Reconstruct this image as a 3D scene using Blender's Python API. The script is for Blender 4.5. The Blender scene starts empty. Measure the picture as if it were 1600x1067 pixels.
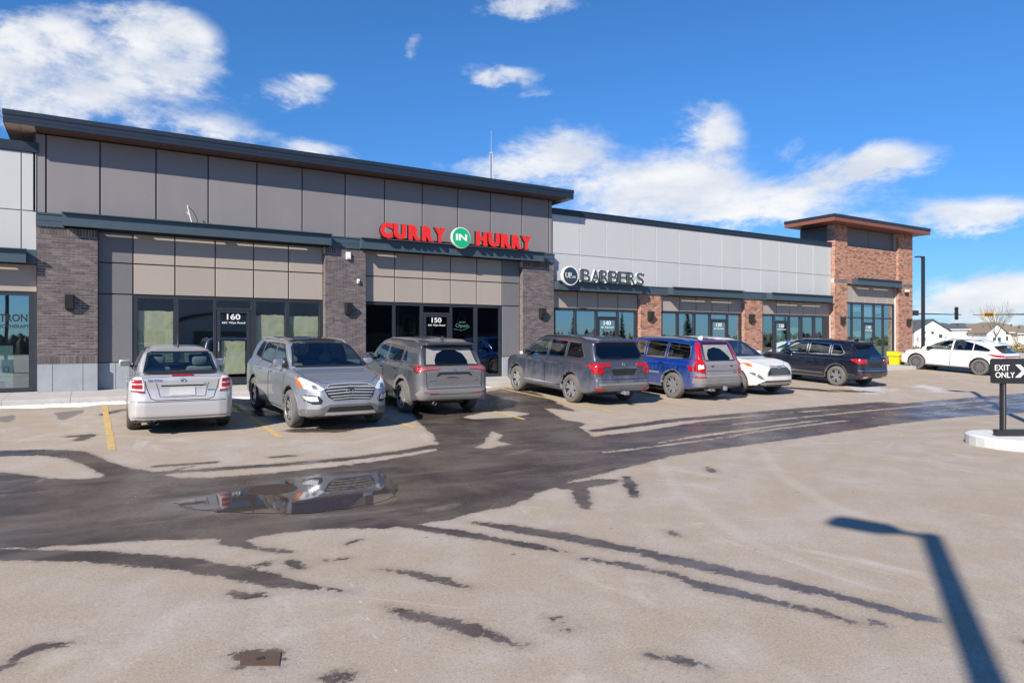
import bpy, bmesh, math, random
import numpy as np
from mathutils import Vector, Matrix
from mathutils.bvhtree import BVHTree
from mathutils.geometry import delaunay_2d_cdt

random.seed(7)
SC = bpy.context.scene
COL = SC.collection
R = math.radians

# ------------------------------------------------------------------ camera
HEAD = R(58.19)                       # angle between the shop fronts (X) and the view
FX, FY = math.cos(HEAD), math.sin(HEAD)
RX, RY = FY, -FX
CAMH = 1.3
cam_d = bpy.data.cameras.new('camera')
cam = bpy.data.objects.new('camera', cam_d)
COL.objects.link(cam)
cam_d.sensor_width = 36.0
cam_d.lens = 36.0 * 1066.7 / 1600
cam_d.shift_y = -0.0019
cam_d.clip_end = 5000
cam_d.clip_start = 0.05
cam.location = (0, 0, CAMH)
cam.rotation_euler = (R(90), 0, HEAD - R(90))
SC.camera = cam

# ------------------------------------------------------------------ light
SUNV = Vector((-1.64, -1.0, 1.25)).normalized()
sun_d = bpy.data.lights.new('sun', 'SUN')
sun_d.energy = 5.0
sun_d.angle = R(0.5)
sun_d.color = (1.0, 0.92, 0.81)
sun = bpy.data.objects.new('sun', sun_d)
COL.objects.link(sun)
sun.location = SUNV * 60
sun.rotation_euler = SUNV.to_track_quat('Z', 'Y').to_euler()

SC.view_settings.view_transform = 'Standard'
SC.view_settings.look = 'None'
SC.view_settings.exposure = 0.55
SC.view_settings.gamma = 1.0
SC.view_settings.use_curve_mapping = False
SC.render.engine = 'CYCLES'
SC.cycles.max_bounces = 8
SC.cycles.transparent_max_bounces = 16
SC.cycles.caustics_reflective = False
SC.cycles.caustics_refractive = False


class NT:
    """small helper to write node trees"""
    def __init__(self, tree):
        self.t = tree
        self.n = tree.nodes
        self.l = tree.links

    def node(self, kind, **kw):
        nd = self.n.new(kind)
        for k, v in kw.items():
            setattr(nd, k, v)
        return nd

    def put(self, sock, v):
        if isinstance(v, bpy.types.NodeSocket):
            self.l.new(v, sock)
        elif v is not None:
            if isinstance(v, (tuple, list)) and len(v) == 3 and sock.type == 'RGBA':
                v = (*v, 1)
            sock.default_value = v

    def math(self, op, a, b=None, c=None, clamp=False):
        nd = self.node('ShaderNodeMath', operation=op, use_clamp=clamp)
        for i, v in enumerate((a, b, c)):
            if v is not None:
                self.put(nd.inputs[i], v)
        return nd.outputs[0]

    def mix(self, f, a, b):
        nd = self.node('ShaderNodeMix', data_type='RGBA')
        self.put(nd.inputs[0], f)
        self.put(nd.inputs[6], a)
        self.put(nd.inputs[7], b)
        return nd.outputs[2]

    def mixf(self, f, a, b):
        nd = self.node('ShaderNodeMix', data_type='FLOAT')
        self.put(nd.inputs[0], f)
        self.put(nd.inputs[2], a)
        self.put(nd.inputs[3], b)
        return nd.outputs[0]

    def noise(self, vec, scale, detail=4, rough=0.55, dist=0.0):
        nd = self.node('ShaderNodeTexNoise')
        self.put(nd.inputs['Vector'], vec)
        nd.inputs['Scale'].default_value = scale
        nd.inputs['Detail'].default_value = detail
        nd.inputs['Roughness'].default_value = rough
        nd.inputs['Distortion'].default_value = dist
        return nd.outputs[0]

    def step(self, v, a, b):
        nd = self.node('ShaderNodeMapRange', interpolation_type='SMOOTHSTEP')
        self.put(nd.inputs[0], v)
        nd.inputs[1].default_value = a
        nd.inputs[2].default_value = b
        nd.inputs[3].default_value = 0
        nd.inputs[4].default_value = 1
        return nd.outputs[0]

    def ramp(self, v, stops):
        nd = self.node('ShaderNodeValToRGB')
        cr = nd.color_ramp
        while len(cr.elements) < len(stops):
            cr.elements.new(0.5)
        for e, (p, c) in zip(cr.elements, stops):
            e.position = p
            e.color = (*c, 1)
        self.put(nd.inputs[0], v)
        return nd.outputs[0]

    def scale(self, vec, s):
        nd = self.node('ShaderNodeVectorMath', operation='MULTIPLY')
        self.put(nd.inputs[0], vec)
        nd.inputs[1].default_value = s
        return nd.outputs[0]

    def bump(self, h, strength, dist):
        nd = self.node('ShaderNodeBump')
        self.put(nd.inputs['Height'], h)
        nd.inputs['Strength'].default_value = strength
        nd.inputs['Distance'].default_value = dist
        return nd.outputs[0]


# ------------------------------------------------------------------ world: blue sky with drifting cumulus
CL = [(-0.535,0.325,0.125,0.050,1.05),(-0.607,0.348,0.038,0.034,.8),(-0.619,0.283,0.056,0.042,1.0),(-0.445,0.373,0.045,0.040,.75),(-0.415,0.275,0.060,0.020,.85),(-0.491,0.392,0.058,0.025,0.8),(-0.295,0.332,0.045,0.014,0.68),(-0.27,0.352,0.025,0.010,0.6),(-0.291,0.26,0.065,0.017,0.9),(0.037,0.457,0.084,0.021,0.9),(-0.009,0.369,0.060,0.017,0.95),(0.089,0.287,0.07,0.034,0.8),(-0.019,0.244,0.084,0.025,0.9),(0.3,0.284,0.034,0.04,0.85),(0.194,0.222,0.117,0.042,1.15),(0.342,0.185,0.150,0.030,1.0),(0.491,0.228,0.066,0.022,1.15),(0.407,0.245,0.035,0.028,0.35),(0.547,0.151,0.075,0.025,1.0),(0.625,0.148,0.049,0.016,0.9),(0.6,0.043,0.096,0.031,1.2),(-0.14,0.412,0.02,0.03,0.55),(0.05,0.345,0.03,0.008,0.5),(0.0,0.175,0.2,0.03,0.5),(0.643,0.068,0.036,0.022,0.4),
      (1.6,0.3,0.3,0.1,0.8),(2.6,0.25,0.35,0.09,0.7),(-1.4,0.35,0.3,0.1,0.8),(-2.6,0.3,0.3,0.1,0.7)]
world = bpy.data.worlds.new('World')
SC.world = world
world.use_nodes = True
w = NT(world.node_tree)
w.n.clear()
out = w.node('ShaderNodeOutputWorld')
bg = w.node('ShaderNodeBackground')
bg.inputs[1].default_value = 0.055
w.l.new(bg.outputs[0], out.inputs[0])
sky = w.node('ShaderNodeTexSky', sky_type='NISHITA', sun_disc=False)
sky.sun_elevation = math.asin(SUNV.z)
sky.sun_rotation = math.atan2(SUNV.x, SUNV.y)
sky.air_density = 1.0
sky.dust_density = 0.05
sky.ozone_density = 2.5
hsv = w.node('ShaderNodeHueSaturation')
hsv.inputs['Hue'].default_value = 0.497
hsv.inputs['Saturation'].default_value = 1.08
hsv.inputs['Value'].default_value = 1.35
w.l.new(sky.outputs[0], hsv.inputs['Color'])
tc = w.node('ShaderNodeTexCoord')
sep = w.node('ShaderNodeSeparateXYZ')
w.l.new(tc.outputs['Generated'], sep.inputs[0])
dx, dy, dz = sep.outputs
fwd = w.math('ADD', w.math('MULTIPLY', dx, FX), w.math('MULTIPLY', dy, FY))
rgt = w.math('ADD', w.math('MULTIPLY', dx, RX), w.math('MULTIPLY', dy, RY))
uu = w.math('ARCTAN2', rgt, fwd)
vv = w.math('ARCSINE', dz)
cmb = w.node('ShaderNodeCombineXYZ')
w.put(cmb.inputs[0], uu)
w.put(cmb.inputs[1], w.math('MULTIPLY', vv, 1.9))
uv = cmb.outputs[0]
big = w.noise(uv, 5.5, 12, 0.64, 0.35)
nz2 = w.noise(uv, 24, 10, 0.66, 0.2)
uu2 = w.math('ADD', uu, w.math('MULTIPLY', w.math('SUBTRACT', big, 0.5), 0.10))
vv2 = w.math('ADD', vv, w.math('MULTIPLY', w.math('SUBTRACT', nz2, 0.5), 0.03))
tot = None
for (u0, v0, su, sv, a) in CL:
    du = w.math('DIVIDE', w.math('SUBTRACT', uu2, u0), su)
    dv = w.math('DIVIDE', w.math('SUBTRACT', vv2, v0), sv)
    q = w.math('ADD', w.math('MULTIPLY', du, du), w.math('MULTIPLY', dv, dv))
    g = w.math('MULTIPLY', w.math('EXPONENT', w.math('MULTIPLY', q, -0.75)), a)
    tot = g if tot is None else w.math('ADD', tot, g)
tot = w.math('MINIMUM', tot, 1.12)
dens = w.math('ADD', tot, w.math('MULTIPLY', w.math('SUBTRACT', w.math('ADD', w.math('MULTIPLY', big, 0.74), w.math('MULTIPLY', nz2, 0.26)), 0.5), 3.0))
mask = w.step(dens, 0.46, 1.22)
mask = w.math('MULTIPLY', mask, 0.96)
shade = w.step(w.noise(w.scale(uv, (1, 1.6, 1)), 7, 5, 0.5), 0.3, 0.75)
ccol = w.mix(shade, (12.2, 12.2, 12.2), (8.2, 8.9, 10.2))
tint = w.node('ShaderNodeVectorMath', operation='MULTIPLY')
w.put(tint.inputs[0], hsv.outputs[0])
tint.inputs[1].default_value = (0.56, 0.95, 1.36)
el = w.step(vv, -0.02, 0.42)
elf = w.mix(el, (0.66, 0.68, 0.80), (0.92, 1.02, 1.06))
t2 = w.node('ShaderNodeVectorMath', operation='MULTIPLY')
w.put(t2.inputs[0], tint.outputs[0])
w.put(t2.inputs[1], elf)
col = w.mix(mask, t2.outputs[0], ccol)
w.l.new(col, bg.inputs[0])


# ------------------------------------------------------------------ materials
def new_mat(name):
    m = bpy.data.materials.new(name)
    m.use_nodes = True
    nt = NT(m.node_tree)
    nt.n.clear()
    o = nt.node('ShaderNodeOutputMaterial')
    p = nt.node('ShaderNodeBsdfPrincipled')
    nt.l.new(p.outputs[0], o.inputs[0])
    return m, nt, p, o


def obj_co(nt):
    return nt.node('ShaderNodeTexCoord').outputs['Object']


def pos(nt):
    return nt.node('ShaderNodeNewGeometry').outputs['Position']


def M(name, c, rough=0.6, metal=0.0, var=0.12, scale=3.0, bump=0.0, bscale=60, spec=0.5, coat=0.0, streak=False, piece=0.0):
    m, nt, p, o = new_mat(name)
    v = pos(nt)
    sv = nt.scale(v, (1, 1, 0.15)) if streak else v
    n1 = nt.noise(sv, scale, 5, 0.6)
    f = nt.math('MULTIPLY_ADD', n1, 2 * var, 1 - var)
    n2 = nt.noise(v, scale * 9, 3, 0.6)
    f = nt.math('MULTIPLY', f, nt.math('MULTIPLY_ADD', n2, var, 1 - var / 2))
    if piece:
        oi = nt.node('ShaderNodeObjectInfo').outputs['Random']
        f = nt.math('MULTIPLY', f, nt.math('MULTIPLY_ADD', oi, 2 * piece, 1 - piece))
    cc = nt.node('ShaderNodeVectorMath', operation='SCALE')
    cc.inputs[0].default_value = c
    nt.put(cc.inputs['Scale'], f)
    nt.put(p.inputs['Base Color'], cc.outputs[0])
    nt.put(p.inputs['Roughness'], nt.math('MULTIPLY_ADD', n1, 0.2, rough - 0.1, clamp=True))
    p.inputs['Metallic'].default_value = metal
    p.inputs['Specular IOR Level'].default_value = spec
    p.inputs['Coat Weight'].default_value = coat
    p.inputs['Coat Roughness'].default_value = 0.05
    if bump:
        nt.put(p.inputs['Normal'], nt.bump(nt.noise(v, bscale, 4, 0.6), 0.6, bump))
    return m


def brick_mat(name, stops, mortar=False, per_object=False):
    m, nt, p, o = new_mat(name)
    if per_object:
        rnd = nt.node('ShaderNodeObjectInfo').outputs['Random']
    else:
        rnd = nt.node('ShaderNodeNewGeometry').outputs['Random Per Island']
    c = nt.ramp(rnd, stops)
    n = nt.noise(pos(nt), 35, 4, 0.7)
    sc = nt.node('ShaderNodeVectorMath', operation='SCALE')
    nt.put(sc.inputs[0], c)
    nt.put(sc.inputs['Scale'], nt.math('MULTIPLY_ADD', n, 0.5, 0.75))
    nt.put(p.inputs['Base Color'], sc.outputs[0])
    p.inputs['Roughness'].default_value = 0.85
    nt.put(p.inputs['Normal'], nt.bump(nt.noise(pos(nt), 150, 3, 0.6), 0.5, 0.002))
    return m


GB = [(0.0, (0.082, 0.066, 0.066)), (0.3, (0.112, 0.090, 0.088)), (0.7, (0.132, 0.106, 0.102)), (1.0, (0.17, 0.14, 0.134))]
OB = [(0.0, (0.15, 0.085, 0.07)), (0.12, (0.24, 0.12, 0.085)), (0.25, (0.36, 0.165, 0.10)), (0.7, (0.43, 0.21, 0.125)), (1.0, (0.48, 0.29, 0.20))]
M_GB = brick_mat('grey_brown_brick', GB)
M_GBO = brick_mat('grey_brown_brick_single', GB, per_object=True)
M_OB = brick_mat('orange_brick', OB)
M_DB = brick_mat('dark_brick', [(0, (0.12, 0.10, 0.10)), (1, (0.2, 0.165, 0.155))])
M_MORTAR = M('mortar', (0.56, 0.49, 0.46), 0.95, bump=0.002)
M_BROWN = M('brown_metal_panel', (0.212, 0.20, 0.205), 0.55, var=0.07, piece=0.05, scale=1.5, streak=True)
M_CHAR = M('charcoal_panel', (0.155, 0.152, 0.158), 0.55, var=0.05, piece=0.04)
M_TAN = M('tan_metal_panel', (0.355, 0.305, 0.26), 0.5, var=0.06, piece=0.04, scale=1.5, streak=True)
M_GREY = M('pale_grey_panel', (0.49, 0.495, 0.49), 0.5, var=0.04, piece=0.02, scale=1.2, streak=True)
M_JOINT = M('dark_joint', (0.03, 0.035, 0.045), 0.6)
M_GJOINT = M('grey_joint', (0.34, 0.38, 0.45), 0.5)
M_BELT = M('blue_grey_flashing', (0.052, 0.078, 0.098), 0.42, var=0.08, spec=0.6)
M_SOFFIT_LIT = M('bounce_lit_soffit', (0.50, 0.38, 0.30), 0.6)  # paler copy of the soffit colour, with bounced light painted in
M_FASCIA = M('dark_blue_fascia', (0.016, 0.023, 0.036), 0.4, var=0.08, spec=0.6)
M_WOODMET = M('wood_look_soffit', (0.21, 0.075, 0.045), 0.5, var=0.2, scale=4)
M_SOFFIT_SHADE = M('shaded_soffit', (0.10, 0.052, 0.04), 0.55, var=0.1)  # same soffit, colour darkened to imitate shade under the front eave
M_ALU = M('dark_window_frame', (0.028, 0.032, 0.04), 0.4, var=0.1)
M_CONC = M('grey_concrete_panel', (0.31, 0.33, 0.355), 0.85, var=0.22, scale=2.5, bump=0.002)
M_WALK = M('sidewalk_concrete', (0.44, 0.415, 0.385), 0.9, var=0.22, scale=2.5, bump=0.003)
M_WHITE = M('white_plastic', (0.8, 0.8, 0.78), 0.4, var=0.03)
M_BLACKM = M('black_metal', (0.02, 0.021, 0.024), 0.4, var=0.2)
M_RED = M('red_letter_face', (0.75, 0.028, 0.022), 0.35, var=0.03)
M_REDSIDE = M('black_letter_side', (0.02, 0.015, 0.015), 0.4)
M_GREEN = M('green_disc_face', (0.01, 0.42, 0.17), 0.35, var=0.03)
M_NAVY = M('navy_disc_face', (0.03, 0.045, 0.07), 0.35)
M_LETTERGREY = M('slate_letter_face', (0.055, 0.075, 0.10), 0.4)
M_PAPER = M('yellow_green_paper', (0.88, 0.84, 0.60), 0.9, var=0.2, scale=5, bump=0.03, bscale=7)
M_INT = M('interior_plaster', (0.42, 0.42, 0.40), 0.9)
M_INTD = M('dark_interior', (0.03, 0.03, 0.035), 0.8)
M_INTF = M('interior_floor', (0.2, 0.19, 0.18), 0.6)
M_YEL = M('yellow_plastic', (0.85, 0.58, 0.02), 0.45, var=0.06)
M_ISL = M('painted_kerb_concrete', (0.60, 0.60, 0.585), 0.9, var=0.22, scale=5, bump=0.004, bscale=40)
M_SNOWM = M('old_snow', (0.82, 0.84, 0.88), 0.7, var=0.06, scale=9, bump=0.02, bscale=30)
M_TANK = M('siding_white', (0.72, 0.73, 0.74), 0.7, var=0.04)
M_SID2 = M('siding_cream', (0.66, 0.64, 0.58), 0.7, var=0.04)
M_ROOFD = M('dark_shingle', (0.085, 0.09, 0.10), 0.9, var=0.25, scale=4)
M_ROOFB = M('brown_shingle', (0.22, 0.17, 0.125), 0.9, var=0.25, scale=4)
M_WIN = M('dark_house_window', (0.05, 0.06, 0.07), 0.2)
M_BARK = M('grey_bark', (0.16, 0.13, 0.10), 0.9)
M_SPR = M('spruce_needles', (0.035, 0.06, 0.03), 0.9, var=0.4, scale=3)
M_TREEL = M('dull_tree_line', (0.10, 0.09, 0.055), 0.95, var=0.4, scale=0.5)
M_BUSH = M('dry_shrub', (0.22, 0.19, 0.06), 0.9, var=0.4, scale=6)
M_MINT = M('mint_notice_paper', (0.50, 0.72, 0.64), 0.8, var=0.08)
M_NOTW = M('white_notice_paper', (0.75, 0.77, 0.74), 0.8, var=0.08)
M_GRNLOW = M('painted_lawn_reflection', (0.36, 0.46, 0.18), 0.7, var=0.15)  # green of mirrored lawn, painted onto sheets behind the glass
M_BLUE = M('blue_sign_face', (0.02, 0.16, 0.55), 0.4)
M_GALV = M('galvanised_steel', (0.35, 0.37, 0.39), 0.45, metal=0.6)
M_COVER = M('rusty_brown_cover', (0.10, 0.062, 0.04), 0.8, var=0.35, scale=30, bump=0.004, bscale=90)
M_IRON = M('wet_iron', (0.06, 0.04, 0.032), 0.3, var=0.3, scale=20)
M_DARKPIC = M('green_picture', (0.03, 0.13, 0.07), 0.6, var=0.4, scale=20)
M_GOLD = M('gold_paint', (0.5, 0.36, 0.10), 0.5)
M_WOODF = M('pale_frame', (0.42, 0.45, 0.36), 0.6)
M_GREYMAST = M('faded_mast_steel', (0.32, 0.36, 0.42), 0.6)


def glass_mat(name, tint, refl, dirt=0.0, gcol=(0.93, 0.97, 1)):
    m = bpy.data.materials.new(name)
    m.use_nodes = True
    nt = NT(m.node_tree)
    nt.n.clear()
    o = nt.node('ShaderNodeOutputMaterial')
    tr = nt.node('ShaderNodeBsdfTransparent')
    tr.inputs[0].default_value = (*tint, 1)
    gl = nt.node('ShaderNodeBsdfGlossy')
    gl.inputs['Roughness'].default_value = 0.01
    gl.inputs['Color'].default_value = (*gcol, 1)
    lw = nt.node('ShaderNodeLayerWeight')
    lw.inputs[0].default_value = 0.5
    f = nt.math('POWER', lw.outputs['Facing'], 3.0)
    f = nt.math('MULTIPLY_ADD', f, 1.0 - refl, refl, clamp=True)
    n = nt.noise(pos(nt), 0.9, 2, 0.5)
    nt.put(gl.inputs['Normal'], nt.bump(n, 0.03, 0.03))
    mx = nt.node('ShaderNodeMixShader')
    nt.put(mx.inputs[0], f)
    nt.l.new(tr.outputs[0], mx.inputs[1])
    nt.l.new(gl.outputs[0], mx.inputs[2])
    last = mx.outputs[0]
    if dirt:
        df = nt.node('ShaderNodeBsdfDiffuse')
        df.inputs[0].default_value = (0.36, 0.35, 0.34, 1)
        m2 = nt.node('ShaderNodeMixShader')
        nt.put(m2.inputs[0], nt.math('MULTIPLY_ADD', nt.noise(obj_co(nt), 5, 5, 0.6), dirt * 0.8, dirt * 0.6, clamp=True))
        nt.l.new(last, m2.inputs[1])
        nt.l.new(df.outputs[0], m2.inputs[2])
        last = m2.outputs[0]
    nt.l.new(last, o.inputs[0])
    return m


G_SHOP = glass_mat('shop_glass', (0.92, 0.95, 0.92), 0.18)
G_SHOPD = glass_mat('dark_shop_glass', (0.40, 0.46, 0.47), 0.11)
G_SHOPR = glass_mat('coated_shop_glass', (0.42, 0.5, 0.52), 0.55, 0.0, (0.80, 0.92, 1.0))
G_SHOPM = glass_mat('lighter_shop_glass', (0.85, 0.92, 0.92), 0.34, 0.0, (0.80, 0.92, 1.0))
G_CAR = glass_mat('car_glass', (0.55, 0.66, 0.63), 0.07)
G_CARD = glass_mat('tinted_car_glass', (0.06, 0.065, 0.075), 0.07)
G_CARDIRTY = glass_mat('dusty_car_glass', (0.1, 0.1, 0.11), 0.06, dirt=0.75)


# ------------------------------------------------------------------ mesh helpers
def tag(o, label=None, cat=None, group=None, kind=None):
    for k, v in (('label', label), ('category', cat), ('group', group), ('kind', kind)):
        if v:
            o[k] = v
    return o


def empty(name, loc, label, cat, group=None, rot=(0, 0, 0)):
    o = bpy.data.objects.new(name, None)
    o.empty_display_size = 0.3
    o.location = loc
    o.rotation_euler = rot
    COL.objects.link(o)
    return tag(o, label, cat, group)


class MB:
    def __init__(self):
        self.v = []
        self.f = []
        self.mi = []
        self.cur = 0

    def add(self, vs, fs):
        b = len(self.v)
        self.v += [tuple(p) for p in vs]
        self.f += [tuple(b + i for i in f) for f in fs]
        self.mi += [self.cur] * len(fs)
        return self

    def box(self, x0, x1, y0, y1, z0, z1):
        vs = [(x, y, z) for x in (x0, x1) for y in (y0, y1) for z in (z0, z1)]
        return self.add(vs, [(0, 1, 3, 2), (4, 6, 7, 5), (0, 4, 5, 1), (2, 3, 7, 6), (0, 2, 6, 4), (1, 5, 7, 3)])

    def boxm(self, mat, sx, sy, sz):
        vs = [mat @ Vector((x * sx / 2, y * sy / 2, z * sz / 2)) for x in (-1, 1) for y in (-1, 1) for z in (-1, 1)]
        return self.add(vs, [(0, 1, 3, 2), (4, 6, 7, 5), (0, 4, 5, 1), (2, 3, 7, 6), (0, 2, 6, 4), (1, 5, 7, 3)])

    def prism(self, poly, a0, a1, axis='y'):
        """extrude a 2D polygon: axis y -> poly in (x,z); x -> (y,z); z -> (x,y)"""
        def P(p, a):
            return {'y': (p[0], a, p[1]), 'x': (a, p[0], p[1]), 'z': (p[0], p[1], a)}[axis]
        n = len(poly)
        vs = [P(p, a0) for p in poly] + [P(p, a1) for p in poly]
        fs = [tuple(range(n)), tuple(range(2 * n - 1, n - 1, -1))] + [(i, i + n, (i + 1) % n + n, (i + 1) % n) for i in range(n)]
        return self.add(vs, fs)

    def tube(self, pts, r, n=8, cap=True):
        pts = [Vector(p) for p in pts]
        rs = r if isinstance(r, (list, tuple)) else [r] * len(pts)
        vs = []
        for i, p in enumerate(pts):
            d = (pts[min(i + 1, len(pts) - 1)] - pts[max(i - 1, 0)]).normalized()
            a = d.orthogonal().normalized() if i == 0 else (a - d * a.dot(d)).normalized()
            b = d.cross(a)
            vs += [p + (a * math.cos(t) + b * math.sin(t)) * rs[i] for t in (2 * math.pi * k / n for k in range(n))]
        fs = [(i * n + k, i * n + (k + 1) % n, (i + 1) * n + (k + 1) % n, (i + 1) * n + k) for i in range(len(pts) - 1) for k in range(n)]
        if cap:
            fs += [tuple(range(n - 1, -1, -1)), tuple(range((len(pts) - 1) * n, len(pts) * n))]
        return self.add(vs, fs)

    def lathe(self, prof, c, axis='y', n=28, caps=True):
        """prof: (along, radius)"""
        c = Vector(c)
        vs = []
        for a, r in prof:
            for k in range(n):
                t = 2 * math.pi * k / n
                q = {'y': (r * math.cos(t), a, r * math.sin(t)), 'z': (r * math.cos(t), r * math.sin(t), a), 'x': (a, r * math.cos(t), r * math.sin(t))}[axis]
                vs.append(c + Vector(q))
        m = len(prof)
        fs = [(i * n + k, i * n + (k + 1) % n, (i + 1) * n + (k + 1) % n, (i + 1) * n + k) for i in range(m - 1) for k in range(n)]
        if prof[0][1] > 0 and caps:
            fs.append(tuple(range(n - 1, -1, -1)))
        if prof[-1][1] > 0 and caps:
            fs.append(tuple(range((m - 1) * n, m * n)))
        return self.add(vs, fs)

    def rbox(self, c, s, bev, rot=None, seg=2):
        bm = bmesh.new()
        bmesh.ops.create_cube(bm, size=1)
        for v in bm.verts:
            v.co = Vector((v.co.x * s[0], v.co.y * s[1], v.co.z * s[2]))
        bmesh.ops.bevel(bm, geom=list(bm.edges), offset=bev, segments=seg, affect='EDGES', profile=0.5)
        mt = Matrix.Translation(c) @ (rot or Matrix.Identity(4))
        bm.verts.index_update()
        self.add([mt @ v.co for v in bm.verts], [[v.index for v in f.verts] for f in bm.faces])
        bm.free()
        return self

    def build(self, name, mats, parent=None, smooth=False, kind=None, label=None, world=True):
        me = bpy.data.meshes.new(name)
        me.from_pydata(self.v, [], self.f)
        if not isinstance(mats, (list, tuple)):
            mats = [mats]
        for m in mats:
            me.materials.append(m)
        if len(mats) > 1:
            me.polygons.foreach_set('material_index', self.mi)
        bm = bmesh.new()
        bm.from_mesh(me)
        bmesh.ops.recalc_face_normals(bm, faces=bm.faces)
        bm.to_mesh(me)
        bm.free()
        if smooth:
            me.shade_smooth()
            if smooth != 'all':
                try:
                    me.set_sharp_from_angle(angle=R(38))
                except Exception:
                    pass
        o = bpy.data.objects.new(name, me)
        COL.objects.link(o)
        if parent is not None:
            o.parent = parent
            if world:
                p = parent
                off = Vector((0, 0, 0))
                while p is not None:
                    off += p.location
                    p = p.parent
                o.location = -off
        if kind:
            o['kind'] = kind
        if label:
            o['label'] = label
        return o


def text_geo(s, bold=0.0):
    """flat outline triangles of a line of lettering, normalised to width 1 x height 1"""
    cu = bpy.data.curves.new('lettering', 'FONT')
    cu.body = s
    cu.size = 1
    cu.offset = bold
    cu.extrude = 0.5
    cu.resolution_u = 3
    to = bpy.data.objects.new('lettering', cu)
    COL.objects.link(to)
    dg = bpy.context.evaluated_depsgraph_get()
    ev = to.evaluated_get(dg)
    me = ev.to_mesh()
    vs = [v.co.copy() for v in me.vertices]
    fs = [tuple(p.vertices) for p in me.polygons]
    ev.to_mesh_clear()
    bpy.data.objects.remove(to)
    bpy.data.curves.remove(cu)
    x0, x1 = min(v.x for v in vs), max(v.x for v in vs)
    y0, y1 = min(v.y for v in vs), max(v.y for v in vs)
    return [((v.x - x0) / (x1 - x0), (v.y - y0) / (y1 - y0), v.z) for v in vs], fs


_tg = {}


def put_text(mb, s, x0, x1, z0, z1, y, depth=0.004, bold=0.0, frame=None):
    """lettering on a face looking to -Y (or in the given frame: matrix with x right, z up, -y out)"""
    key = (s, bold)
    if key not in _tg:
        _tg[key] = text_geo(s, bold)
    vs, fs = _tg[key]
    pv = [Vector((x0 + a * (x1 - x0), y - (c + 0.5) * depth, z0 + b * (z1 - z0))) for a, b, c in vs]
    if frame is not None:
        pv = [frame @ p for p in pv]
    mb.add(pv, fs)
    return mb


# ------------------------------------------------------------------ ground shape
KERB_Y = 18.3


def zg0(X, Y):
    s = .04 + .0006 * min(max(X, 0), 40)
    if Y >= KERB_Y:
        return -.18
    if Y >= 8.5:
        return -.18 - s * (KERB_Y - Y)
    return -.18 - s * (KERB_Y - 8.5) + .012 * max(8.5 - Y, -30) if Y > -20 else -.18 - s * 9.8 + .012 * 28.5


# wet tarmac, dry islands, tyre tracks, puddle and melting snow: outlines on the ground in metres
WET=[(-2.43,12.11),(-1.58,12.75),(-1.15,12.96),(-0.53,12.78),(-0.03,12.37),(0.26,11.36),(0.5,10.84),(0.75,10.42),(0.98,9.98),(1.38,9.79),(2.11,9.77),(3.01,9.8),(3.82,9.86),(4.31,10.01),(4.91,10.24),(5.17,10.81),(5.45,11.51),(5.57,12.07),(5.8,12.99),(6.36,14.79),(7.98,16.05),(10.95,18.03),(11.24,16.86),(10.5,14.69),(9.91,12.94),(9.8,13.44),(9.55,13.9),(9.22,13.1),(8.89,12.2),(8.98,11.5),(8.54,11.16),(8.15,10.21),(10.4,10.4),(13.93,10.74),(18.28,10.94),(21.6,10.93),(28.19,11.0),(45.93,10.02),(32.4,7.07),(21.69,8.46),(18.9,8.78),(15.92,8.76),(11.95,8.47),(9.06,8.29),(8.18,8.18),(6.49,7.64),(5.58,7.36),(4.68,6.95),(4.06,6.54),(3.55,6.51),(3.16,6.35),(2.74,6.37),(2.47,6.37),(2.27,6.55),(1.94,6.71),(1.79,6.74),(1.46,6.74),(1.19,6.68),(0.97,6.89),(0.51,7.15),(0.11,7.28),(-0.38,7.43),(-0.67,7.59),(-1.6,7.97)]
DRY=[[(-2.38,11.88),(-1.1,12.47),(-0.63,12.34),(-0.27,11.91),(0.09,10.86),(0.21,10.35),(-0.06,10.4),(-0.41,10.62),(-0.85,11.12),(-1.0,11.32),(-2.18,10.87)],[(5.58,10.19),(6.0,10.58),(6.68,11.52),(6.63,11.01),(6.24,10.61),(6.31,10.18),(5.72,10.0)],[(10.42,14.72),(10.46,13.67),(10.69,11.48),(10.34,11.52),(9.97,13.15)],[(6.92,13.28),(7.89,13.85),(8.51,13.71),(8.71,13.19),(7.98,12.86),(7.05,12.94)],[(7.35,8.98),(9.22,9.06),(11.59,9.25),(11.52,9.19),(9.12,8.96),(7.33,8.88)],[(9.77,9.1),(12.0,9.41),(15.26,9.61),(15.32,9.49),(11.86,9.3)],[(8.57,9.2),(10.2,9.51),(14.38,9.85),(14.78,9.79),(10.21,9.35)],[(12,10.25),(18,10.45),(27,10.4),(27,10.3),(18,10.33),(12,10.15)],[(16,9.6),(22,9.7),(28,9.4),(28,9.3),(22,9.6)]]
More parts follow.
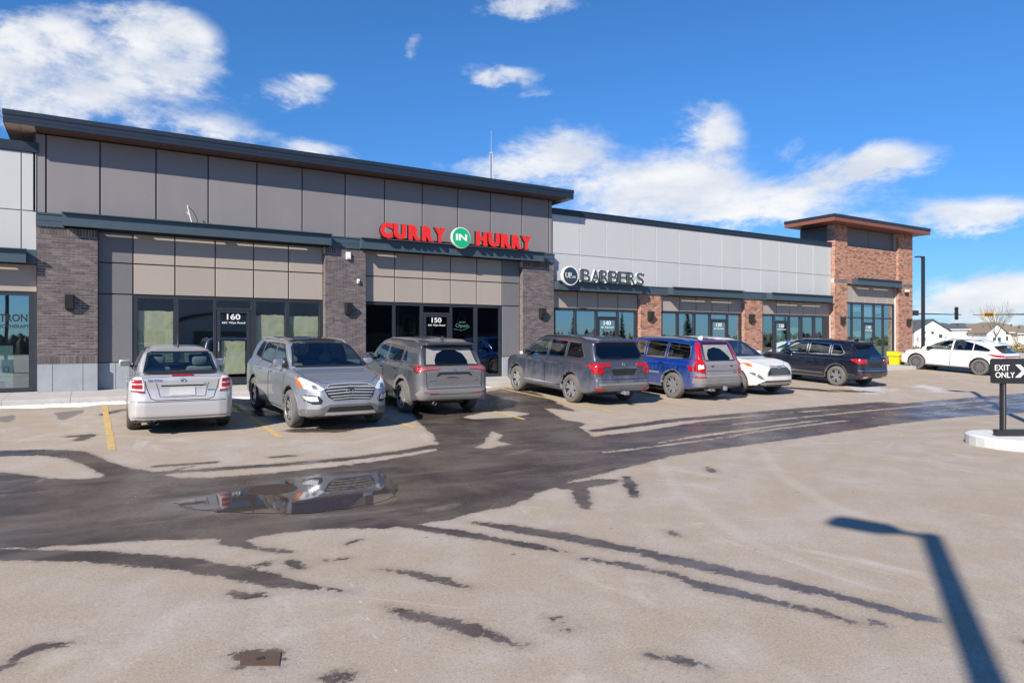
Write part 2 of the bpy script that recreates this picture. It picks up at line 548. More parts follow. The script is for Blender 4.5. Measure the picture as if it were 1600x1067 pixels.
STREAK=[[(0.78,10.36,0.096),(2.47,10.19,0.104),(3.54,10.2,0.113),(4.22,10.32,0.122),(5.04,10.55,0.134)],[(0.78,10.8,0.052),(1.56,10.76,0.054)],[(2.4,10.77,0.058),(2.69,10.74,0.059)],[(8.6,10.72,0.123),(11.12,11.12,0.156),(15.8,11.19,0.221),(19.82,11.1,0.285)],[(8.49,10.0,0.084),(11.61,10.63,0.116),(15.25,10.8,0.155)],[(-1.37,7.87,0.157),(-0.65,7.36,0.162),(0.05,6.84,0.148),(0.64,6.24,0.132),(1.04,5.69,0.128),(1.28,5.28,0.082),(1.46,5.05,0.034),(1.61,4.85,0.012)],[(1.11,6.7,0.106),(1.27,6.36,0.066),(1.48,6.09,0.031)],[(3.35,6.14,0.041),(3.54,5.7,0.112),(3.79,5.25,0.104),(4.09,4.48,0.105),(4.28,3.79,0.091),(4.43,3.36,0.084),(4.54,2.96,0.066),(4.61,2.6,0.072),(4.65,2.43,0.04),(4.7,2.3,0.02)],[(2.72,6.33,0.059),(2.96,5.95,0.092),(3.29,5.31,0.081),(3.44,5.0,0.062),(3.53,4.81,0.03)],[(3.55,4.58,0.028),(3.73,4.27,0.04),(3.88,3.91,0.05),(3.89,3.63,0.068),(4.05,3.17,0.052),(4.18,2.81,0.039),(4.19,2.57,0.012)],[(2.02,5.21,0.026),(2.16,5.01,0.061),(2.3,4.73,0.046),(2.4,4.45,0.012)],[(1.75,4.45,0.028),(1.82,4.22,0.07),(1.95,4.01,0.066),(2.08,3.73,0.046),(2.2,3.43,0.021)],[(2.76,2.92,0.027),(2.85,2.8,0.045),(2.92,2.65,0.019)],[(6.3,7.17,0.05),(5.91,6.64,0.08),(5.54,6.16,0.04)],[(5.23,6.83,0.1),(4.84,6.24,0.08),(4.66,5.94,0.04)],[(5.25,7.06,0.191),(5.81,7.1,0.173),(6.05,7.06,0.072)],[(-0.26,13.89,0.1),(-0.0,13.9,0.12),(-0.12,13.49,0.1)],[(-0.32,4.87,0.024),(-0.25,4.94,0.042),(-0.09,4.9,0.017)],[(-0.4,4.73,0.038),(-0.36,4.76,0.031)],[(1.67,5.7,0.03),(1.72,5.67,0.03)],[(1.81,5.65,0.025),(1.86,5.63,0.025)],[(2.58,3.66,0.022),(2.61,3.63,0.022)],[(2.55,3.5,0.02),(2.57,3.49,0.02)],[(1.07,3.64,0.035),(1.18,3.62,0.053)],[(0.88,5.31,0.034),(0.96,5.16,0.043),(1.06,5.13,0.033)],[(1.14,5.85,0.028),(1.27,5.85,0.043)],[(4.79,4.81,0.03),(4.72,4.64,0.02)],[(4.24,2.56,0.02),(4.33,2.53,0.03),(4.3,2.44,0.02)],[(4.77,1.9,0.018),(4.8,1.86,0.027)],[(7.83,7.11,0.05),(7.62,6.8,0.05)],[(2.13,6.14,0.03),(1.98,6.06,0.02)],[(0.24,16.45,0.1),(0.61,17.13,0.1),(1.08,16.72,0.05)],[(1.43,5.79,0.07),(1.46,5.61,0.05)],[(20.3,15.13,0.25),(21.04,13.94,0.4),(22.59,13.08,0.2)],[(0.74,4.24,0.022),(0.96,4.1,0.021),(0.91,3.91,0.019),(0.7,4.03,0.02),(0.74,4.24,0.022)],[(0.28,9.86,0.085),(1.25,10.62,0.017)],[(3.3,13.0,.2),(4.0,12.75,.25),(4.5,12.9,.12)],[(2.75,17.3,.25),(3.0,16.2,.4),(3.3,15.2,.3)]]
GREYP=[[(-1.67,16.63),(-1.31,17.12),(-1.2,16.42),(-1.32,16.04)],[(-0.6,17.12),(-0.1,17.43),(-0.12,16.91),(-0.41,15.98),(-0.5,16.11)]]
PUD=[(0.81,8.68),(0.97,8.3),(1.19,7.98),(1.53,7.67),(1.93,7.42),(2.41,7.36),(2.8,7.41),(3.12,7.68),(3.31,8.05),(3.48,8.79),(3.49,9.12),(3.04,9.29),(2.67,9.26),(2.24,9.22),(1.89,9.09),(1.55,8.9),(1.24,8.78)]
SNOW=[[(25.74,14.53),(28.79,15.06),(27.71,13.32),(26.76,11.8),(24.56,11.41),(23.88,12.5)],[(23.02,15.77),(25.18,15.6),(25.16,13.85),(24.36,12.53),(21.75,11.97),(20.74,12.63),(21.68,14.12)],[(6.86,13.02),(7.59,13.32),(7.83,12.62),(7.22,12.4),(6.7,12.43)],[(8.54,15.84),(9.68,16.45),(9.21,15.17),(8.04,14.12),(7.79,14.22)],[(2.75,16.24),(3.08,16.56),(2.94,15.12),(2.52,14.37)],[(3.02,18.1),(3.3,18.27),(3.17,17.26),(2.92,17.11)],[(28.02,13.02),(33.14,12.94),(31.11,12.14),(26.74,12.0)]]


def poly_sdf(poly, X, Y):
    d = np.full(X.shape, 1e9)
    s = np.ones(X.shape)
    n = len(poly)
    j = n - 1
    for i in range(n):
        ax, ay = poly[i]
        bx, by = poly[j]
        ex, ey = bx - ax, by - ay
        wx, wy = X - ax, Y - ay
        t = np.clip((wx * ex + wy * ey) / (ex * ex + ey * ey + 1e-12), 0, 1)
        px, py = wx - ex * t, wy - ey * t
        d = np.minimum(d, px * px + py * py)
        c1 = Y >= ay
        c2 = Y < by
        c3 = ex * wy > ey * wx
        s = np.where((c1 & c2 & c3) | (~c1 & ~c2 & ~c3), -s, s)
        j = i
    return s * np.sqrt(d)


def line_sdf(pts, X, Y):
    d = np.full(X.shape, 1e9)
    for (ax, ay, ra), (bx, by, rb) in zip(pts[:-1], pts[1:]):
        ex, ey = bx - ax, by - ay
        t = np.clip(((X - ax) * ex + (Y - ay) * ey) / (ex * ex + ey * ey + 1e-12), 0, 1)
        q = np.hypot(X - ax - ex * t, Y - ay - ey * t) - (ra + (rb - ra) * t)
        d = np.minimum(d, q)
    return d


def axis_steps(parts):
    o = []
    for a, b, s in parts:
        o += list(np.arange(a, b - 1e-6, s))
    o.append(parts[-1][1])
    return np.array(o)


gx = axis_steps([(-60, -8, 4), (-8, -3, .5), (-3, 7, .06), (7, 16, .12), (16, 48, .25), (48, 80, 4)])
gy = axis_steps([(-40, 0, 4), (0, 11.5, .06), (11.5, 18.3, .1), (18.3, 18.9, .6), (18.9, 60, 5)])
GX, GY = np.meshgrid(gx, gy, indexing='ij')
slope = .04 + .0006 * np.clip(GX, 0, 40)
GZ = np.where(GY >= KERB_Y, -.18, np.where(GY >= 8.5, -.18 - slope * (KERB_Y - GY), -.18 - slope * 9.8 + .012 * np.minimum(8.5 - GY, 28.5)))
pud = poly_sdf(PUD, GX, GY)
PUDZ = -0.562
fl = np.clip((0.9 - pud) / 0.9, 0, 1)
fl = fl * fl * (3 - 2 * fl)
GZ = GZ * (1 - fl) + (PUDZ - 0.004) * fl
wet = poly_sdf(WET, GX, GY)
for pz in DRY:
    wet = np.maximum(wet, -poly_sdf(pz, GX, GY) * (1 if len(pz) > 6 else 1))
for st in STREAK:
    wet = np.minimum(wet, line_sdf(st, GX, GY))
gp = np.full(GX.shape, 9.0)
for q in GREYP:
    gp = np.minimum(gp, poly_sdf(q, GX, GY))
sn = np.full(GX.shape, 9.0)
for q in SNOW:
    sn = np.minimum(sn, poly_sdf(q, GX, GY))
nx_, ny_ = GX.shape
verts = np.stack([GX, GY, GZ], -1).reshape(-1, 3)
ii = (np.arange(nx_ - 1)[:, None] * ny_ + np.arange(ny_ - 1)[None, :]).reshape(-1)
faces = np.stack([ii, ii + ny_, ii + ny_ + 1, ii + 1], 1)
me = bpy.data.meshes.new('parking_lot')
me.vertices.add(len(verts))
me.vertices.foreach_set('co', verts.reshape(-1))
me.loops.add(len(faces) * 4)
me.loops.foreach_set('vertex_index', faces.reshape(-1))
me.polygons.add(len(faces))
me.polygons.foreach_set('loop_start', np.arange(len(faces)) * 4)
me.update(calc_edges=True)
me.shade_smooth()
salt = np.full(GX.shape, 9.0)
for q in ([(0.61, 5.18, .03), (0.45, 4.98, .05), (0.33, 4.79, .06), (0.16, 4.53, .08), (0.04, 4.43, .08), (-0.08, 4.31, .1)], [(1.02, 4.36, .01), (1.34, 4.34, .03), (1.71, 4.42, .01)],
          [(10.15, 7.96, .03), (8.27, 6.21, .06), (7.1, 4.63, .05), (6.74, 3.59, .02)], [(8.21, 8.67, .03), (6.14, 6.04, .05), (5.12, 4.09, .04), (4.9, 3.03, .01)], [(-1.2, 13.9, .02), (.6, 13.6, .06), (1.5, 12.6, .02)], [(3.0, 12.0, .02), (3.9, 11.4, .05), (4.6, 11.9, .02)]):
    salt = np.minimum(salt, line_sdf(q, GX, GY))
hair = np.full(GX.shape, 9.0)
for q in ([(1.82, 5.88), (1.7, 5.12), (1.6, 4.49), (1.51, 4.11), (1.48, 3.81), (1.44, 3.55), (1.39, 3.33)], [(0.12, 4.19), (0.2, 4.41), (0.36, 4.51)], [(4.9, 6.2), (5.3, 5.0), (5.1, 3.6), (5.4, 2.0)], [(9, 7.9), (9.6, 5.2), (9.1, 3.5)]):
    hair = np.minimum(hair, line_sdf([(a, b, .0) for a, b in q], GX, GY))
for nm, arr in (('salt', salt), ('hairline', hair), ('wet', wet), ('grey_pool', gp), ('snowmelt', sn), ('pool', pud)):
    at = me.attributes.new(nm, 'FLOAT', 'POINT')
    at.data.foreach_set('value', np.clip(arr, -2, 2).reshape(-1).astype(np.float32))

m, nt, p, o = new_mat('parking_lot_asphalt')
v = pos(nt)


def attr(nt, n):
    a = nt.node('ShaderNodeAttribute')
    a.attribute_name = n
    return a.outputs['Fac']


nA = nt.noise(v, 3.0, 8, 0.68, 0.3)
nB = nt.noise(v, 22, 5, 0.7)
nS = nt.noise(nt.scale(v, (1, 1, 1)), 0.35, 4, 0.5)
nF = nt.noise(v, 180, 3, 0.7)
nM = nt.noise(nt.scale(v, (1, 1.5, 1)), 9, 7, 0.78, 0.4)
edge = nt.math('ADD', nt.math('ADD', nt.math('MULTIPLY', nt.math('SUBTRACT', nA, 0.5), 0.20), nt.math('MULTIPLY', nt.math('SUBTRACT', nM, 0.5), 0.20)), nt.math('MULTIPLY', nt.math('SUBTRACT', nB, 0.5), 0.10))
wd = nt.math('ADD', attr(nt, 'wet'), edge)
fray = nt.math('MULTIPLY', nt.math('SUBTRACT', nt.noise(v, 70, 4, .75), .5), .07)
wd = nt.math('ADD', wd, fray)
wmask = nt.math('SUBTRACT', 1.0, nt.step(wd, -0.012, 0.016))
damp = nt.math('SUBTRACT', 1.0, nt.step(wd, -0.01, 0.13))
gmask = nt.math('SUBTRACT', 1.0, nt.step(nt.math('ADD', attr(nt, 'grey_pool'), edge), -0.01, 0.03))
smask = nt.math('SUBTRACT', 1.0, nt.step(nt.math('ADD', attr(nt, 'snowmelt'), nt.math('ADD', nt.math('MULTIPLY', nt.math('SUBTRACT', nA, 0.28), 3.6), nt.math('MULTIPLY', nt.math('SUBTRACT', nB, 0.5), 0.3))), -0.1, 0.05))
# dry: dusty tan asphalt
dry = nt.mix(nS, (0.395, 0.315, 0.228), (0.46, 0.375, 0.28))
dry = nt.mix(nt.step(nt.noise(v, 1.3, 7, 0.65), 0.38, 0.75), dry, (0.49, 0.425, 0.365))
arc = nt.node('ShaderNodeTexWave', wave_type='RINGS', rings_direction='Z')
nt.put(arc.inputs['Vector'], nt.scale(v, (1, 1, 0)))
mapn = nt.node('ShaderNodeVectorMath', operation='SUBTRACT')
nt.put(mapn.inputs[0], v)
mapn.inputs[1].default_value = (14.5, -3.0, 0)
nt.put(arc.inputs['Vector'], nt.scale(mapn.outputs[0], (1, 1, 0)))
arc.inputs['Scale'].default_value = 0.55
arc.inputs['Distortion'].default_value = 2.5
arc.inputs['Detail'].default_value = 3
arc.inputs['Detail Scale'].default_value = 1.2
dry = nt.mix(nt.math('MULTIPLY', nt.step(arc.outputs['Fac'], 0.55, 1.0), 0.10), dry, (0.30, 0.255, 0.225))
speck = nt.step(nF, 0.28, 0.72)
grit = nt.noise(v, 48, 6, 0.85)
dry = nt.mix(nt.math('MULTIPLY', nt.step(grit, .52, .62), .55), dry, (0.17, 0.14, 0.12))
dry = nt.mix(nt.math('MULTIPLY', nt.step(grit, .30, .42), 0), dry, dry)
gr2 = nt.noise(v, 75, 4, 0.75)
dry = nt.mix(nt.math('MULTIPLY', nt.step(gr2, .54, .64), .5), dry, (0.62, 0.57, 0.51))
dry = nt.mix(nt.math('MULTIPLY', nt.math('SUBTRACT', 1, speck), 0.42), dry, (0.17, 0.14, 0.12))
dry = nt.mix(nt.math('MULTIPLY', nt.step(nt.noise(v, 90, 2, 0.5), 0.66, 0.74), 0.5), dry, (0.62, 0.57, 0.52))
sp_ = nt.node('ShaderNodeTexVoronoi', feature='F1')
nt.put(sp_.inputs['Vector'], v)
sp_.inputs['Scale'].default_value = 3.2
sepc = nt.node('ShaderNodeSeparateColor')
nt.put(sepc.inputs[0], sp_.outputs['Color'])
spot = nt.math('MULTIPLY', nt.math('LESS_THAN', sp_.outputs['Distance'], nt.math('MULTIPLY', sepc.outputs[1], .07)), nt.math('GREATER_THAN', sepc.outputs[0], .55))
dry = nt.mix(nt.math('MULTIPLY', spot, .75), dry, (0.09, 0.075, 0.065))
pale = nt.step(nt.noise(nt.scale(v, (1.4, .55, 1)), .8, 9, 0.7, .8), .56, .72)
dry = nt.mix(nt.math('MULTIPLY', pale, .38), dry, (0.60, 0.55, 0.50))
dull = nt.step(nt.noise(nt.scale(v, (.5, 1.3, 1)), .9, 8, 0.7, .5), .55, .75)
dry = nt.mix(nt.math('MULTIPLY', dull, .28), dry, (0.27, 0.22, 0.185))
# salt streaks / hairline cracks
vor = nt.node('ShaderNodeTexVoronoi', feature='DISTANCE_TO_EDGE')
wv = nt.node('ShaderNodeVectorMath', operation='ADD')
nt.put(wv.inputs[0], v)
nt.put(wv.inputs[1], nt.node('ShaderNodeTexNoise').outputs[1])
nt.put(vor.inputs['Vector'], wv.outputs[0])
vor.inputs['Scale'].default_value = 0.33
crack = nt.math('SUBTRACT', 1, nt.step(vor.outputs['Distance'], 0.0, 0.006))
crack = nt.math('MULTIPLY', crack, nt.step(nt.noise(v, 0.9, 3, 0.6), 0.5, 0.62))
dry = nt.mix(nt.math('MULTIPLY', crack, 0.25), dry, (0.62, 0.57, 0.53))
salt = nt.math('SUBTRACT', 1, nt.step(nt.math('ADD', attr(nt, 'salt'), nt.math('MULTIPLY', edge, 1.2)), -.03, .10))
dry = nt.mix(nt.math('MULTIPLY', salt, .13), dry, (0.64, 0.60, 0.55))
hair = nt.math('SUBTRACT', 1, nt.step(nt.math('ADD', attr(nt, 'hairline'), nt.math('MULTIPLY', edge, .12)), .0, .012))
dry = nt.mix(nt.math('MULTIPLY', hair, .5), dry, (0.68, 0.64, 0.59))
wetc = nt.mix(nt.step(nt.noise(v, .8, 7, .65), .35, .65), (0.032, 0.024, 0.019), (0.115, 0.088, 0.070))
wetc = nt.mix(nt.math('MULTIPLY', nt.step(nt.noise(nt.scale(v, (.35, 1.6, 1)), 1.6, 6, .6), .48, .66), .6), wetc, (0.15, 0.118, 0.095))
wetc = nt.mix(nt.math('MULTIPLY', nt.step(nt.noise(nt.scale(v, (.6, 2.4, 1)), 3.1, 6, .7), .56, .66), .6), wetc, (0.028, 0.021, 0.018))
isl_ = nt.step(nt.noise(nt.scale(v, (.5, 1.4, 1)), 1.15, 8, .72, .6), .60, .68)
wetc = nt.mix(nt.math('MULTIPLY', isl_, .55), wetc, (0.26, 0.21, 0.17))
wetc = nt.mix(nt.math('MULTIPLY', nt.step(grit, 0.52, 0.68), 0.55), wetc, (0.17, 0.135, 0.11))
wetc = nt.mix(nt.math('MULTIPLY', nt.step(gr2, 0.55, 0.7), 0.5), wetc, (0.022, 0.017, 0.015))
c = nt.mix(nt.math('MULTIPLY', damp, 0.28), dry, (0.16, 0.125, 0.10))
c = nt.mix(nt.math('MULTIPLY', wmask, 0.97), c, wetc)
c = nt.mix(nt.math('MULTIPLY', gmask, 0.85), c, (0.16, 0.15, 0.14))
c = nt.mix(nt.math('MULTIPLY', smask, 0.5), c, (0.62, 0.62, 0.64))
nt.put(p.inputs['Base Color'], c)
poolf = nt.math('SUBTRACT', 1.0, nt.step(nt.math('ADD', attr(nt, 'pool'), nt.math('MULTIPLY', edge, 1.5)), -.02, .30))
rw = nt.mixf(nt.step(nt.noise(v, 1.1, 4, 0.6), 0.35, 0.7), 0.42, 0.2)
wr = nt.math('MULTIPLY', wmask, nt.math('SUBTRACT', 1, smask))
rw = nt.mixf(poolf, rw, .06)
nt.put(p.inputs['Roughness'], nt.mixf(wr, 0.92, rw))
nt.put(p.inputs['Specular IOR Level'], nt.mixf(wr, 0.3, 0.5))
bmp = nt.math('ADD', nt.math('MULTIPLY', nF, 0.6), nt.math('MULTIPLY', nB, 1.0))
bn = nt.node('ShaderNodeBump')
nt.put(bn.inputs['Height'], bmp)
nt.put(bn.inputs['Strength'], nt.math('MULTIPLY', nt.mixf(wmask, 0.6, 0.28), nt.math('SUBTRACT', 1, nt.math('MULTIPLY', poolf, .9))))
bn.inputs['Distance'].default_value = 0.006
nt.put(p.inputs['Normal'], bn.outputs[0])
me.materials.append(m)
lot = bpy.data.objects.new('parking_lot', me)
COL.objects.link(lot)
tag(lot, kind='structure', label='sloping tan asphalt parking lot with dark wet meltwater lane')

# puddle water sheet
m, nt, p, o = new_mat('puddle_water')
pv = pos(nt)
nt.put(p.inputs['Base Color'], nt.mix(nt.noise(pv, 2.2, 5, 0.6), (0.040, 0.030, 0.022), (0.075, 0.055, 0.040)))
p.inputs['Roughness'].default_value = 0.03
p.inputs['Specular IOR Level'].default_value = 1.0
p.inputs['IOR'].default_value = 1.5
nt.put(p.inputs['Normal'], nt.bump(nt.noise(pv, 9, 3, 0.55), 0.06, 0.004))
mb = MB()
pp = []
for i in range(len(PUD)):
    a, b = Vector(PUD[i]), Vector(PUD[(i + 1) % len(PUD)])
    for k in range(6):
        q = a.lerp(b, k / 6)
        pp.append((q.x + .02 * math.sin(i * 3 + k * 1.3) + random.uniform(-.012, .012), q.y + .03 * math.sin(i * 2.3 + k * .9) + random.uniform(-.012, .012)))
mb.add([(x, y, PUDZ) for x, y in pp], [tuple(range(len(pp)))])
mb.build('puddle', m, kind='structure', label='shallow mirror-like puddle in the wet lane')

# far ground
m, nt, p, o = new_mat('dormant_grass_ground')
v = pos(nt)
nt.put(p.inputs['Base Color'], nt.mix(nt.noise(v, 0.06, 6, 0.6), (0.15, 0.13, 0.06), (0.26, 0.22, 0.13)))
p.inputs['Roughness'].default_value = 0.95
MB().add([(-900, -900, -.95), (1500, -900, -.95), (1500, 1500, -.95), (-900, 1500, -.95)], [(0, 1, 2, 3)]).build('ground', m, kind='structure')
M_ROAD = M('road_asphalt', (0.20, 0.19, 0.18), 0.9, var=0.15, scale=0.4)
MB().add([(84, -200, -.9), (100, -200, -.9), (150, 400, -.9), (134, 400, -.9)], [(0, 1, 2, 3)]).build('road', M_ROAD, kind='structure')


def zg(X, Y):
    return zg0(X, Y)


# ------------------------------------------------------------------ sidewalk and kerb: one object per cast bay
def slab(x0, x1):
    b = MB()
    y0, y1 = KERB_Y, 20.75
    b.prism([(y0 + .03, -.03), (y0 + .015, -.045), (y0, -.19), (y0, -.35), (y1, -.35), (y1, 0.0), (y0 + .19, -.012)], x0 + .004, x1 - .004, 'x')
    return b.build('sidewalk_slab', M_WALK, walk)


walk = bpy.data.objects.new('sidewalk', None)
COL.objects.link(walk)
tag(walk, kind='structure', label='pale concrete sidewalk with rolled kerb along the shop fronts')
xs = [-6.1, -4.6, -3.1, -1.6, -.35]
x = -.35
while x < 39.5:
    x += 1.52
    xs.append(x)
for a, b in zip(xs[:-1], xs[1:]):
    slab(a, b)
MB().box(39.9, 80, 19.8, 60, -.3, -.06).build('sidewalk_corner_apron', M_WALK, walk)

# snow along the kerb
mb = MB()
rs = random.Random(3)


def snow_run(x0, x1, wd, ht, y=KERB_Y):
    n = int((x1 - x0) / .07)
    rows = []
    ph = rs.random() * 10
    for i in range(n + 1):
        x = x0 + (x1 - x0) * i / n
        e = min(1, min(i, n - i) / 6)
        k = .55 + .3 * math.sin(x * 2.3 + ph) + .2 * math.sin(x * 7.1 + ph) + rs.uniform(-.1, .1)
        ww = max(.03, wd * k * e)
        hh = max(.01, ht * (.7 + .3 * k + rs.uniform(-.1, .1)) * e)
        zb = zg(x, y - ww) - .01
        rows.append([(x, y + .004, zb - .05), (x, y + .003, zb + hh), (x, y - ww * .35, zb + hh * .85), (x, y - ww * .8, zb + hh * .35), (x, y - ww, zb)])
    vs = [q for r in rows for q in r]
    fs = [(i * 5 + j, i * 5 + j + 1, i * 5 + j + 6, i * 5 + j + 5) for i in range(len(rows) - 1) for j in range(4)]
    mb.add(vs, fs)


snow_run(-6, 1.1, .40, .085)
snow_run(2.5, 4.2, .3, .06)
snow_run(8.0, 10.75, .55, .09)
snow_run(12.6, 14.0, .3, .06)
snow_run(19.0, 22.4, .3, .05)
mb.build('snow', M_SNOWM, smooth='all', kind='stuff', label='thin ridge of old snow lying against the kerb')

# ------------------------------------------------------------------ stall lines
M_LINE = M('worn_yellow_paint', (0.52, 0.36, 0.14), 0.85, var=0.5, scale=9)
for k, (X, y0, y1) in enumerate([(.31, 12.3, 18.0), (2.88, 12.35, 17.9), (5.43, 12.4, 17.9), (8.07, 12.5, 17.9), (10.72, 12.6, 17.9), (13.4, 12.7, 17.9), (16.05, 12.8, 17.9), (18.7, 12.9, 17.9), (21.3, 13, 17.9), (25.2, 13, 17.9), (28.6, 12.6, 17.9), (31.3, 12.4, 17.9), (33.9, 12.4, 17.9)]):
    mb = MB()
    n = 14
    vs = []
    for i in range(n + 1):
        y = y0 + (y1 - y0) * i / n
        j = [random.uniform(-.008, .008) for _ in range(2)]
        vs += [(X - .055 + j[0], y, zg(X, y) + .004), (X + .055 + j[1], y, zg(X, y) + .004)]
    mb.add(vs, [(2 * i, 2 * i + 1, 2 * i + 3, 2 * i + 2) for i in range(n)])
    mb.build('parking_line', M_LINE, kind='structure')

# ------------------------------------------------------------------ the strip mall
MALL = empty('strip_mall', (15, 20.7, 0), 'long single storey brown, grey and brick strip mall with flat roof slabs', 'shop building')


def bx(name, mat, x0, x1, y0, y1, z0, z1, parent=MALL, **k):
    return MB().box(x0, x1, y0, y1, z0, z1).build(name, mat, parent, **k)


def panel(mat, x0, x1, z0, z1, Y, gap=.016, parent=MALL):
    x0 += gap; x1 -= gap; z0 += gap; z1 -= gap
    b = MB()
    e = .006
    vs = [(x0 + e, Y, z0 + e), (x1 - e, Y, z0 + e), (x1 - e, Y, z1 - e), (x0 + e, Y, z1 - e),
          (x0, Y + e, z0), (x1, Y + e, z0), (x1, Y + e, z1), (x0, Y + e, z1),
          (x0, Y + .022, z0), (x1, Y + .022, z0), (x1, Y + .022, z1), (x0, Y + .022, z1)]
    b.add(vs, [(0, 1, 2, 3), (0, 4, 5, 1), (1, 5, 6, 2), (2, 6, 7, 3), (3, 7, 4, 0), (4, 8, 9, 5), (5, 9, 10, 6), (6, 10, 11, 7), (7, 11, 8, 4)])
    return b.build('wall_panel', mat, parent)


def brick_rows(mb, x0, x1, z0, z1, Y, proud=.008, side=None, keep=None, soldier_top=False, soldier_bot=False, rnd=random):
    """running bond on a face at Y; keep collects (x0,x1,z0,z1) instead of adding"""
    cz, bl, j = .0677, .2, .0125
    if soldier_top:
        z1 -= .2
    if soldier_bot:
        n = int(round((x1 - x0) / .0677))
        w = (x1 - x0) / n
        for i in range(n):
            mb.box(x0 + i * w + j / 2, x0 + (i + 1) * w - j / 2, Y, Y + .05, z0 + j / 2, z0 + .195)
        z0 += .2
    n = int(round((z1 - z0) / cz))
    cz = (z1 - z0) / n
    for r in range(n):
        za, zb = z0 + r * cz + j / 2, z0 + (r + 1) * cz - j / 2
        x = x0 - (bl / 2 if r % 2 else 0)
        while x < x1 - .02:
            a, b = max(x, x0), min(x + bl, x1)
            x += bl
            if b - a < .03:
                continue
            o = rnd.uniform(-.0015, .0015)
            if keep is not None:
                keep.append((a + (j / 2 if a > x0 else 0), b - (j / 2 if b < x1 else 0), za, zb))
            else:
                mb.box(a + (j / 2 if a > x0 else 0), b - (j / 2 if b < x1 else 0), Y + o, Y + .05, za, zb)
        if side:
            xs_, y1_ = side
            y = Y + .052 if r % 2 == 0 else Y + .052
            yy = Y + .055
            L = .095 if r % 2 else .2
            while yy < y1_ - .02:
                e = min(yy + L, y1_)
                mb.box(xs_, xs_ + .05, yy, e - j, za, zb)
                yy = e
                L = .2
    if soldier_top:
        n = int(round((x1 - x0) / .0677))
        w = (x1 - x0) / n
        for i in range(n):
            mb.box(x0 + i * w + j / 2, x0 + (i + 1) * w - j / 2, Y, Y + .05, z1 + j / 2, z1 + .195)
            

# brown brick pillars: first one laid brick by brick
def brown_pillar(x0, x1, zt, single=False):
    pil = MB().box(x0 + .006, x1 - .006, 20.508, 20.75, .68, zt - .002).build('brick_pillar', M_MORTAR, MALL)
    b = MB()
    if single:
        keep = []
        brick_rows(b, x0, x1, .89, zt - .2, 20.5, keep=keep)
        keep = keep
        cache = {}
        for i, (a, c, za, zb) in enumerate(keep):
            if i < 296:
                key = (round(c - a, 3), round(zb - za, 4))
                if key not in cache:
                    mb_ = MB().box(-(c - a) / 2, (c - a) / 2, 0, .05, -(zb - za) / 2, (zb - za) / 2)
                    ob = mb_.build('brick', M_GBO, pil, world=False)
                    cache[key] = ob
                else:
                    ob = cache[key].copy()
                    COL.objects.link(ob)
                ob.parent = pil
                ob.location = Vector(((a + c) / 2, 20.5 + random.uniform(-.0015, .0015), (za + zb) / 2))
                # pil sits at -MALL.location under MALL, so its local space is world space
            else:
                b.box(a, c, 20.5, 20.55, za, zb)
        for zz in (.69, zt - .2):
            n = int(round((x1 - x0) / .0677))
            wd = (x1 - x0) / n
            for i in range(n):
                b.box(x0 + i * wd + .005, x0 + (i + 1) * wd - .005, 20.5, 20.55, zz + .005, zz + .195)
    else:
        brick_rows(b, x0, x1, .69, zt, 20.5, side=(x0, 20.75), soldier_top=True, soldier_bot=True)
    ob = b.build('brick_facing', M_GB, MALL, kind='stuff')
    return pil


brown_pillar(-1.08, .20, 4.10, True)
brown_pillar(6.073, 7.348, 4.10)
brown_pillar(13.172, 14.528, 4.10)
for (a, b, Y) in [(-1.08, .20, 20.45), (.205, 1.0, 20.67), (6.073, 7.348, 20.45), (12.43, 13.17, 20.67), (13.172, 14.528, 20.45)]:
    cuts = [a, a + (b - a) * .25, a + (b - a) * .75, b] if b - a > 1 else [a, (a + b) / 2, b]
    for q, r_ in zip(cuts[:-1], cuts[1:]):
        bx('concrete_panel', M_CONC, q + .005, r_ - .005, Y, 20.9, 0.0, .685)
    bx('concrete_backing', M_JOINT, a + .02, b - .02, Y + .02, 20.88, 0.0, .675)

# brown block
seams = [-1.16, -.90, .255, 1.542, 2.832, 4.126, 5.417, 6.728, 8.008, 9.316, 10.624, 11.899, 13.196, 14.368, 14.52]
bx('upper_wall', M_JOINT, -1.16, 14.52, 20.625, 21.0, 4.28, 6.4)
for a, b in zip(seams[:-1], seams[1:]):
    panel(M_BROWN, a, b, 4.44, 6.42, 20.6, gap=.018)
bx('corner_trim', M_JOINT, -1.165, -1.12, 20.58, 20.6, 4.45, 6.42)
for xa, xb in ((-1.09, -.52), (6.17, 7.17), (13.91, 14.53)):
    b = MB()
    b.box(xa, xb, 20.46, 20.72, 4.10, 4.40)
    b.box(xa - .003, xb + .003, 20.44, 20.73, 4.40, 4.43)
    b.box(xa + .002, xb - .002, 20.452, 20.46, 4.245, 4.26)
    b.build('belt_flashing', M_BELT, MALL)
b = MB()
b.box(-1.72, 15.08, 20.04, 34, 6.445, 6.64)
b.box(-1.735, 15.095, 20.025, 34, 6.64, 6.755)
b.box(-1.725, 15.085, 20.035, 20.04, 6.53, 6.545)
b.build('roof', M_FASCIA, MALL)
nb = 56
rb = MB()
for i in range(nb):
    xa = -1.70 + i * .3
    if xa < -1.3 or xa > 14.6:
        MB().box(xa + .004, xa + .296, 20.06, 26, 6.425, 6.444).build('soffit_board', M_SOFFIT_LIT, MALL)  # boards at the roof ends get the painted bounce-lit tone
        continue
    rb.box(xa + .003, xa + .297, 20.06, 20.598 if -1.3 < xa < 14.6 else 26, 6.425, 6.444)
rb.build('soffit_boards', M_SOFFIT_SHADE, MALL, kind='stuff')


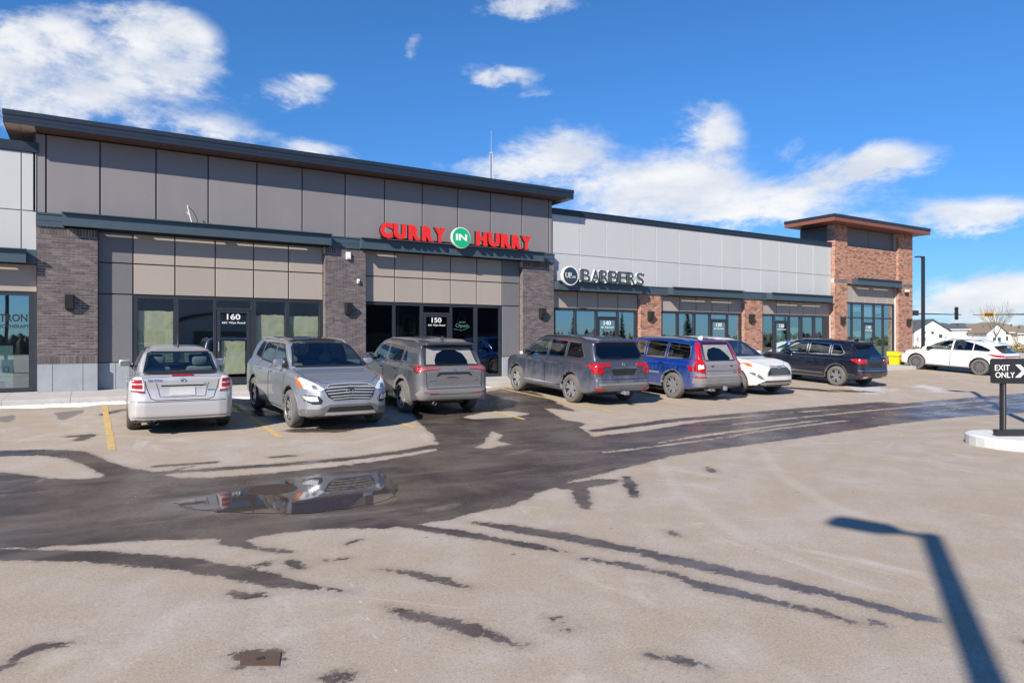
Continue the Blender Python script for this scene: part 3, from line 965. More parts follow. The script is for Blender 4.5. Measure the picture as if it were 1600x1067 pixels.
def bay(sx, zrows, Y, mat, dark=None):
    for i, (a, b) in enumerate(zip(sx[:-1], sx[1:])):
        mt = mat
        rows = zrows
        if dark and i in dark:
            mt = M_CHAR
            rows = dark[i]
        for za, zb in zip(rows[:-1], rows[1:]):
            panel(mt, a, b, za, zb, Y)


ZD = [.69, 2.49, 3.305, 4.11]
bay([.20, 1.005, 2.008, 3.029, 4.057, 5.043, 6.073], [2.49, 3.305, 4.11], 20.70, M_TAN, {0: ZD})
bay([7.348, 8.395, 9.384, 10.396, 11.407, 12.427, 13.17], [2.49, 3.305, 4.11], 20.70, M_TAN, {5: ZD})
bx('wall_backing', M_JOINT, .2, 1.02, 20.724, 21.0, 0, 2.49)
bx('wall_backing', M_JOINT, 12.43, 13.2, 20.724, 21.0, 0, 2.49)
bx('wall_backing', M_JOINT, -1.0, 14.4, 20.724, 21.0, 2.49, 4.28)

# left pale section
bx('upper_wall', M_GJOINT, -6.2, -1.083, 20.605, 20.9, 3.45, 5.95)
for a, b in [(-6.1, -4.02), (-4.02, -2.7), (-2.7, -1.40), (-1.40, -1.09)]:
    panel(M_GREY, a, b, 3.50, 4.47, 20.58, gap=.012)
    panel(M_GREY, a, b, 4.47, 5.92, 20.58, gap=.012)
bx('roof', M_FASCIA, -6.3, -1.06, 20.54, 34, 5.92, 6.16)
bx('belt_flashing', M_BELT, -1.32, -1.083, 20.52, 20.8, 3.17, 3.50)
for a, b in [(-5.2, -3.9), (-3.9, -2.4), (-2.4, -1.083)]:
    panel(M_TAN, a, b, 2.47, 3.17, 20.70)
bx('wall_backing', M_JOINT, -6.2, -1.083, 20.724, 21.0, 2.45, 3.2)

# grey section
gs = [14.545, 15.845, 17.14, 18.444, 19.765, 21.063, 22.355, 23.665, 24.984, 26.281, 27.585, 28.894, 30.178, 31.475, 31.66]
bx('upper_wall', M_GJOINT, 14.53, 31.66, 20.685, 21.0, 3.2, 5.95)
for a, b in zip(gs[:-1], gs[1:]):
    panel(M_GREY, a, b, 3.45, 4.49, 20.66, gap=.009)
    panel(M_GREY, a, b, 4.49, 5.945, 20.66, gap=.009)
b = MB()
b.box(14.53, 31.665, 20.62, 34, 5.945, 6.13)
b.box(14.53, 31.665, 20.60, 34, 6.13, 6.16)
b.build('roof', M_FASCIA, MALL)
for xa, xb in ((14.55, 14.60), (18.60, 20.36), (24.53, 26.60), (31.16, 31.66)):
    b = MB()
    b.box(xa, xb, 20.56, 20.74, 3.12, 3.42)
    b.box(xa - .002, xb + .002, 20.54, 20.742, 3.42, 3.45)
    b.build('belt_flashing', M_BELT, MALL)
bay([14.62, 15.79, 16.795, 17.803, 18.843], [2.47, 3.12], 20.745, M_TAN)
bay([20.006, 21.196, 22.177, 23.162, 24.211, 25.099], [2.47, 3.12], 20.745, M_TAN)
bay([26.333, 27.511, 28.507, 29.526, 30.538, 31.66], [2.47, 3.12], 20.745, M_TAN)
bx('wall_backing', M_JOINT, 14.5, 31.66, 20.77, 21.0, 2.45, 3.2)


def orange_face(x0, x1, z0, z1, Y, side=None, name='brick_pillar', yb=20.9, **k):
    pil = MB().box(x0 + .006, x1 - .006, Y + .008, yb, z0, z1 - .002).build(name, M_MORTAR, MALL)
    b = MB()
    brick_rows(b, x0, x1, z0, z1, Y, side=side, **k)
    b.build('brick_facing', M_OB, MALL, kind='stuff')
    return pil


orange_face(18.865, 20.0, 0.01, 3.12, 20.6, side=(18.865, 20.78), soldier_top=True)
orange_face(25.105, 26.33, 0.01, 3.12, 20.6, side=(25.105, 20.78), soldier_top=True)

# corner tower
orange_face(31.67, 32.72, 0.01, 4.145, 20.47, side=(31.67, 20.72))
orange_face(31.67, 32.72, 4.34, 7.055, 20.47, side=(31.67, 20.9), soldier_top=True)
orange_face(37.44, 38.85, 0.01, 4.145, 20.47, side=(37.44, 20.62))
orange_face(37.44, 38.85, 4.34, 7.055, 20.47, side=(37.44, 20.62), soldier_top=True)
orange_face(32.73, 37.43, 4.17, 6.08, 20.60, name='brick_wall', yb=21.0)
for a, c in ((31.67, 32.72), (37.44, 38.85)):
    MB().box(a + .006, c - .006, 20.478, 20.9, 4.145, 4.34).build('brick_band_backing', M_MORTAR, MALL)
    b = MB()
    n = int((c - a) / .0677)
    wd = (c - a) / n
    for i in range(n):
        b.box(a + i * wd + .005, a + (i + 1) * wd - .005, 20.468, 20.52, 4.15, 4.335)
    b.build('brick_band', M_DB, MALL, kind='stuff')
bx('tower_wall', M_JOINT, 31.90, 38.84, 20.775, 22.55, 6.1, 7.05)
for a, c in ((32.74, 35.03), (35.03, 37.43)):
    panel(M_CHAR, a, c, 6.10, 7.05, 20.745)
b = MB()
for ya, yb in ((20.9, 22.58),):
    b.box(31.88, 31.90, ya + .01, yb, 6.17, 7.05)
b.build('wall_panel', M_CHAR, MALL)
b = MB()
b.box(30.60, 39.42, 19.79, 22.62, 7.245, 7.39)
b.build('roof', M_FASCIA, MALL)
b = MB()
b.box(30.62, 39.40, 19.81, 22.60, 7.06, 7.243)
b.build('roof_soffit', M_WOODMET, MALL)
bay([32.74, 33.64, 34.66, 35.66, 36.7, 37.43], [3.21, 4.12], 20.70, M_TAN)
bx('wall_backing', M_JOINT, 32.72, 37.44, 20.726, 21.0, 3.2, 4.17)

# shells behind the shop fronts
b = MB()
b.box(-6.2, 38.8, 33.9, 34.0, 0, 5.9)
b.box(38.6, 38.83, 21.0, 34, 0, 5.9)
b.box(-6.3, -6.2, 20.6, 34, 0, 5.9)
b.build('rear_wall', M_CONC, MALL)
bx('interior_ceiling', M_INT, -6.2, 38.8, 21.0, 33.9, 3.25, 3.3)
bx('interior_floor', M_INTF, -6.2, 38.6, 20.76, 33.9, -.05, 0.015)
for xw, mt in ((-1.1, M_INT), (6.7, M_INT), (13.8, M_INT), (19.4, M_INT), (25.7, M_INT), (32.2, M_INT)):
    bx('partition_wall', mt, xw - .08, xw + .08, 21.0, 33.9, 0.015, 3.25)
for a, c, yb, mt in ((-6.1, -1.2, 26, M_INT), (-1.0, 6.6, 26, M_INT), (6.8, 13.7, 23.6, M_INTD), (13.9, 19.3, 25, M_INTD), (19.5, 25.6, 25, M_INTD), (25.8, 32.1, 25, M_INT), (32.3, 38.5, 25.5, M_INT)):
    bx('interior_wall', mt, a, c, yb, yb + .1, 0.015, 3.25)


# ------------------------------------------------------------------ shop fronts
def storefront(posts, z0, z1, Y, glass, door=None, transom=None, hand='r'):
    """posts: (x0,x1) of each upright; door: index of the opening that holds a door"""
    d = .11
    for i, ((a0, a1), (b0, b1)) in enumerate(zip(posts[:-1], posts[1:])):
        fr = MB()
        fr.box(a0, a1, Y, Y + d, z0, z1)
        fr.box(a1, b0, Y + .002, Y + d - .002, z1 - .075, z1)
        if i == len(posts) - 2:
            fr.box(b0, b1, Y, Y + d, z0, z1)
        if door == i:
            zt = 2.2
            fr.box(a1, b0, Y + .002, Y + d - .002, zt - .07, zt)
        else:
            fr.box(a1, b0, Y + .002, Y + d - .002, z0, z0 + .09)
            if transom:
                fr.box(a1, b0, Y + .004, Y + d - .004, transom - .035, transom + .035)
        if door == i and transom:
            fr.box(a1, b0, Y + .004, Y + d - .004, transom - .035, transom + .035)
        w_ = fr.build('window', M_ALU, MALL)
        rows = []
        if door == i:
            rows = [(2.2, z1 - .075)] if not transom else [(2.2, transom - .035), (transom + .035, z1 - .075)]
        else:
            rows = [(z0 + .09, z1 - .075)] if not transom else [(z0 + .09, transom - .035), (transom + .035, z1 - .075)]
        for za, zb in rows:
            MB().box(a1, b0, Y + .05, Y + .058, za, zb).build('pane', glass, w_)
        if door == i:
            x0, x1 = a1 + .01, b0 - .01
            dr = MB()
            dr.box(x0, x0 + .10, Y + .012, Y + .06, .03, 2.125)
            dr.box(x1 - .10, x1, Y + .012, Y + .06, .03, 2.125)
            dr.box(x0 + .10, x1 - .10, Y + .014, Y + .058, 1.995 + .06, 2.125)
            dr.box(x0 + .10, x1 - .10, Y + .014, Y + .058, .03, .23)
            do = dr.build('door', M_ALU, MALL)
            MB().box(x0 + .10, x1 - .10, Y + .033, Y + .041, .23, 2.055).build('pane', glass, do)
            h = MB()
            hx = x0 + .05 if hand == 'l' else x1 - .05
            h.tube([(hx, Y + .01, .95), (hx, Y - .04, .97), (hx, Y - .04, 1.22), (hx, Y + .01, 1.24)], .011, 6)
            h.build('handle', M_GALV, do)
            storefront.door = (do, x0 + .1, x1 - .1, Y + .033)


def door_lettering(num):
    do, x0, x1, Y = storefront.door
    c = (x0 + x1) / 2
    b = MB()
    put_text(b, num, c - .18, c + .18, 1.865, 2.03, Y - .002, .003, 0.02)
    put_text(b, '661 Wye Road', c - .31, c + .31, 1.735, 1.81, Y - .002, .003, 0.015)
    b.build('lettering', M_WHITE, do)


storefront([(-5.5, -5.4), (-4.3, -4.2), (-3.0, -2.9), (-1.26, -1.085)], .02, 2.46, 20.72, G_SHOPM)
storefront([(1.01, 1.11), (1.986, 2.097), (2.985, 3.055), (3.985, 4.123), (4.956, 5.067), (5.965, 6.072)], .02, 2.48, 20.72, G_SHOP, door=2, hand='l')
door_lettering('160')
storefront([(7.35, 7.45), (8.337, 8.425), (9.30, 9.40), (10.40, 10.47), (11.318, 11.444), (12.32, 12.428)], .02, 2.48, 20.72, G_SHOPD, door=2, hand='l')
door_lettering('150')
storefront([(14.54, 14.79), (15.685, 15.776), (16.706, 16.80), (17.80, 17.87), (18.727, 18.86)], .02, 2.46, 20.765, G_SHOPR, door=2)
door_lettering('140')
storefront([(20.01, 20.22), (21.067, 21.179), (22.055, 22.171), (23.03, 23.12), (24.163, 24.23), (25.0, 25.10)], .02, 2.46, 20.765, G_SHOPR, door=3)
door_lettering('130')
storefront([(26.335, 26.57), (27.352, 27.445), (28.486, 28.56), (29.316, 29.515), (30.372, 30.526), (31.201, 31.40)], .02, 2.46, 20.765, G_SHOPM, door=1)
door_lettering('120')
bx('wall_backing', M_ALU, 31.40, 31.66, 20.765, 20.9, 0.02, 2.46)
storefront([(32.725, 32.80), (33.50, 33.58), (34.48, 34.56), (35.51, 35.59), (36.36, 36.44), (37.36, 37.435)], .02, 3.2, 20.70, G_SHOPM, door=2, transom=2.43)
door_lettering('118')


# ------------------------------------------------------------------ canopies (attached metal awnings)
def canopy(x0, x1, z0, z1, slots, wallY=20.7, label=None):
    b = MB()
    Yf = 20.27
    b.box(x0, x1, Yf, Yf + .04, z0, z1)
    b.box(x0 - .02, x1 + .02, Yf - .085, Yf + .02, z1, z1 + .022)
    b.box(x0 + .002, x1 - .002, Yf - .008, Yf + .04, z0 - .012, z0)
    for xa in (x0, x1 - .03):
        b.box(xa, xa + .03, Yf + .04, wallY - .02, z0 + .01, z1 - .005)
    zs = z0 + .05
    b.box(x0 + .03, x1 - .03, Yf + .04, 20.52, zs, zs + .02)
    b.box(x0 + .03, x1 - .03, 20.575, wallY + .02, zs, zs + .02)
    # webs closing the slit between openings
    edges = [x0 + .03] + [q for s in slots for q in s] + [x1 - .03]
    for i in range(0, len(edges), 2):
        b.box(edges[i], edges[i + 1], 20.52, 20.575, zs + .001, zs + .019)
    return b.build('canopy', M_BELT, MALL)


canopy(-6.0, -1.29, 3.17, 3.47, [(-5.6, -3.9), (-3.4, -1.72)])
canopy(-.55, 6.20, 4.14, 4.44, [(.12, .86), (1.25, 3.05), (3.35, 5.35)])
canopy(7.14, 13.94, 4.11, 4.41, [(7.55, 8.2)])
canopy(14.56, 18.64, 3.13, 3.43, [], 20.74)
canopy(20.32, 24.57, 3.13, 3.43, [(20.95, 22.4), (22.75, 24.1)], 20.74)
canopy(26.56, 31.2, 3.13, 3.43, [(27.2, 28.75), (29.1, 30.55)], 20.74)
canopy(33.3, 37.40, 4.10, 4.42, [(33.4, 34.8), (35.15, 36.55)], 20.7)


# ------------------------------------------------------------------ signs
SG = empty('restaurant_sign', (10.4, 20.1, 4.4), 'red block letter sign with a green round disc in the middle, on the canopy', 'shop sign')
for s, x0, x1 in [('C', 7.65, 8.07), ('U', 8.09, 8.52), ('R', 8.59, 9.0), ('R', 9.05, 9.48), ('Y', 9.48, 9.9),
                  ('H', 11.02, 11.45), ('U', 11.5, 11.94), ('R', 11.99, 12.42), ('R', 12.43, 12.84), ('Y', 12.81, 13.25)]:
    b = MB()
    put_text(b, s, x0 + .008, x1 - .008, 4.448, 4.922, 20.155, .10, .075)
    b.cur = 1
    put_text(b, s, x0, x1, 4.44, 4.93, 20.17, .015, .075)
    put_text(b, s, x0 + .02, x1 - .02, 4.46, 4.91, 20.155, .09, .06)
    b2 = MB()
    put_text(b2, s, x0 + .004, x1 - .004, 4.444, 4.926, 20.05, .012, .075)
    o_ = b.build('letter', [M_REDSIDE, M_REDSIDE], SG)
    b2.build('letter_face', M_RED, o_)
b = MB()
b.lathe([(0, .345), (.10, .345)], (10.47, 20.06, 4.66), 'y', 48)
dsk = b.build('disc', [M_WHITE], SG, smooth=True)
MB().lathe([(0, .32), (.012, .32)], (10.47, 20.05, 4.66), 'y', 48).build('disc_face', M_GREEN, dsk, smooth=True)
b = MB()
put_text(b, 'IN', 10.27, 10.68, 4.56, 4.78, 20.05, .008, .035)
b.build('lettering', M_WHITE, dsk)
MB().box(7.7, 13.2, 20.155, 20.20, 4.445, 4.50).box(7.9, 7.95, 20.2, 20.58, 4.45, 4.5).box(10.6, 10.65, 20.2, 20.58, 4.45, 4.5).box(13.0, 13.05, 20.2, 20.58, 4.45, 4.5).build('mounting_rail', M_BLACKM, SG)

SB = empty('barber_sign', (16.5, 20.1, 3.5), 'white rimmed round badge beside a row of slate serif barber letters', 'shop sign')
b = MB().lathe([(0, .355), (.12, .355)], (14.97, 20.08, 3.63), 'y', 48)
dsk = b.build('disc', M_WHITE, SB, smooth=True)
MB().lathe([(0, .312), (.012, .312)], (14.97, 20.07, 3.63), 'y', 48).build('disc_face', M_NAVY, dsk, smooth=True)
b = MB()
put_text(b, 'UP', 14.74, 15.02, 3.55, 3.73, 20.07, .006, .0)
for xa in (14.73, 14.85, 14.93):
    b.box(xa, xa + .07, 20.064, 20.07, 3.72, 3.738)
b.box(14.92, 14.99, 20.064, 20.07, 3.545, 3.562)
put_text(b, 'CUT', 15.03, 15.2, 3.55, 3.62, 20.07, .006, .0)
b.build('lettering', M_WHITE, dsk)
bw = (18.59 - 15.47) / 7
for i, s in enumerate('BARBERS'):
    x0 = 15.47 + i * bw + .02
    x1 = x0 + bw - .05
    hh = .46

    def letter(mb, y, dep, g):
        put_text(mb, s, x0 - g, x1 + g, 3.445 - g, 3.445 + hh + g, y, dep, .012)
        sr = .035
        y += .002
        dep += .004
        if s in 'BRE':
            mb.box(x0 - .05 - g, x0 + .13 + g, y - dep, y, 3.445 - g, 3.445 + sr + g)
            mb.box(x0 - .05 - g, x0 + .13 + g, y - dep, y, 3.445 + hh - sr - g, 3.445 + hh + g)
            mb.box(x0 - g, x0 + .095 + g, y - dep, y, 3.46, 3.43 + hh)
        if s in 'AR':
            mb.box(x1 - .12 - g, x1 + .04 + g, y - dep, y, 3.445 - g, 3.445 + sr + g)
        if s == 'A':
            mb.box(x0 - .04 - g, x0 + .12 + g, y - dep, y, 3.445 - g, 3.445 + sr + g)
        if s == 'E':
            mb.box(x1 - .03 - g, x1 + g, y - dep, y, 3.445 - g, 3.445 + .12)
            mb.box(x1 - .03 - g, x1 + g, y - dep, y, 3.445 + hh - .11, 3.445 + hh + g)
        if s == 'S':
            mb.box(x1 - .03 - g, x1 + g, y - dep, y, 3.445 + hh - .14, 3.445 + hh + g)
            mb.box(x0 - g, x0 + .03 + g, y - dep, y, 3.445, 3.445 + .14)
    b = MB()
    letter(b, 20.17, .085, .006)
    o_ = b.build('letter', M_WHITE, SB)
    b2 = MB()
    letter(b2, 20.083, .012, .002)
    b2.build('letter_face', M_LETTERGREY, o_)
MB().box(15.3, 18.6, 20.205, 20.24, 3.46, 3.52).box(15.5, 15.55, 20.24, 20.55, 3.46, 3.5).box(18.3, 18.35, 20.24, 20.55, 3.46, 3.5).build('mounting_rail', M_BLACKM, SB)

# ------------------------------------------------------------------ wall lights
places = [(-.41, 20.5, 'brown pillar left of unit 160'), (6.77, 20.5, 'brown pillar under two white boxes'), (13.96, 20.5, 'brown pillar beside the barber shop'),
          (19.33, 20.6, 'orange pillar just right of the barber shop'), (25.48, 20.6, 'orange pillar left of unit 120'), (32.23, 20.47, 'near pier of the corner tower'), (38.33, 20.47, 'far pier of the corner tower')]
for i, (x, y, where) in enumerate(places):
    t = empty('wall_light', (x, y, 2.24), 'dark wedge light on ' + where, 'wall light', 'wall lights on the brick piers')
    b = MB()
    b.prism([(y - .001, 2.05), (y - .12, 2.08), (y - .22, 2.38), (y - .22, 2.43), (y - .001, 2.43)], x - .085, x + .085, 'x')
    b.build('housing', M_BLACKM, t)
    MB().box(x - .10, x + .10, y - .012, y - .0015, 2.10, 2.44).build('back_plate', M_BLACKM, t)

# small fittings
t = empty('alarm_box', (6.78, 20.5, 3.85), 'larger white box high on the middle brown brick pillar', 'alarm box')
MB().rbox((6.78, 20.46, 3.865), (.15, .08, .23), .02).build('case', M_WHITE, t)
MB().box(6.74, 6.82, 20.416, 20.42, 3.77, 3.79).build('vent', M_GALV, t)
t = empty('motion_sensor', (7.10, 20.5, 3.1), 'small white sensor lower down on the middle brown brick pillar', 'sensor')
MB().rbox((7.10, 20.465, 3.10), (.085, .07, .14), .018).build('case', M_WHITE, t)
MB().rbox((7.10, 20.425, 3.08), (.05, .02, .05), .008).build('lens', M_GALV, t)
t = empty('security_camera', (38.2, 20.45, 3.9), 'white security camera on the far pier of the corner tower', 'camera')
MB().rbox((38.05, 20.33, 3.95), (.3, .12, .12), .02).build('housing', M_WHITE, t)
MB().tube([(38.2, 20.47, 3.75), (38.2, 20.36, 3.8), (38.18, 20.34, 3.9)], .03, 8).build('bracket', M_BLACKM, t)
t = empty('cable_bracket', (2.36, 20.6, 4.5), 'thin white wire bracket standing on the canopy before the brown wall', 'bracket')
MB().tube([(2.38, 20.3, 4.46), (2.34, 20.32, 4.62), (2.30, 20.33, 4.80), (2.27, 20.33, 4.93)], .012, 5).tube([(2.33, 20.32, 4.66), (2.25, 20.33, 4.75)], .010, 5).build('stem', M_WHITE, t)
MB().tube([(2.30, 20.33, 4.88), (2.42, 20.35, 4.78), (2.52, 20.4, 4.6), (2.56, 20.5, 4.46)], .008, 5).build('cable', M_BLACKM, t)


# ------------------------------------------------------------------ things in the windows
def sheet(name, x0, x1, z0, z1, y, mat, label, cat='paper sheet', group=None, wob=.012):
    b = MB()
    nx, nz = 10, 10
    r_ = random.Random(int(x0 * 100))
    vs = []
    for i in range(nx + 1):
        for j in range(nz + 1):
            e = r_.uniform(-.012, .012) if j in (0, nz) else 0
            vs.append((x0 + (x1 - x0) * i / nx, y + r_.uniform(-wob, wob), z0 + (z1 - z0) * j / nz + e))
    n = nz + 1
    b.add(vs, [(i * n + j, (i + 1) * n + j, (i + 1) * n + j + 1, i * n + j + 1) for i in range(nx) for j in range(nz)])
    o_ = b.build(name, mat, smooth='all')
    tag(o_, label, cat, group)
    return o_


gp_ = 'yellow-green paper sheets taped inside unit 160'
sheet('paper_sheet', 1.13, 1.97, .1, 2.07, 20.82, M_PAPER, 'yellow-green paper covering the first window of unit 160', group=gp_)
sheet('paper_sheet', 2.12, 2.97, .1, .95, 20.82, M_PAPER, 'low yellow-green paper behind the silver sedan roof', group=gp_)
sheet('paper_sheet', 3.2, 3.84, .32, 1.26, 20.80, M_PAPER, 'torn yellow-green paper inside the door numbered 160', group=gp_)
sheet('paper_sheet', 4.13, 4.94, .1, 2.02, 20.82, M_PAPER, 'tall yellow-green paper just right of the 160 door', group=gp_)
sheet('paper_sheet', 5.08, 5.95, .1, 2.0, 20.82, M_PAPER, 'yellow-green paper beside the middle brown brick pillar', group=gp_)
for k, (x0, x1, z0, z1, mt, lb) in enumerate([
        (27.66, 28.30, .75, 1.58, M_MINT, 'mint notice sheet on the door numbered 120'),
        (28.62, 29.26, .95, 1.86, M_MINT, 'mint poster with dark tree shape beside door 120'),
        (33.66, 34.4, .3, 1.75, M_MINT, 'mint poster with dark tree shape beside tower door 118'),
        (34.75, 35.3, .5, 1.60, M_MINT, 'mint notice sheet on the tower door numbered 118')]):
    sheet('notice', x0, x1, z0, z1, 20.84 if x0 < 32 else 20.77, mt, lb, 'notice', 'mint notices in unit windows', .002)
for x, z in ((28.94, 1.36), (34.0, 1.0)):
    b = MB().prism([(x - .17, z - .1), (x + .17, z - .1), (x + .06, z + .12), (x, z + .24), (x - .06, z + .12)], 20.826 if x < 32 else 20.755, 20.830 if x < 32 else 20.76, 'y')
    tag(b.build('tree_picture', M_CHAR), 'dark tree silhouette printed on the ' + ('poster beside door 120' if x < 32 else 'poster beside the tower door'), 'picture')
for x0, x1, lb in ((29.53, 30.36, 'first green strip of painted lawn reflection right of door 120'), (30.54, 31.19, 'second green strip of painted lawn reflection near the corner tower pier')):  # added sheets coloured to imitate lawn reflected low in the panes
    tag(MB().box(x0, x1, 20.835, 20.84, .12, 1.28).build('lawn_reflection', M_GRNLOW), lb, 'window film', 'painted lawn reflections low in windows')
for x0, x1, lb in ((32.82, 33.48, 'painted lawn reflection in the narrow first tower window'), (35.61, 36.34, 'painted lawn reflection right of the tower door'), (36.46, 37.34, 'painted lawn reflection in the last tower window')):
    tag(MB().box(x0, x1, 20.77, 20.775, .12, 1.35).build('lawn_reflection', M_GRNLOW), lb, 'window film', 'painted lawn reflections low in windows')
# white blinds in the tower's upper lights
for x0, x1, z0, z1, lb in ((32.95, 33.2, 2.5, 3.1, 'narrow pale blind in the first upper tower light'), (33.62, 34.4, 2.75, 3.0, 'pale blind in the second upper tower light'), (34.7, 35.4, 2.5, 3.0, 'pale blind above the tower door'), (35.65, 36.3, 2.7, 3.0, 'pale blind in the fourth upper tower light')):
    tag(MB().box(x0, x1, 20.79, 20.8, z0, z1).build('blind', M_NOTW), lb, 'blind', 'pale blinds in the tower glazing')

# unit 150: picture, garland, striped screen, neon
t = empty('picture', (8.98, 21.1, 1.5), 'green picture in a pale frame inside unit 150', 'picture')
MB().box(8.86, 9.30, 21.15, 21.17, 1.48, 2.12).build('frame', M_WOODF, t)
MB().box(8.93, 9.23, 21.14, 21.149, 1.56, 2.04).build('canvas', M_DARKPIC, t)
b = MB()
for k in range(4):
    b.box(9.02 + .01 * k, 9.13 - .01 * k, 21.133, 21.139, 1.62 + k * .09, 1.67 + k * .09)
b.build('motif', M_GOLD, t)
b = MB()
rg = random.Random(5)
for k in range(46):
    z = .7 + k * .037
    c = (9.44 + rg.uniform(-.05, .05), 21.05 + rg.uniform(-.03, .03), z)
    b.rbox(c, (.05, .05, .045), .015, seg=1)
tag(b.build('garland', M_RED), 'string of red flowers hanging beside door 150', 'garland')
b = MB()
for k in range(26):
    b.box(8.5 + k * .06, 8.53 + k * .06, 21.25, 21.28, .1, 2.6)
tag(b.build('slatted_screen', M_WOODF), 'thin vertical slat screen inside unit 150', 'screen')
M_NEON = bpy.data.materials.new('neon_tube')
M_NEON.use_nodes = True
nb_ = M_NEON.node_tree.nodes['Principled BSDF']
nb_.inputs['Base Color'].default_value = (.7, .95, .85, 1)
nb_.inputs['Emission Color'].default_value = (.6, 1, .8, 1)
nb_.inputs['Emission Strength'].default_value = .7
t = empty('neon_sign', (10.9, 20.9, 1.7), 'pale NOW OPEN neon sign hanging in unit 150 window', 'neon sign')
b = MB()
put_text(b, 'NOW', 10.8, 11.05, 1.86, 1.92, 20.86, .008, .01)
put_text(b, 'Open', 10.66, 11.16, 1.68, 1.84, 20.86, .008, .01)
b.tube([(10.6, 20.87, 1.66), (10.9, 20.87, 1.61), (11.22, 20.87, 1.72), (11.1, 20.87, 1.84)], .008, 5)
b.build('lettering', M_NEON, t)
MB().tube([(10.72, 20.88, 1.9), (10.91, 20.88, 2.3), (11.1, 20.88, 1.9)], .004, 4).tube([(10.6, 20.88, 1.7), (10.62, 20.88, 1.5), (10.8, 20.88, 1.42), (11.0, 20.88, 1.55), (11.1, 20.88, 1.7)], .005, 4).build('cord', M_WHITE, t)
# unit 140: round OPEN sign and barber pole
t = empty('open_sign', (18.25, 20.9, 1.7), 'faint round OPEN sign in the barber shop window', 'open sign')
b = MB()
ring = [(18.2 + .24 * math.cos(a), 20.86, 1.72 + .24 * math.sin(a)) for a in np.linspace(0, 2 * math.pi, 28)]
b.tube(ring, .008, 5, cap=False)
put_text(b, 'OPEN', 18.04, 18.36, 1.68, 1.78, 20.86, .006, .0)
b.build('lettering', M_NOTW, t)
t = empty('barber_pole', (18.6, 20.95, .9), 'white and teal striped barber pole in the shop window', 'barber pole')
b = MB()
b.lathe([(1.9, .0), (1.93, .05), (1.98, .075), (2.03, .05), (2.05, 0)], (18.6, 20.95, 0), 'z', 14)
b.lathe([(.9, .05), (1.9, .05)], (18.6, 20.95, 0), 'z', 14)
b.build('cylinder_body', M_WHITE, t, smooth=True)
b = MB()
M_TEAL = M('teal_stripe', (.04, .3, .3), .4)
for k in range(9):
    b.tube([(18.6 + .053 * math.cos(a + k), 20.95 + .053 * math.sin(a + k), .95 + k * .1 + a * .02) for a in np.linspace(math.pi * .9, math.pi * 2.1, 7)], .018, 4)
b.build('stripe', M_TEAL, t)

# unit 170 lettering and poster
b = MB()
put_text(b, 'TRON', -1.85, -1.29, 1.74, 1.93, 20.765, .003, .02)
put_text(b, 'PHYSIOTHERAPY', -2.08, -1.25, 1.58, 1.67, 20.765, .003, .02)
tag(b.build('window_lettering', M_BLACKM), 'black physiotherapy lettering on the glass left of the first brown brick pillar', 'lettering')
t = empty('poster', (-1.8, 20.9, .1), 'mint poster reading 170 behind the glass at the far left', 'poster')
MB().box(-2.25, -1.59, 20.90, 20.905, .10, 1.15).build('sheet', M_MINT, t)
b = MB()
put_text(b, '170', -2.05, -1.66, .48, .64, 20.9, .003, .0)
put_text(b, '661 Wye Rd', -2.1, -1.65, .36, .42, 20.9, .003, .0)
b.box(-2.2, -1.75, 20.896, 20.9, .12, .28)
b.build('lettering', M_CHAR, t)

# ------------------------------------------------------------------ yellow bins, blue sign
def yellow_bin(x, y, s, label):
    t = empty('grit_bin', (x, y, 0), label, 'bin', 'yellow bins by the corner tower')
    b = MB()
    prof = [(0.0, .27), (.44, .33)]
    z0 = 0.0
    vs = []
    for z, r_ in ((0, .27), (.45, .34)):
        vs += [(x - r_ * s, y - .24 * s - (r_ - .27), z), (x + r_ * s, y - .24 * s - (r_ - .27), z), (x + r_ * s, y + .24 * s, z), (x - r_ * s, y + .24 * s, z)]
    b.add(vs, [(0, 1, 2, 3), (4, 5, 6, 7), (0, 1, 5, 4), (1, 2, 6, 5), (2, 3, 7, 6), (3, 0, 4, 7)])
    b.build('body', M_YEL, t)
    b = MB()
    b.prism([(y - .34 * s, .45), (y - .36 * s, .50), (y - .30 * s, .60), (y + .26 * s, .68), (y + .30 * s, .66), (y + .30 * s, .45)], x - .40 * s, x + .40 * s, 'x')
    b.build('lid', M_YEL, t)
    MB().box(x - .08, x + .08, y - .37 * s, y - .36 * s + .005, .47, .53).build('latch', M_BLACKM, t)


yellow_bin(35.95, 19.75, 1.0, 'full yellow grit bin at the corner tower beside the white crossover')
yellow_bin(33.9, 20.2, .9, 'yellow grit bin half hidden by the black suv tail')
t = empty('parking_sign', (27.2, 19.7, 0), 'small blue accessible parking sign before door 120', 'sign')
MB().box(27.0, 27.03, 19.70, 19.73, 0, 1.22).build('post', M_GALV, t)
MB().box(26.90, 27.13, 19.685, 19.698, .98, 1.24).build('plate', M_BLUE, t)
b = MB()
b.lathe([(0, .022), (.004, .022)], (27.0, 19.68, 1.19), 'y', 10)
b.box(26.99, 27.01, 19.681, 19.684, 1.08, 1.17).box(27.01, 27.06, 19.681, 19.684, 1.10, 1.12)
b.tube([(27.01 + .045 * math.cos(a), 19.683, 1.07 + .045 * math.sin(a)) for a in np.linspace(1.8, 6.0, 10)], .007, 4)
b.build('symbol', M_WHITE, t)

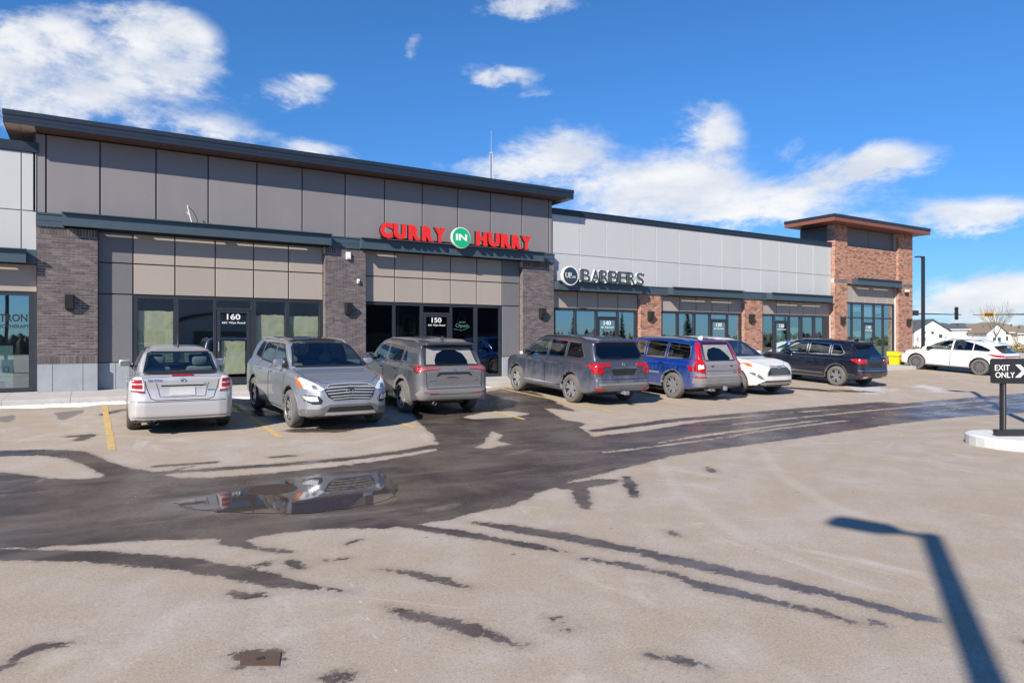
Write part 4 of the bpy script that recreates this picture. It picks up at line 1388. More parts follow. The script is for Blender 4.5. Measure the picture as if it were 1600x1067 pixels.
# ------------------------------------------------------------------ rectangular cover + drain
t = empty('utility_cover', (.83, 4.07, zg(.83, 4.07)), 'small rusty rectangular cover set in the dry asphalt', 'utility cover')
q = [(.72, 4.04), (.745, 4.22), (.955, 4.10), (.905, 3.925)]
zz = zg(.83, 4.07)
b = MB()
vs = [(a, c, zg(a, c) - .01) for a, c in q] + [(a, c, zg(a, c) + .006) for a, c in q]
b.add(vs, [(4, 5, 6, 7), (0, 1, 5, 4), (1, 2, 6, 5), (2, 3, 7, 6), (3, 0, 4, 7)])
b.build('plate', M_COVER, t)
MB().box(.81, .85, 4.05, 4.08, zz + .005, zz + .012).build('lifting_eye', M_IRON, t)
t = empty('manhole_cover', (2.1, 8.75, PUDZ), 'round iron drain cover half drowned in the puddle', 'manhole cover')
b = MB()
b.lathe([(PUDZ - .01, .31), (PUDZ + .002, .31), (PUDZ + .003, .30)], (1.94, 8.80, 0), 'z', 36)
b.build('plate', M_IRON, t)
b = MB()
for k in range(-5, 6):
    hw = math.sqrt(max(.0, .29 ** 2 - (k * .05) ** 2))
    b.box(1.94 - hw, 1.94 + hw, 8.80 + k * .05 - .012, 8.80 + k * .05 + .012, PUDZ + .003, PUDZ + .007)
b.build('rib', M_IRON, t)


# ------------------------------------------------------------------ lamp posts
def lamp(x, y, zt, arm, label, r_=.075):
    t = empty('street_lamp', (x, y, zg(x, y) if x < 48 else -.5), label, 'street lamp', 'black lamp posts of the parking lot')
    zb = t.location.z
    b = MB()
    b.box(x - r_, x + r_, y - r_, y + r_, zb + .7, zt)
    b.build('pole', M_BLACKM, t)
    MB().lathe([(zb - .2, .3), (zb + .7, .3)], (x, y, 0), 'z', 24).build('concrete_base', M_CONC, t, smooth=True)
    a = Vector((*arm, 0))
    L = a.length
    d = a.normalized()
    mt = Matrix(((d.x, -d.y, 0, x), (d.y, d.x, 0, y), (0, 0, 1, zt - .03), (0, 0, 0, 1)))
    MB().boxm(mt @ Matrix.Translation((.18, 0, -.03)), .30, .07, .07).build('arm', M_BLACKM, t)
    h = MB()
    hl = L - .25
    pts = [(.25, -.06), (.40, -.19), (L - .08, -.20), (L, -.13), (L, .13), (L - .08, .20), (.40, .19), (.25, .06)]
    vs = [mt @ Vector((p_[0], p_[1], -.06)) for p_ in pts] + [mt @ Vector((p_[0], p_[1], .015)) for p_ in pts]
    n = len(pts)
    h.add(vs, [tuple(range(n)), tuple(range(2 * n - 1, n - 1, -1))] + [(i, i + n, (i + 1) % n + n, (i + 1) % n) for i in range(n)])
    h.build('lamp_head', M_BLACKM, t)
    return t


lamp(-3.65, -2.95, 7.4, (-.22, .88), 'black lamp post whose shadow crosses the open tarmac', .07)
lamp(15.1, 4.95, 8.2, (-.62, .5), 'black lamp post standing behind the exit only sign', .07)
lamp(51.9, 26.6, 7.37, (-.75, .1), 'black lamp post rising behind the white crossover hood', .095)

# ------------------------------------------------------------------ exit sign on its island
fr = Matrix(((RX, -RY, 0, 0), (RY, RX, 0, 0), (0, 0, 1, 0), (0, 0, 0, 1)))   # x along the view's right, -y towards the viewer
c0 = Vector((13.99, 5.80, 0))
FRM = Matrix.Translation(c0) @ fr
zi = zg(13.5, 5.8)
isl = MB()
cx = FRM.inverted() @ Vector((14.6, 5.35, 0))
pts = []
Rr = .78
for k in range(13):
    a = math.pi / 2 + math.pi * k / 12
    pts.append((.12 + Rr * .72 * math.cos(a), .05 + Rr * math.sin(a)))
pts += [(3.4, .05 - Rr), (3.4, .05 + Rr)]
n = len(pts)
vs = []
for dz, e in ((-.1, 0), (.16, 0), (.185, .03)):
    for (a, c_) in pts:
        sx = 1 if a < 1 else -1
        q = FRM @ Vector((a + (e if a < 1 else 0), c_ - e * (1 if c_ > .05 else -1), 0))
        vs.append((q.x, q.y, zi + dz))
fs = [(l * n + i, l * n + (i + 1) % n, (l + 1) * n + (i + 1) % n, (l + 1) * n + i) for l in range(2) for i in range(n)] + [tuple(range(2 * n, 3 * n))]
isl.add(vs, fs)
tag(isl.build('traffic_island', M_ISL), 'low white concrete island under the exit only sign', 'traffic island')
t = empty('exit_sign', (c0.x, c0.y, zi + .18), 'black EXIT ONLY sign board with a white cross on a steel frame', 'sign')
zt_ = zi + .185


def fbox(mbx, x0, x1, y0, y1, z0, z1):
    vs = [FRM @ Vector((x, y, z)) for x in (x0, x1) for y in (y0, y1) for z in (z0, z1)]
    return mbx.add(vs, [(0, 1, 3, 2), (4, 6, 7, 5), (0, 4, 5, 1), (2, 3, 7, 6), (0, 2, 6, 4), (1, 5, 7, 3)])


for xa in (-.02, 1.05):
    fbox(MB(), xa, xa + .075, -.03, .04, zt_, .53).build('post', M_BLACKM, t)
    fbox(MB(), xa + .03, xa + .038, -.038, -.031, zt_ + .02, .5).build('post_slot', M_GALV, t)
fbox(MB(), -.12, 1.25, -.06, .06, zt_, zt_ + .115).build('foot_beam', M_BLACKM, t)
bo = MB()
bp = [(-.23, .525), (-.19, .515), (1.27, .49), (1.3, .53), (1.3, .93), (1.27, .96), (-.21, .96), (-.245, .93)]
vs = [FRM @ Vector((a, -.055, c_)) for a, c_ in bp] + [FRM @ Vector((a, -.03, c_)) for a, c_ in bp]
n = len(bp)
bo.add(vs, [tuple(range(n)), tuple(range(2 * n - 1, n - 1, -1))] + [(i, i + n, (i + 1) % n + n, (i + 1) % n) for i in range(n)])
brd = bo.build('board', M_BLACKM, t)
b = MB()
put_text(b, 'EXIT', -.17, .095, .745, .845, -.0555, .004, .0, frame=FRM)
put_text(b, 'ONLY', -.16, .185, .615, .715, -.0555, .004, .0, frame=FRM)
for sgn in (1, -1):
    pr = [(.36 - .165, .735 - sgn * .115), (.36 - .075, .735 - sgn * .115), (.36 + .165, .735 + sgn * .115), (.36 + .075, .735 + sgn * .115)]
    vs = [FRM @ Vector((a, -.0595, c_)) for a, c_ in pr] + [FRM @ Vector((a, -.056, c_)) for a, c_ in pr]
    b.add(vs, [(0, 1, 2, 3), (4, 5, 6, 7), (0, 1, 5, 4), (1, 2, 6, 5), (2, 3, 7, 6), (3, 0, 4, 7)])
b.build('lettering', M_WHITE, brd)


# ------------------------------------------------------------------ distance: mast, signals, houses, trees
def fromcam(px, z):
    """a spot at depth z in the direction that lies (px-800)/f to the right of the view axis"""
    tt = (px - 800) / 1066.7
    return Vector(((FX + RX * tt) * z, (FY + RY * tt) * z, 0))


def camframe(px, z):
    c = fromcam(px, z)
    return Matrix(((RX, FX, 0, c.x), (RY, FY, 0, c.y), (0, 0, 1, 0), (0, 0, 0, 1)))


def fb(mbx, F, x0, x1, y0, y1, z0, z1):
    vs = [F @ Vector((x, y, z)) for x in (x0, x1) for y in (y0, y1) for z in (z0, z1)]
    return mbx.add(vs, [(0, 1, 3, 2), (4, 6, 7, 5), (0, 4, 5, 1), (2, 3, 7, 6), (0, 2, 6, 4), (1, 5, 7, 3)])


F = camframe(767.5, 110)
t = empty('radio_mast', (F[0][3], F[1][3], -.5), 'slender grey radio mast rising behind the brown roof', 'mast')
b = MB()
hw = .2
for sx, sy in ((-hw, -hw), (hw, -hw), (0, hw)):
    fb(b, F, sx - .045, sx + .045, sy - .045, sy + .045, -.5, 31.2)
b.build('leg_tubes', M_GREYMAST, t)
b = MB()
k = -.5
while k < 31:
    for (a, c_) in (((-hw, -hw), (hw, -hw)), ((hw, -hw), (0, hw)), ((0, hw), (-hw, -hw))):
        b.tube([F @ Vector((a[0], a[1], k)), F @ Vector((c_[0], c_[1], k + .45))], .03, 4, False)
        b.tube([F @ Vector((a[0], a[1], k + .45)), F @ Vector((c_[0], c_[1], k + .45))], .03, 4, False)
    k += .45
b.build('lattice', M_GREYMAST, t, kind='stuff')
b = MB()
fb(b, F, -.25, .25, -.2, .2, 31.2, 31.35)
b.tube([F @ Vector((0, 0, 31.3)), F @ Vector((0, 0, 34.8))], [.05, .03], 6)
b.build('antenna', M_GREYMAST, t)

M_SIGY = M('signal_yellow', (0.75, 0.42, 0.02), 0.5)
M_REDLENS = M('dim_red_lens', (0.12, 0.02, 0.015), 0.3)
F = camframe(1390, 120)
t = empty('traffic_signal', (F[0][3], F[1][3], -.8), 'dark mast arm with a vertical three light signal head', 'traffic light')
b = MB()
b.tube([F @ Vector((-6, 0, -.8)), F @ Vector((-6, 0, 6.3))], .15, 10)
b.build('pole', M_BLACKM, t)
MB().tube([F @ Vector((-6, 0, 6.1)), F @ Vector((12.6, 0, 5.65))], [.17, .07], 8).build('mast_arm', M_BLACKM, t)
MB(); b = MB()
fb(b, F, 3.1, 5.0, -.2, -.05, 5.5, 6.4)
b.build('sign_back', M_BLACKM, t)
hd = MB()
fb(hd, F, 11.35, 11.85, -.35, -.12, 4.75, 7.0)
h_ = hd.build('signal_head', M_BLACKM, t)
for zc in (6.6, 5.9, 5.2):
    MB().lathe([(-.4, .19), (-.1, .2)], (0, 0, 0), 'y', 12)
    vb = MB()
    vb.lathe([(-.58, .17), (-.36, .2), (-.36, 0)], (11.6, 0, zc), 'y', 12)
    vb.v = [tuple(F @ Vector(q)) for q in vb.v]
    vb.build('visor', M_BLACKM, h_)
    vb = MB()
    fb(vb, F, 11.15, 11.36, -.5, -.3, zc - .08, zc + .12)
    vb.build('side_visor', M_BLACKM, h_)
F = camframe(1600, 119)
t = empty('traffic_signal', (F[0][3] + 3, F[1][3] - 2, -.8), 'long mast arm carrying a yellow backed horizontal signal', 'traffic light')
MB().tube([F @ Vector((5, 0, -.8)), F @ Vector((5, 0, 6.2))], .15, 10).build('pole', M_BLACKM, t)
MB().tube([F @ Vector((5, 0, 5.75)), F @ Vector((-8.9, 0, 5.6))], [.15, .05], 8).build('mast_arm', M_BLACKM, t)
b = MB()
fb(b, F, -7.25, -5.35, -.28, -.16, 5.2, 6.08)
hh = b.build('signal_head', M_SIGY, t)
b = MB()
fb(b, F, -7.08, -5.52, -.33, -.28, 5.4, 5.88)
b.build('black_face', M_BLACKM, hh)
for k in range(3):
    b = MB()
    b.lathe([(-.36, .18), (-.33, .18)], (-6.8 + k * .5, 0, 5.64), 'y', 14)
    b.v = [tuple(F @ Vector(q)) for q in b.v]
    b.build('lens', M_REDLENS, hh)


def house(px, z, w, d, hw_, hr, roofm, wallm, label, gable='front', wins=(), zb=-.9):
    """w along the view's right; gable 'front' shows the triangle, 'side' shows the long roof slope, 'hip' a hipped roof"""
    F = camframe(px, z)
    t = empty('house', (F[0][3], F[1][3], zb), label, 'house', 'houses beyond the traffic lights')
    W = w / 2
    b = MB()
    fb(b, F, -W, W, 0, d, zb, zb + hw_)
    if gable == 'front':
        vs = [F @ Vector(q) for q in ((-W, 0, zb + hw_), (W, 0, zb + hw_), (0, 0, zb + hw_ + hr), (-W, d, zb + hw_), (W, d, zb + hw_), (0, d, zb + hw_ + hr))]
        b.add(vs, [(0, 1, 2), (5, 4, 3)])
    b.build('wall', wallm, t)
    r = MB()
    o = .45
    if gable == 'front':
        for s in (-1, 1):
            e = hr * o / W
            vs = [F @ Vector(q) for q in ((0, -o, zb + hw_ + hr), (s * (W + o), -o, zb + hw_ - e), (s * (W + o), d + o, zb + hw_ - e), (0, d + o, zb + hw_ + hr),
                                          (0, -o, zb + hw_ + hr + .22), (s * (W + o), -o, zb + hw_ - e + .22), (s * (W + o), d + o, zb + hw_ - e + .22), (0, d + o, zb + hw_ + hr + .22))]
            r.add(vs, [(0, 1, 2, 3), (4, 5, 6, 7), (0, 1, 5, 4), (1, 2, 6, 5), (2, 3, 7, 6)])
    else:
        i = d * .45 if gable == 'hip' else 0
        z0 = zb + hw_ - .02
        vs = [F @ Vector(q) for q in ((-W - o, -o, z0), (W + o, -o, z0), (W + o, d + o, z0), (-W - o, d + o, z0), (-W - o + i, d / 2, z0 + hr), (W + o - i, d / 2, z0 + hr))]
        r.add(vs, [(0, 1, 5, 4), (1, 2, 5), (2, 3, 4, 5), (3, 0, 4), (0, 1, 2, 3)])
    ro = r.build('roof', roofm, t)
    v_ = MB()
    for q in (-.2, .25):
        fb(v_, F, q * w - .15, q * w + .15, d * .3, d * .3 + .3, zb + hw_ + hr * .45, zb + hw_ + hr * .75)
    v_.build('roof_vent', M_BLACKM, ro)
    for (x0, x1, za, zc) in wins:
        wb = MB()
        fb(wb, F, x0 - .12, x1 + .12, -.06, .02, za - .12, zc + .12)
        wo = wb.build('window', M_WHITE, t)
        pb = MB()
        fb(pb, F, x0, x1, -.1, -.062, za, zc)
        pb.build('pane', M_WIN, wo)
    f_ = MB()
    fb(f_, F, -W - o, W + o, -o - .05, -o + .02, zb + hw_ - (hr * o / W if gable == 'front' else .02) - .05, zb + hw_ + (.12 if gable != 'front' else -.1)) if gable != 'front' else None
    if gable != 'front':
        f_.build('gutter', M_WHITE, t)
    return t


house(1425, 170, 7.5, 11, 5.4, 1.9, M_ROOFB, M_TANK, 'white house with brown roof just right of the tower', 'side', [(-1, 0, 1.3, 2.4), (2.6, 3.4, 1.4, 2.5)])
house(1456, 160, 8.2, 12, 4.3, 2.5, M_ROOFD, M_TANK, 'white gabled house with dark roof behind the lamp post', 'front', [(-2.2, -1.5, 2.6, 3.2), (-.2, .4, 2.6, 3.2), (-2.3, -1.5, 1.1, 1.8), (1.6, 2.4, 1.7, 2.5), (0.8, 1.5, -.6, .3)])
house(1493, 172, 12.5, 13, 4.7, 1.9, M_ROOFD, M_TANK, 'broad white house with dark hipped roof under the signal head', 'hip', [(3.0, 4.0, 1.5, 2.6), (-1.2, -.4, .2, 1.1)])
house(1522, 180, 14, 13, 4.0, 2.7, M_ROOFD, M_TANK, 'white house with long dark roof left of the bare tree', 'hip', [(-1, 0, 1.2, 2.2), (2, 3, 1.2, 2.2)])
house(1557, 165, 4.6, 10, 4.0, 2.0, M_ROOFB, M_TANK, 'small white gable facing the road behind the bare tree', 'front', [(-.9, -.1, .3, 1.8), (.2, 1.0, .3, 1.8)])
house(1575, 172, 15, 13, 3.9, 2.9, M_ROOFB, M_SID2, 'cream bungalow with brown hipped roof at the right', 'hip', [(-1, 0, 1.0, 2.1), (1.6, 2.6, 1.0, 2.1), (5, 6, 1, 2.1)])
house(1625, 170, 11, 13, 3.6, 2.4, M_ROOFB, M_SID2, 'cream house with brown roof cut off by the picture edge', 'hip', [(-2, -1, 1.0, 2.0)])
house(1700, 180, 12, 13, 3.8, 2.4, M_ROOFD, M_TANK, 'white house further along the street beyond the cream ones', 'hip', [(-2, -1, 1.0, 2.0)])


def bare_tree(name, base, H, seed, label, group, leaf=False):
    rn = random.Random(seed)
    t = empty(name, base, label, 'tree', group)
    tr, cr = MB(), MB()
    base = Vector(base)
    p1 = base + Vector((rn.uniform(-.2, .2), rn.uniform(-.2, .2), H * .35))
    tr.tube([base - Vector((0, 0, .2)), base + (p1 - base) * .5, p1], [H * .016, H * .013, H * .011], 7)

    def grow(p, d, L, r, dep):
        q = p + d * L * .5 + Vector((rn.uniform(-.06, .06) * L, rn.uniform(-.06, .06) * L, 0))
        e = p + d * L + Vector((0, 0, L * .08))
        cr.tube([p, q, e], [r, r * .8, r * .5], 4, False)
        if dep > 0:
            for k in range(3 if dep > 1 else 3):
                a = Vector((rn.uniform(-1, 1), rn.uniform(-1, 1), rn.uniform(-.1, .7)))
                nd = (d * 1.25 + a * .75).normalized()
                st = p.lerp(e, rn.uniform(.4, 1))
                grow(st, nd, L * rn.uniform(.5, .75), r * .55, dep - 1)
    for k in range(6):
        a = k * 2.4 + rn.uniform(-.3, .3)
        d = Vector((math.cos(a) * .6, math.sin(a) * .6, 1)).normalized()
        grow(base.lerp(p1, rn.uniform(.7, 1)), d, H * rn.uniform(.26, .36), H * .006, 4)
    tr.build('trunk', M_BARK, t, smooth=True)
    cr.build('crown', M_BARK, t)
    return t


bt = fromcam(1554, 100)
bare_tree('bare_tree', (bt.x, bt.y, -.8), 8.3, 4, 'leafless young tree rising behind the white crossover tail', 'bare trees')
for k, (px, z, h) in enumerate([(1432, 112, 3.2), (1480, 130, 3.6), (1512, 118, 3.0), (1590, 120, 3.5)]):
    q = fromcam(px, z)
    bare_tree('bare_tree', (q.x, q.y, -.8), h, 10 + k, ['small bare sapling in front of the brown roofed house', 'small bare sapling before the white gabled house', 'thin bare sapling before the dark hipped roof', 'small bare sapling near the right picture edge'][k], 'bare trees')


def bush(px, z, r, label, seed):
    rn = random.Random(seed)
    q = fromcam(px, z)
    t = empty('shrub', (q.x, q.y, -.8), label, 'shrub', 'dry shrubs along the far verge')
    MB().tube([(q.x, q.y, -.9), (q.x, q.y, -.3)], .05, 5).build('stem', M_BARK, t)
    b = MB()
    for k in range(420):
        a = Vector((rn.gauss(0, 1), rn.gauss(0, 1), rn.gauss(0, 1))).normalized() * r * rn.uniform(.5, 1)
        c = Vector((q.x + a.x, q.y + a.y, -.7 + r * .8 + a.z * .9))
        u = Vector((rn.uniform(-1, 1), rn.uniform(-1, 1), rn.uniform(-1, 1))).normalized() * .11
        v_ = u.cross(Vector((rn.uniform(-1, 1), rn.uniform(-1, 1), 1))).normalized() * .07
        b.add([c - u, c + v_, c + u, c - v_], [(0, 1, 2, 3)])
    b.build('foliage', M_BUSH, t)


bush(1467, 95, 1.0, 'dry yellowish shrub behind the white crossover bonnet', 1)
bush(1432, 90, .7, 'low dry shrub at the foot of the corner tower', 2)
bush(1588, 75, 1.0, 'dry shrub behind the white crossover tail', 3)
bush(1612, 78, 1.1, 'dry shrub at the right picture edge', 4)

t = empty('opposite_building', (10, -24, -.6), 'long grey shop building across the lot, mirrored in unit 160 glass', 'building')
MB().box(0.5, 20.5, -36, -24, -.8, 6.4).build('wall', M_CONC, t)
MB().box(0.1, 20.9, -36.4, -23.6, 6.4, 6.8).build('roof', M_FASCIA, t)
b = MB()
for k in range(17):
    aa = math.pi * k / 16
    ab = math.pi * (k + 1) / 16
    if k < 16:
        b.add([(11 + 5.5 * math.cos(a_) * r_, -23.9 + dy_, 2.2 + 1.6 * math.sin(a_) * r_) for dy_ in (0, -.09) for a_, r_ in ((aa, 1), (ab, 1), (ab, .88), (aa, .88))],
              [(0, 1, 2, 3), (4, 5, 6, 7), (0, 1, 5, 4), (3, 2, 6, 7)])
b.build('arch_band', M_BLACKM, t)
for k in range(3):
    wo = MB().box(1.2 + k * 6.6, 5.6 + k * 6.6, -24.0, -23.92, -.4, 2.0).build('window', M_ALU, t)
    MB().box(1.3 + k * 6.6, 5.5 + k * 6.6, -23.92, -23.90, -.3, 1.9).build('pane', M_WIN, wo)
t = empty('opposite_shop', (31, -25, -.6), 'dark brown shop building across the lot, mirrored in unit 150 glass', 'building')
MB().box(21.5, 41, -38, -25, -.8, 6.2).build('wall', M_INTD, t)
MB().box(21.1, 41.4, -38.4, -24.6, 6.2, 6.6).build('roof', M_FASCIA, t)
for k in range(3):
    wo = MB().box(23 + k * 6, 27.6 + k * 6, -25.0, -24.92, -.4, 2.0).build('window', M_ALU, t)
    MB().box(23.1 + k * 6, 27.5 + k * 6, -24.92, -24.9, -.3, 1.9).build('pane', M_WIN, wo)

# what the shop windows reflect: a tree line across the road behind the viewer, a few spruces
b = MB()
rn = random.Random(9)
for k in range(1500):
    x = rn.uniform(-60, 330)
    y = -95 + rn.uniform(-10, 10) - x * .05
    h = rn.uniform(1.2, 3.2) * (1 + .3 * math.sin(x * .07))
    r_ = rn.uniform(.4, 1.1)
    vs = []
    for j in range(7):
        a = j / 7 * 2 * math.pi
        rr = r_ * rn.uniform(.7, 1.2)
        vs.append((x + rr * math.cos(a), y + rr * math.sin(a), -1))
    for j in range(7):
        a = j / 7 * 2 * math.pi
        rr = r_ * rn.uniform(.6, 1.1)
        vs.append((x + rr * math.cos(a), y + rr * math.sin(a), h * rn.uniform(.45, .75)))
    vs.append((x, y, h))
    b.add(vs, [(j, (j + 1) % 7, 7 + (j + 1) % 7, 7 + j) for j in range(7)] + [(7 + j, 7 + (j + 1) % 7, 14) for j in range(7)])
tag(b.build('treeline', M_TREEL), 'dull tree belt across the road mirrored in the shop windows', None, None, 'stuff')


def spruce(x, y, h, seed, label):
    rn = random.Random(seed)
    t = empty('spruce_tree', (x, y, -.9), label, 'tree', 'spruces mirrored in the windows')
    MB().tube([(x, y, -1), (x, y, h)], [h * .02, .02], 6).build('trunk', M_BARK, t)
    b = MB()
    n = int(h * 60)
    for k in range(n):
        f = (k / n) ** .8
        z = f * h
        L = (1 - f) * h * .24 * rn.uniform(.6, 1.1) + .1
        a = rn.uniform(0, 6.283)
        d = Vector((math.cos(a), math.sin(a), -.25))
        s = Vector((-math.sin(a), math.cos(a), 0)) * L * .22
        p0 = Vector((x, y, z))
        b.add([p0 - s * .3, p0 + d * L * .6 - s, p0 + d * L, p0 + d * L * .6 + s, p0 + s * .3], [(0, 1, 2, 3, 4)])
    b.build('crown', M_SPR, t)


for k, (x, y, h) in enumerate([(78, -62, 7), (97, -70, 8), (125, -78, 10), (60, -75, 6), (165, -80, 9)]):
    spruce(x, y, h, 30 + k, ['tall spruce mirrored in unit 140 glass', 'spruce mirrored in the second window of unit 130', 'tallest spruce across the road', 'small spruce by the road behind the viewer', 'far spruce across the road'][k])


# ------------------------------------------------------------------ cars
def sdf2(poly, X, Y):
    return poly_sdf(poly, X, Y)


def smax(a, b, k):
    h = np.maximum(k - np.abs(a - b), 0) / k
    return np.maximum(a, b) + h * h * k * .25


def smin(a, b, k):
    return -smax(-a, -b, k)


def surface_nets(Fv, org, h):
    s = Fv < 0
    nx, ny, nz = Fv.shape
    acc = np.zeros((nx - 1, ny - 1, nz - 1, 3))
    cnt = np.zeros((nx - 1, ny - 1, nz - 1))
    sl = lambda d, n: slice(d, n - 1 + d)
    for ax in range(3):
        o1, o2 = [a for a in range(3) if a != ax]
        for da in (0, 1):
            for db in (0, 1):
                d0 = [0, 0, 0]
                d0[o1], d0[o2] = da, db
                d1 = list(d0)
                d1[ax] = 1
                A = Fv[sl(d0[0], nx), sl(d0[1], ny), sl(d0[2], nz)]
                B = Fv[sl(d1[0], nx), sl(d1[1], ny), sl(d1[2], nz)]
                cr = (A < 0) != (B < 0)
                t = np.where(cr, A / np.where(cr, A - B, 1), 0)
                cnt += cr
                acc[..., ax] += np.where(cr, t, 0)
                acc[..., o1] += cr * da
                acc[..., o2] += cr * db
    act = cnt > 0
    idx = -np.ones(act.shape, dtype=np.int64)
    idx[act] = np.arange(act.sum())
    cells = np.argwhere(act)
    v = (cells + acc[act] / cnt[act][:, None]) * h + org
    quads = []
    for ax in range(3):
        o1, o2 = (ax + 1) % 3, (ax + 2) % 3
        s0 = [slice(1, -1)] * 3
        s0[ax] = slice(0, -1)
        s1 = list(s0)
        s1[ax] = slice(1, None)
        A, B = s[tuple(s0)], s[tuple(s1)]
        for flip in (0, 1):
            m_ = (A & ~B) if not flip else (~A & B)
            p_ = np.argwhere(m_)
            if not len(p_):
                continue
            off = np.array([1, 1, 1])
            off[ax] = 0
            p_ = p_ + off
            e1, e2 = np.zeros(3, int), np.zeros(3, int)
            e1[o1] = 1
            e2[o2] = 1
            q = [p_ - e1 - e2, p_ - e2, p_, p_ - e1]
            if flip:
                q = q[::-1]
            quads.append(np.stack([idx[a[:, 0], a[:, 1], a[:, 2]] for a in q], 1))
    quads = np.concatenate(quads)
    quads = quads[(quads >= 0).all(1)]
    g = np.stack(np.gradient(Fv, h), -1)
    gi = np.clip(np.round((v - org) / h).astype(int), 0, np.array(Fv.shape) - 1)
    gn = g[gi[:, 0], gi[:, 1], gi[:, 2]]
    # smooth gradient by trilinear lookup
    q = (v - org) / h
    b0 = np.clip(np.floor(q).astype(int), 0, np.array(Fv.shape) - 2)
    fr_ = q - b0
    gn = 0
    for i in (0, 1):
        for j in (0, 1):
            for k in (0, 1):
                wgt = (fr_[:, 0] if i else 1 - fr_[:, 0]) * (fr_[:, 1] if j else 1 - fr_[:, 1]) * (fr_[:, 2] if k else 1 - fr_[:, 2])
                gn = gn + g[b0[:, 0] + i, b0[:, 1] + j, b0[:, 2] + k] * wgt[:, None]
    gn /= np.linalg.norm(gn, axis=1)[:, None] + 1e-9
    return v, quads, gn


def paint(name, c, metal=.5, rough=.32, dirt_low=.4, dirt_rear=0.0, dirt=(0.30, 0.28, 0.26), L=4.6):
    m, nt, p, o = new_mat(name)
    oc = obj_co(nt)
    sp = nt.node('ShaderNodeSeparateXYZ')
    nt.l.new(oc, sp.inputs[0])
    n1 = nt.noise(nt.scale(oc, (1, 1, 1)), 3.2, 7, 0.68)
    n2 = nt.noise(nt.scale(oc, (6, 6, .8)), 2.0, 5, 0.6)
    low = nt.step(nt.math('ADD', sp.outputs[2], nt.math('MULTIPLY', nt.math('ADD', n1, n2), .5)), 1.45, 0.75)
    lowz = nt.math('SUBTRACT', 1, nt.step(nt.math('ADD', sp.outputs[2], nt.math('MULTIPLY', nt.math('SUBTRACT', nt.math('ADD', n1, n2), 1), .9)), .35, 1.05))
    rear = nt.math('SUBTRACT', 1, nt.step(nt.math('ADD', sp.outputs[0], nt.math('MULTIPLY', n1, .25)), -L / 2 + .1, -L / 2 + .75))
    hz = nt.math('SUBTRACT', 1, nt.step(sp.outputs[2], 1.2, 1.6))
    d = nt.math('MAXIMUM', nt.math('MULTIPLY', lowz, dirt_low), nt.math('MULTIPLY', nt.math('MULTIPLY', rear, hz), dirt_rear))
    d = nt.math('ADD', d, nt.math('MULTIPLY', nt.math('MULTIPLY', nt.step(n2, .45, .75), lowz), dirt_low * .5), clamp=True)
    geo = nt.node('ShaderNodeNewGeometry')
    cc = nt.mix(d, (*c,), (*dirt,))
    cc = nt.mix(geo.outputs['Backfacing'], cc, (0.035, 0.035, 0.04))
    nt.put(p.inputs['Base Color'], cc)
    nt.put(p.inputs['Metallic'], nt.math('MULTIPLY', nt.math('SUBTRACT', 1, d), nt.math('MULTIPLY', metal, nt.math('SUBTRACT', 1, geo.outputs['Backfacing']))))
    nt.put(p.inputs['Roughness'], nt.mixf(d, rough, .9))
    nt.put(p.inputs['Coat Weight'], nt.math('MULTIPLY', nt.math('SUBTRACT', 1, d), nt.math('SUBTRACT', 1, geo.outputs['Backfacing'])))
    p.inputs['Coat Roughness'].default_value = .04
    return m


def lens_mat(name, c, rough=.12, em=0):
    m, nt, p, o = new_mat(name)
    n = nt.node('ShaderNodeTexWave')
    nt.put(n.inputs['Vector'], obj_co(nt))
    n.inputs['Scale'].default_value = 9
    n.inputs['Distortion'].default_value = 2
    nt.put(p.inputs['Base Color'], nt.mix(nt.math('MULTIPLY', n.outputs['Fac'], .5), c, tuple(q * .45 for q in c)))
    p.inputs['Roughness'].default_value = rough
    p.inputs['Coat Weight'].default_value = 1
    return m


L_RED = lens_mat('red_tail_lens', (0.42, 0.008, 0.012))
L_REDD = lens_mat('dusty_red_lens', (0.34, 0.085, 0.09), .5)
L_CLEAR = lens_mat('clear_lens', (0.70, 0.74, 0.80), .08)
L_AMBER = lens_mat('amber_lens', (0.75, 0.16, 0.02))
L_WHITE = lens_mat('milky_lens', (0.72, 0.70, 0.68), .2)
M_CHROME = M('chrome_trim', (0.75, 0.76, 0.78), 0.15, metal=1.0, var=.03)
M_TRIM = M('black_trim', (0.018, 0.018, 0.02), 0.35, var=.1)
M_CLAD = M('grey_cladding', (0.12, 0.12, 0.125), 0.6, var=.2, scale=4)
M_CLADD = M('dusty_cladding', (0.19, 0.183, 0.178), 0.85, var=.2, scale=4)
M_TYRE = M('dusty_tyre_rubber', (0.065, 0.06, 0.056), 0.9, var=.3, scale=6)
M_TYRED = M('dirty_tyre_rubber', (0.12, 0.113, 0.107), 0.95, var=.25, scale=6)
M_RIM = M('alloy_rim', (0.52, 0.52, 0.53), 0.3, metal=.7, var=.15, scale=7)
M_RIMD = M('dark_alloy_rim', (0.30, 0.30, 0.31), 0.35, metal=.5, var=.15, scale=7)
M_RIMC = M('machined_black_rim', (0.20, 0.20, 0.21), 0.3, metal=.6, var=.15, scale=7)
M_BRAKE = M('brake_dark', (0.03, 0.03, 0.03), 0.6)
M_SEAT = M('grey_seat_fabric', (0.30, 0.29, 0.28), 0.9)
M_SEATD = M('dark_seat_leather', (0.06, 0.06, 0.065), 0.6)
M_PLATE = M('plate_white', (0.46, 0.46, 0.47), 0.5)
M_SLAT = M('satin_grille_slat', (0.34, 0.345, 0.355), 0.4, metal=.25)
M_ROOFGL = M('black_glass_roof', (0.012, 0.012, 0.015), 0.05, spec=.8)


def sym(half):
    """full outline from the half with y >= 0 listed bottom to top"""
    return [(y, z) for y, z in half] + [(-y, z) for y, z in reversed(half)]


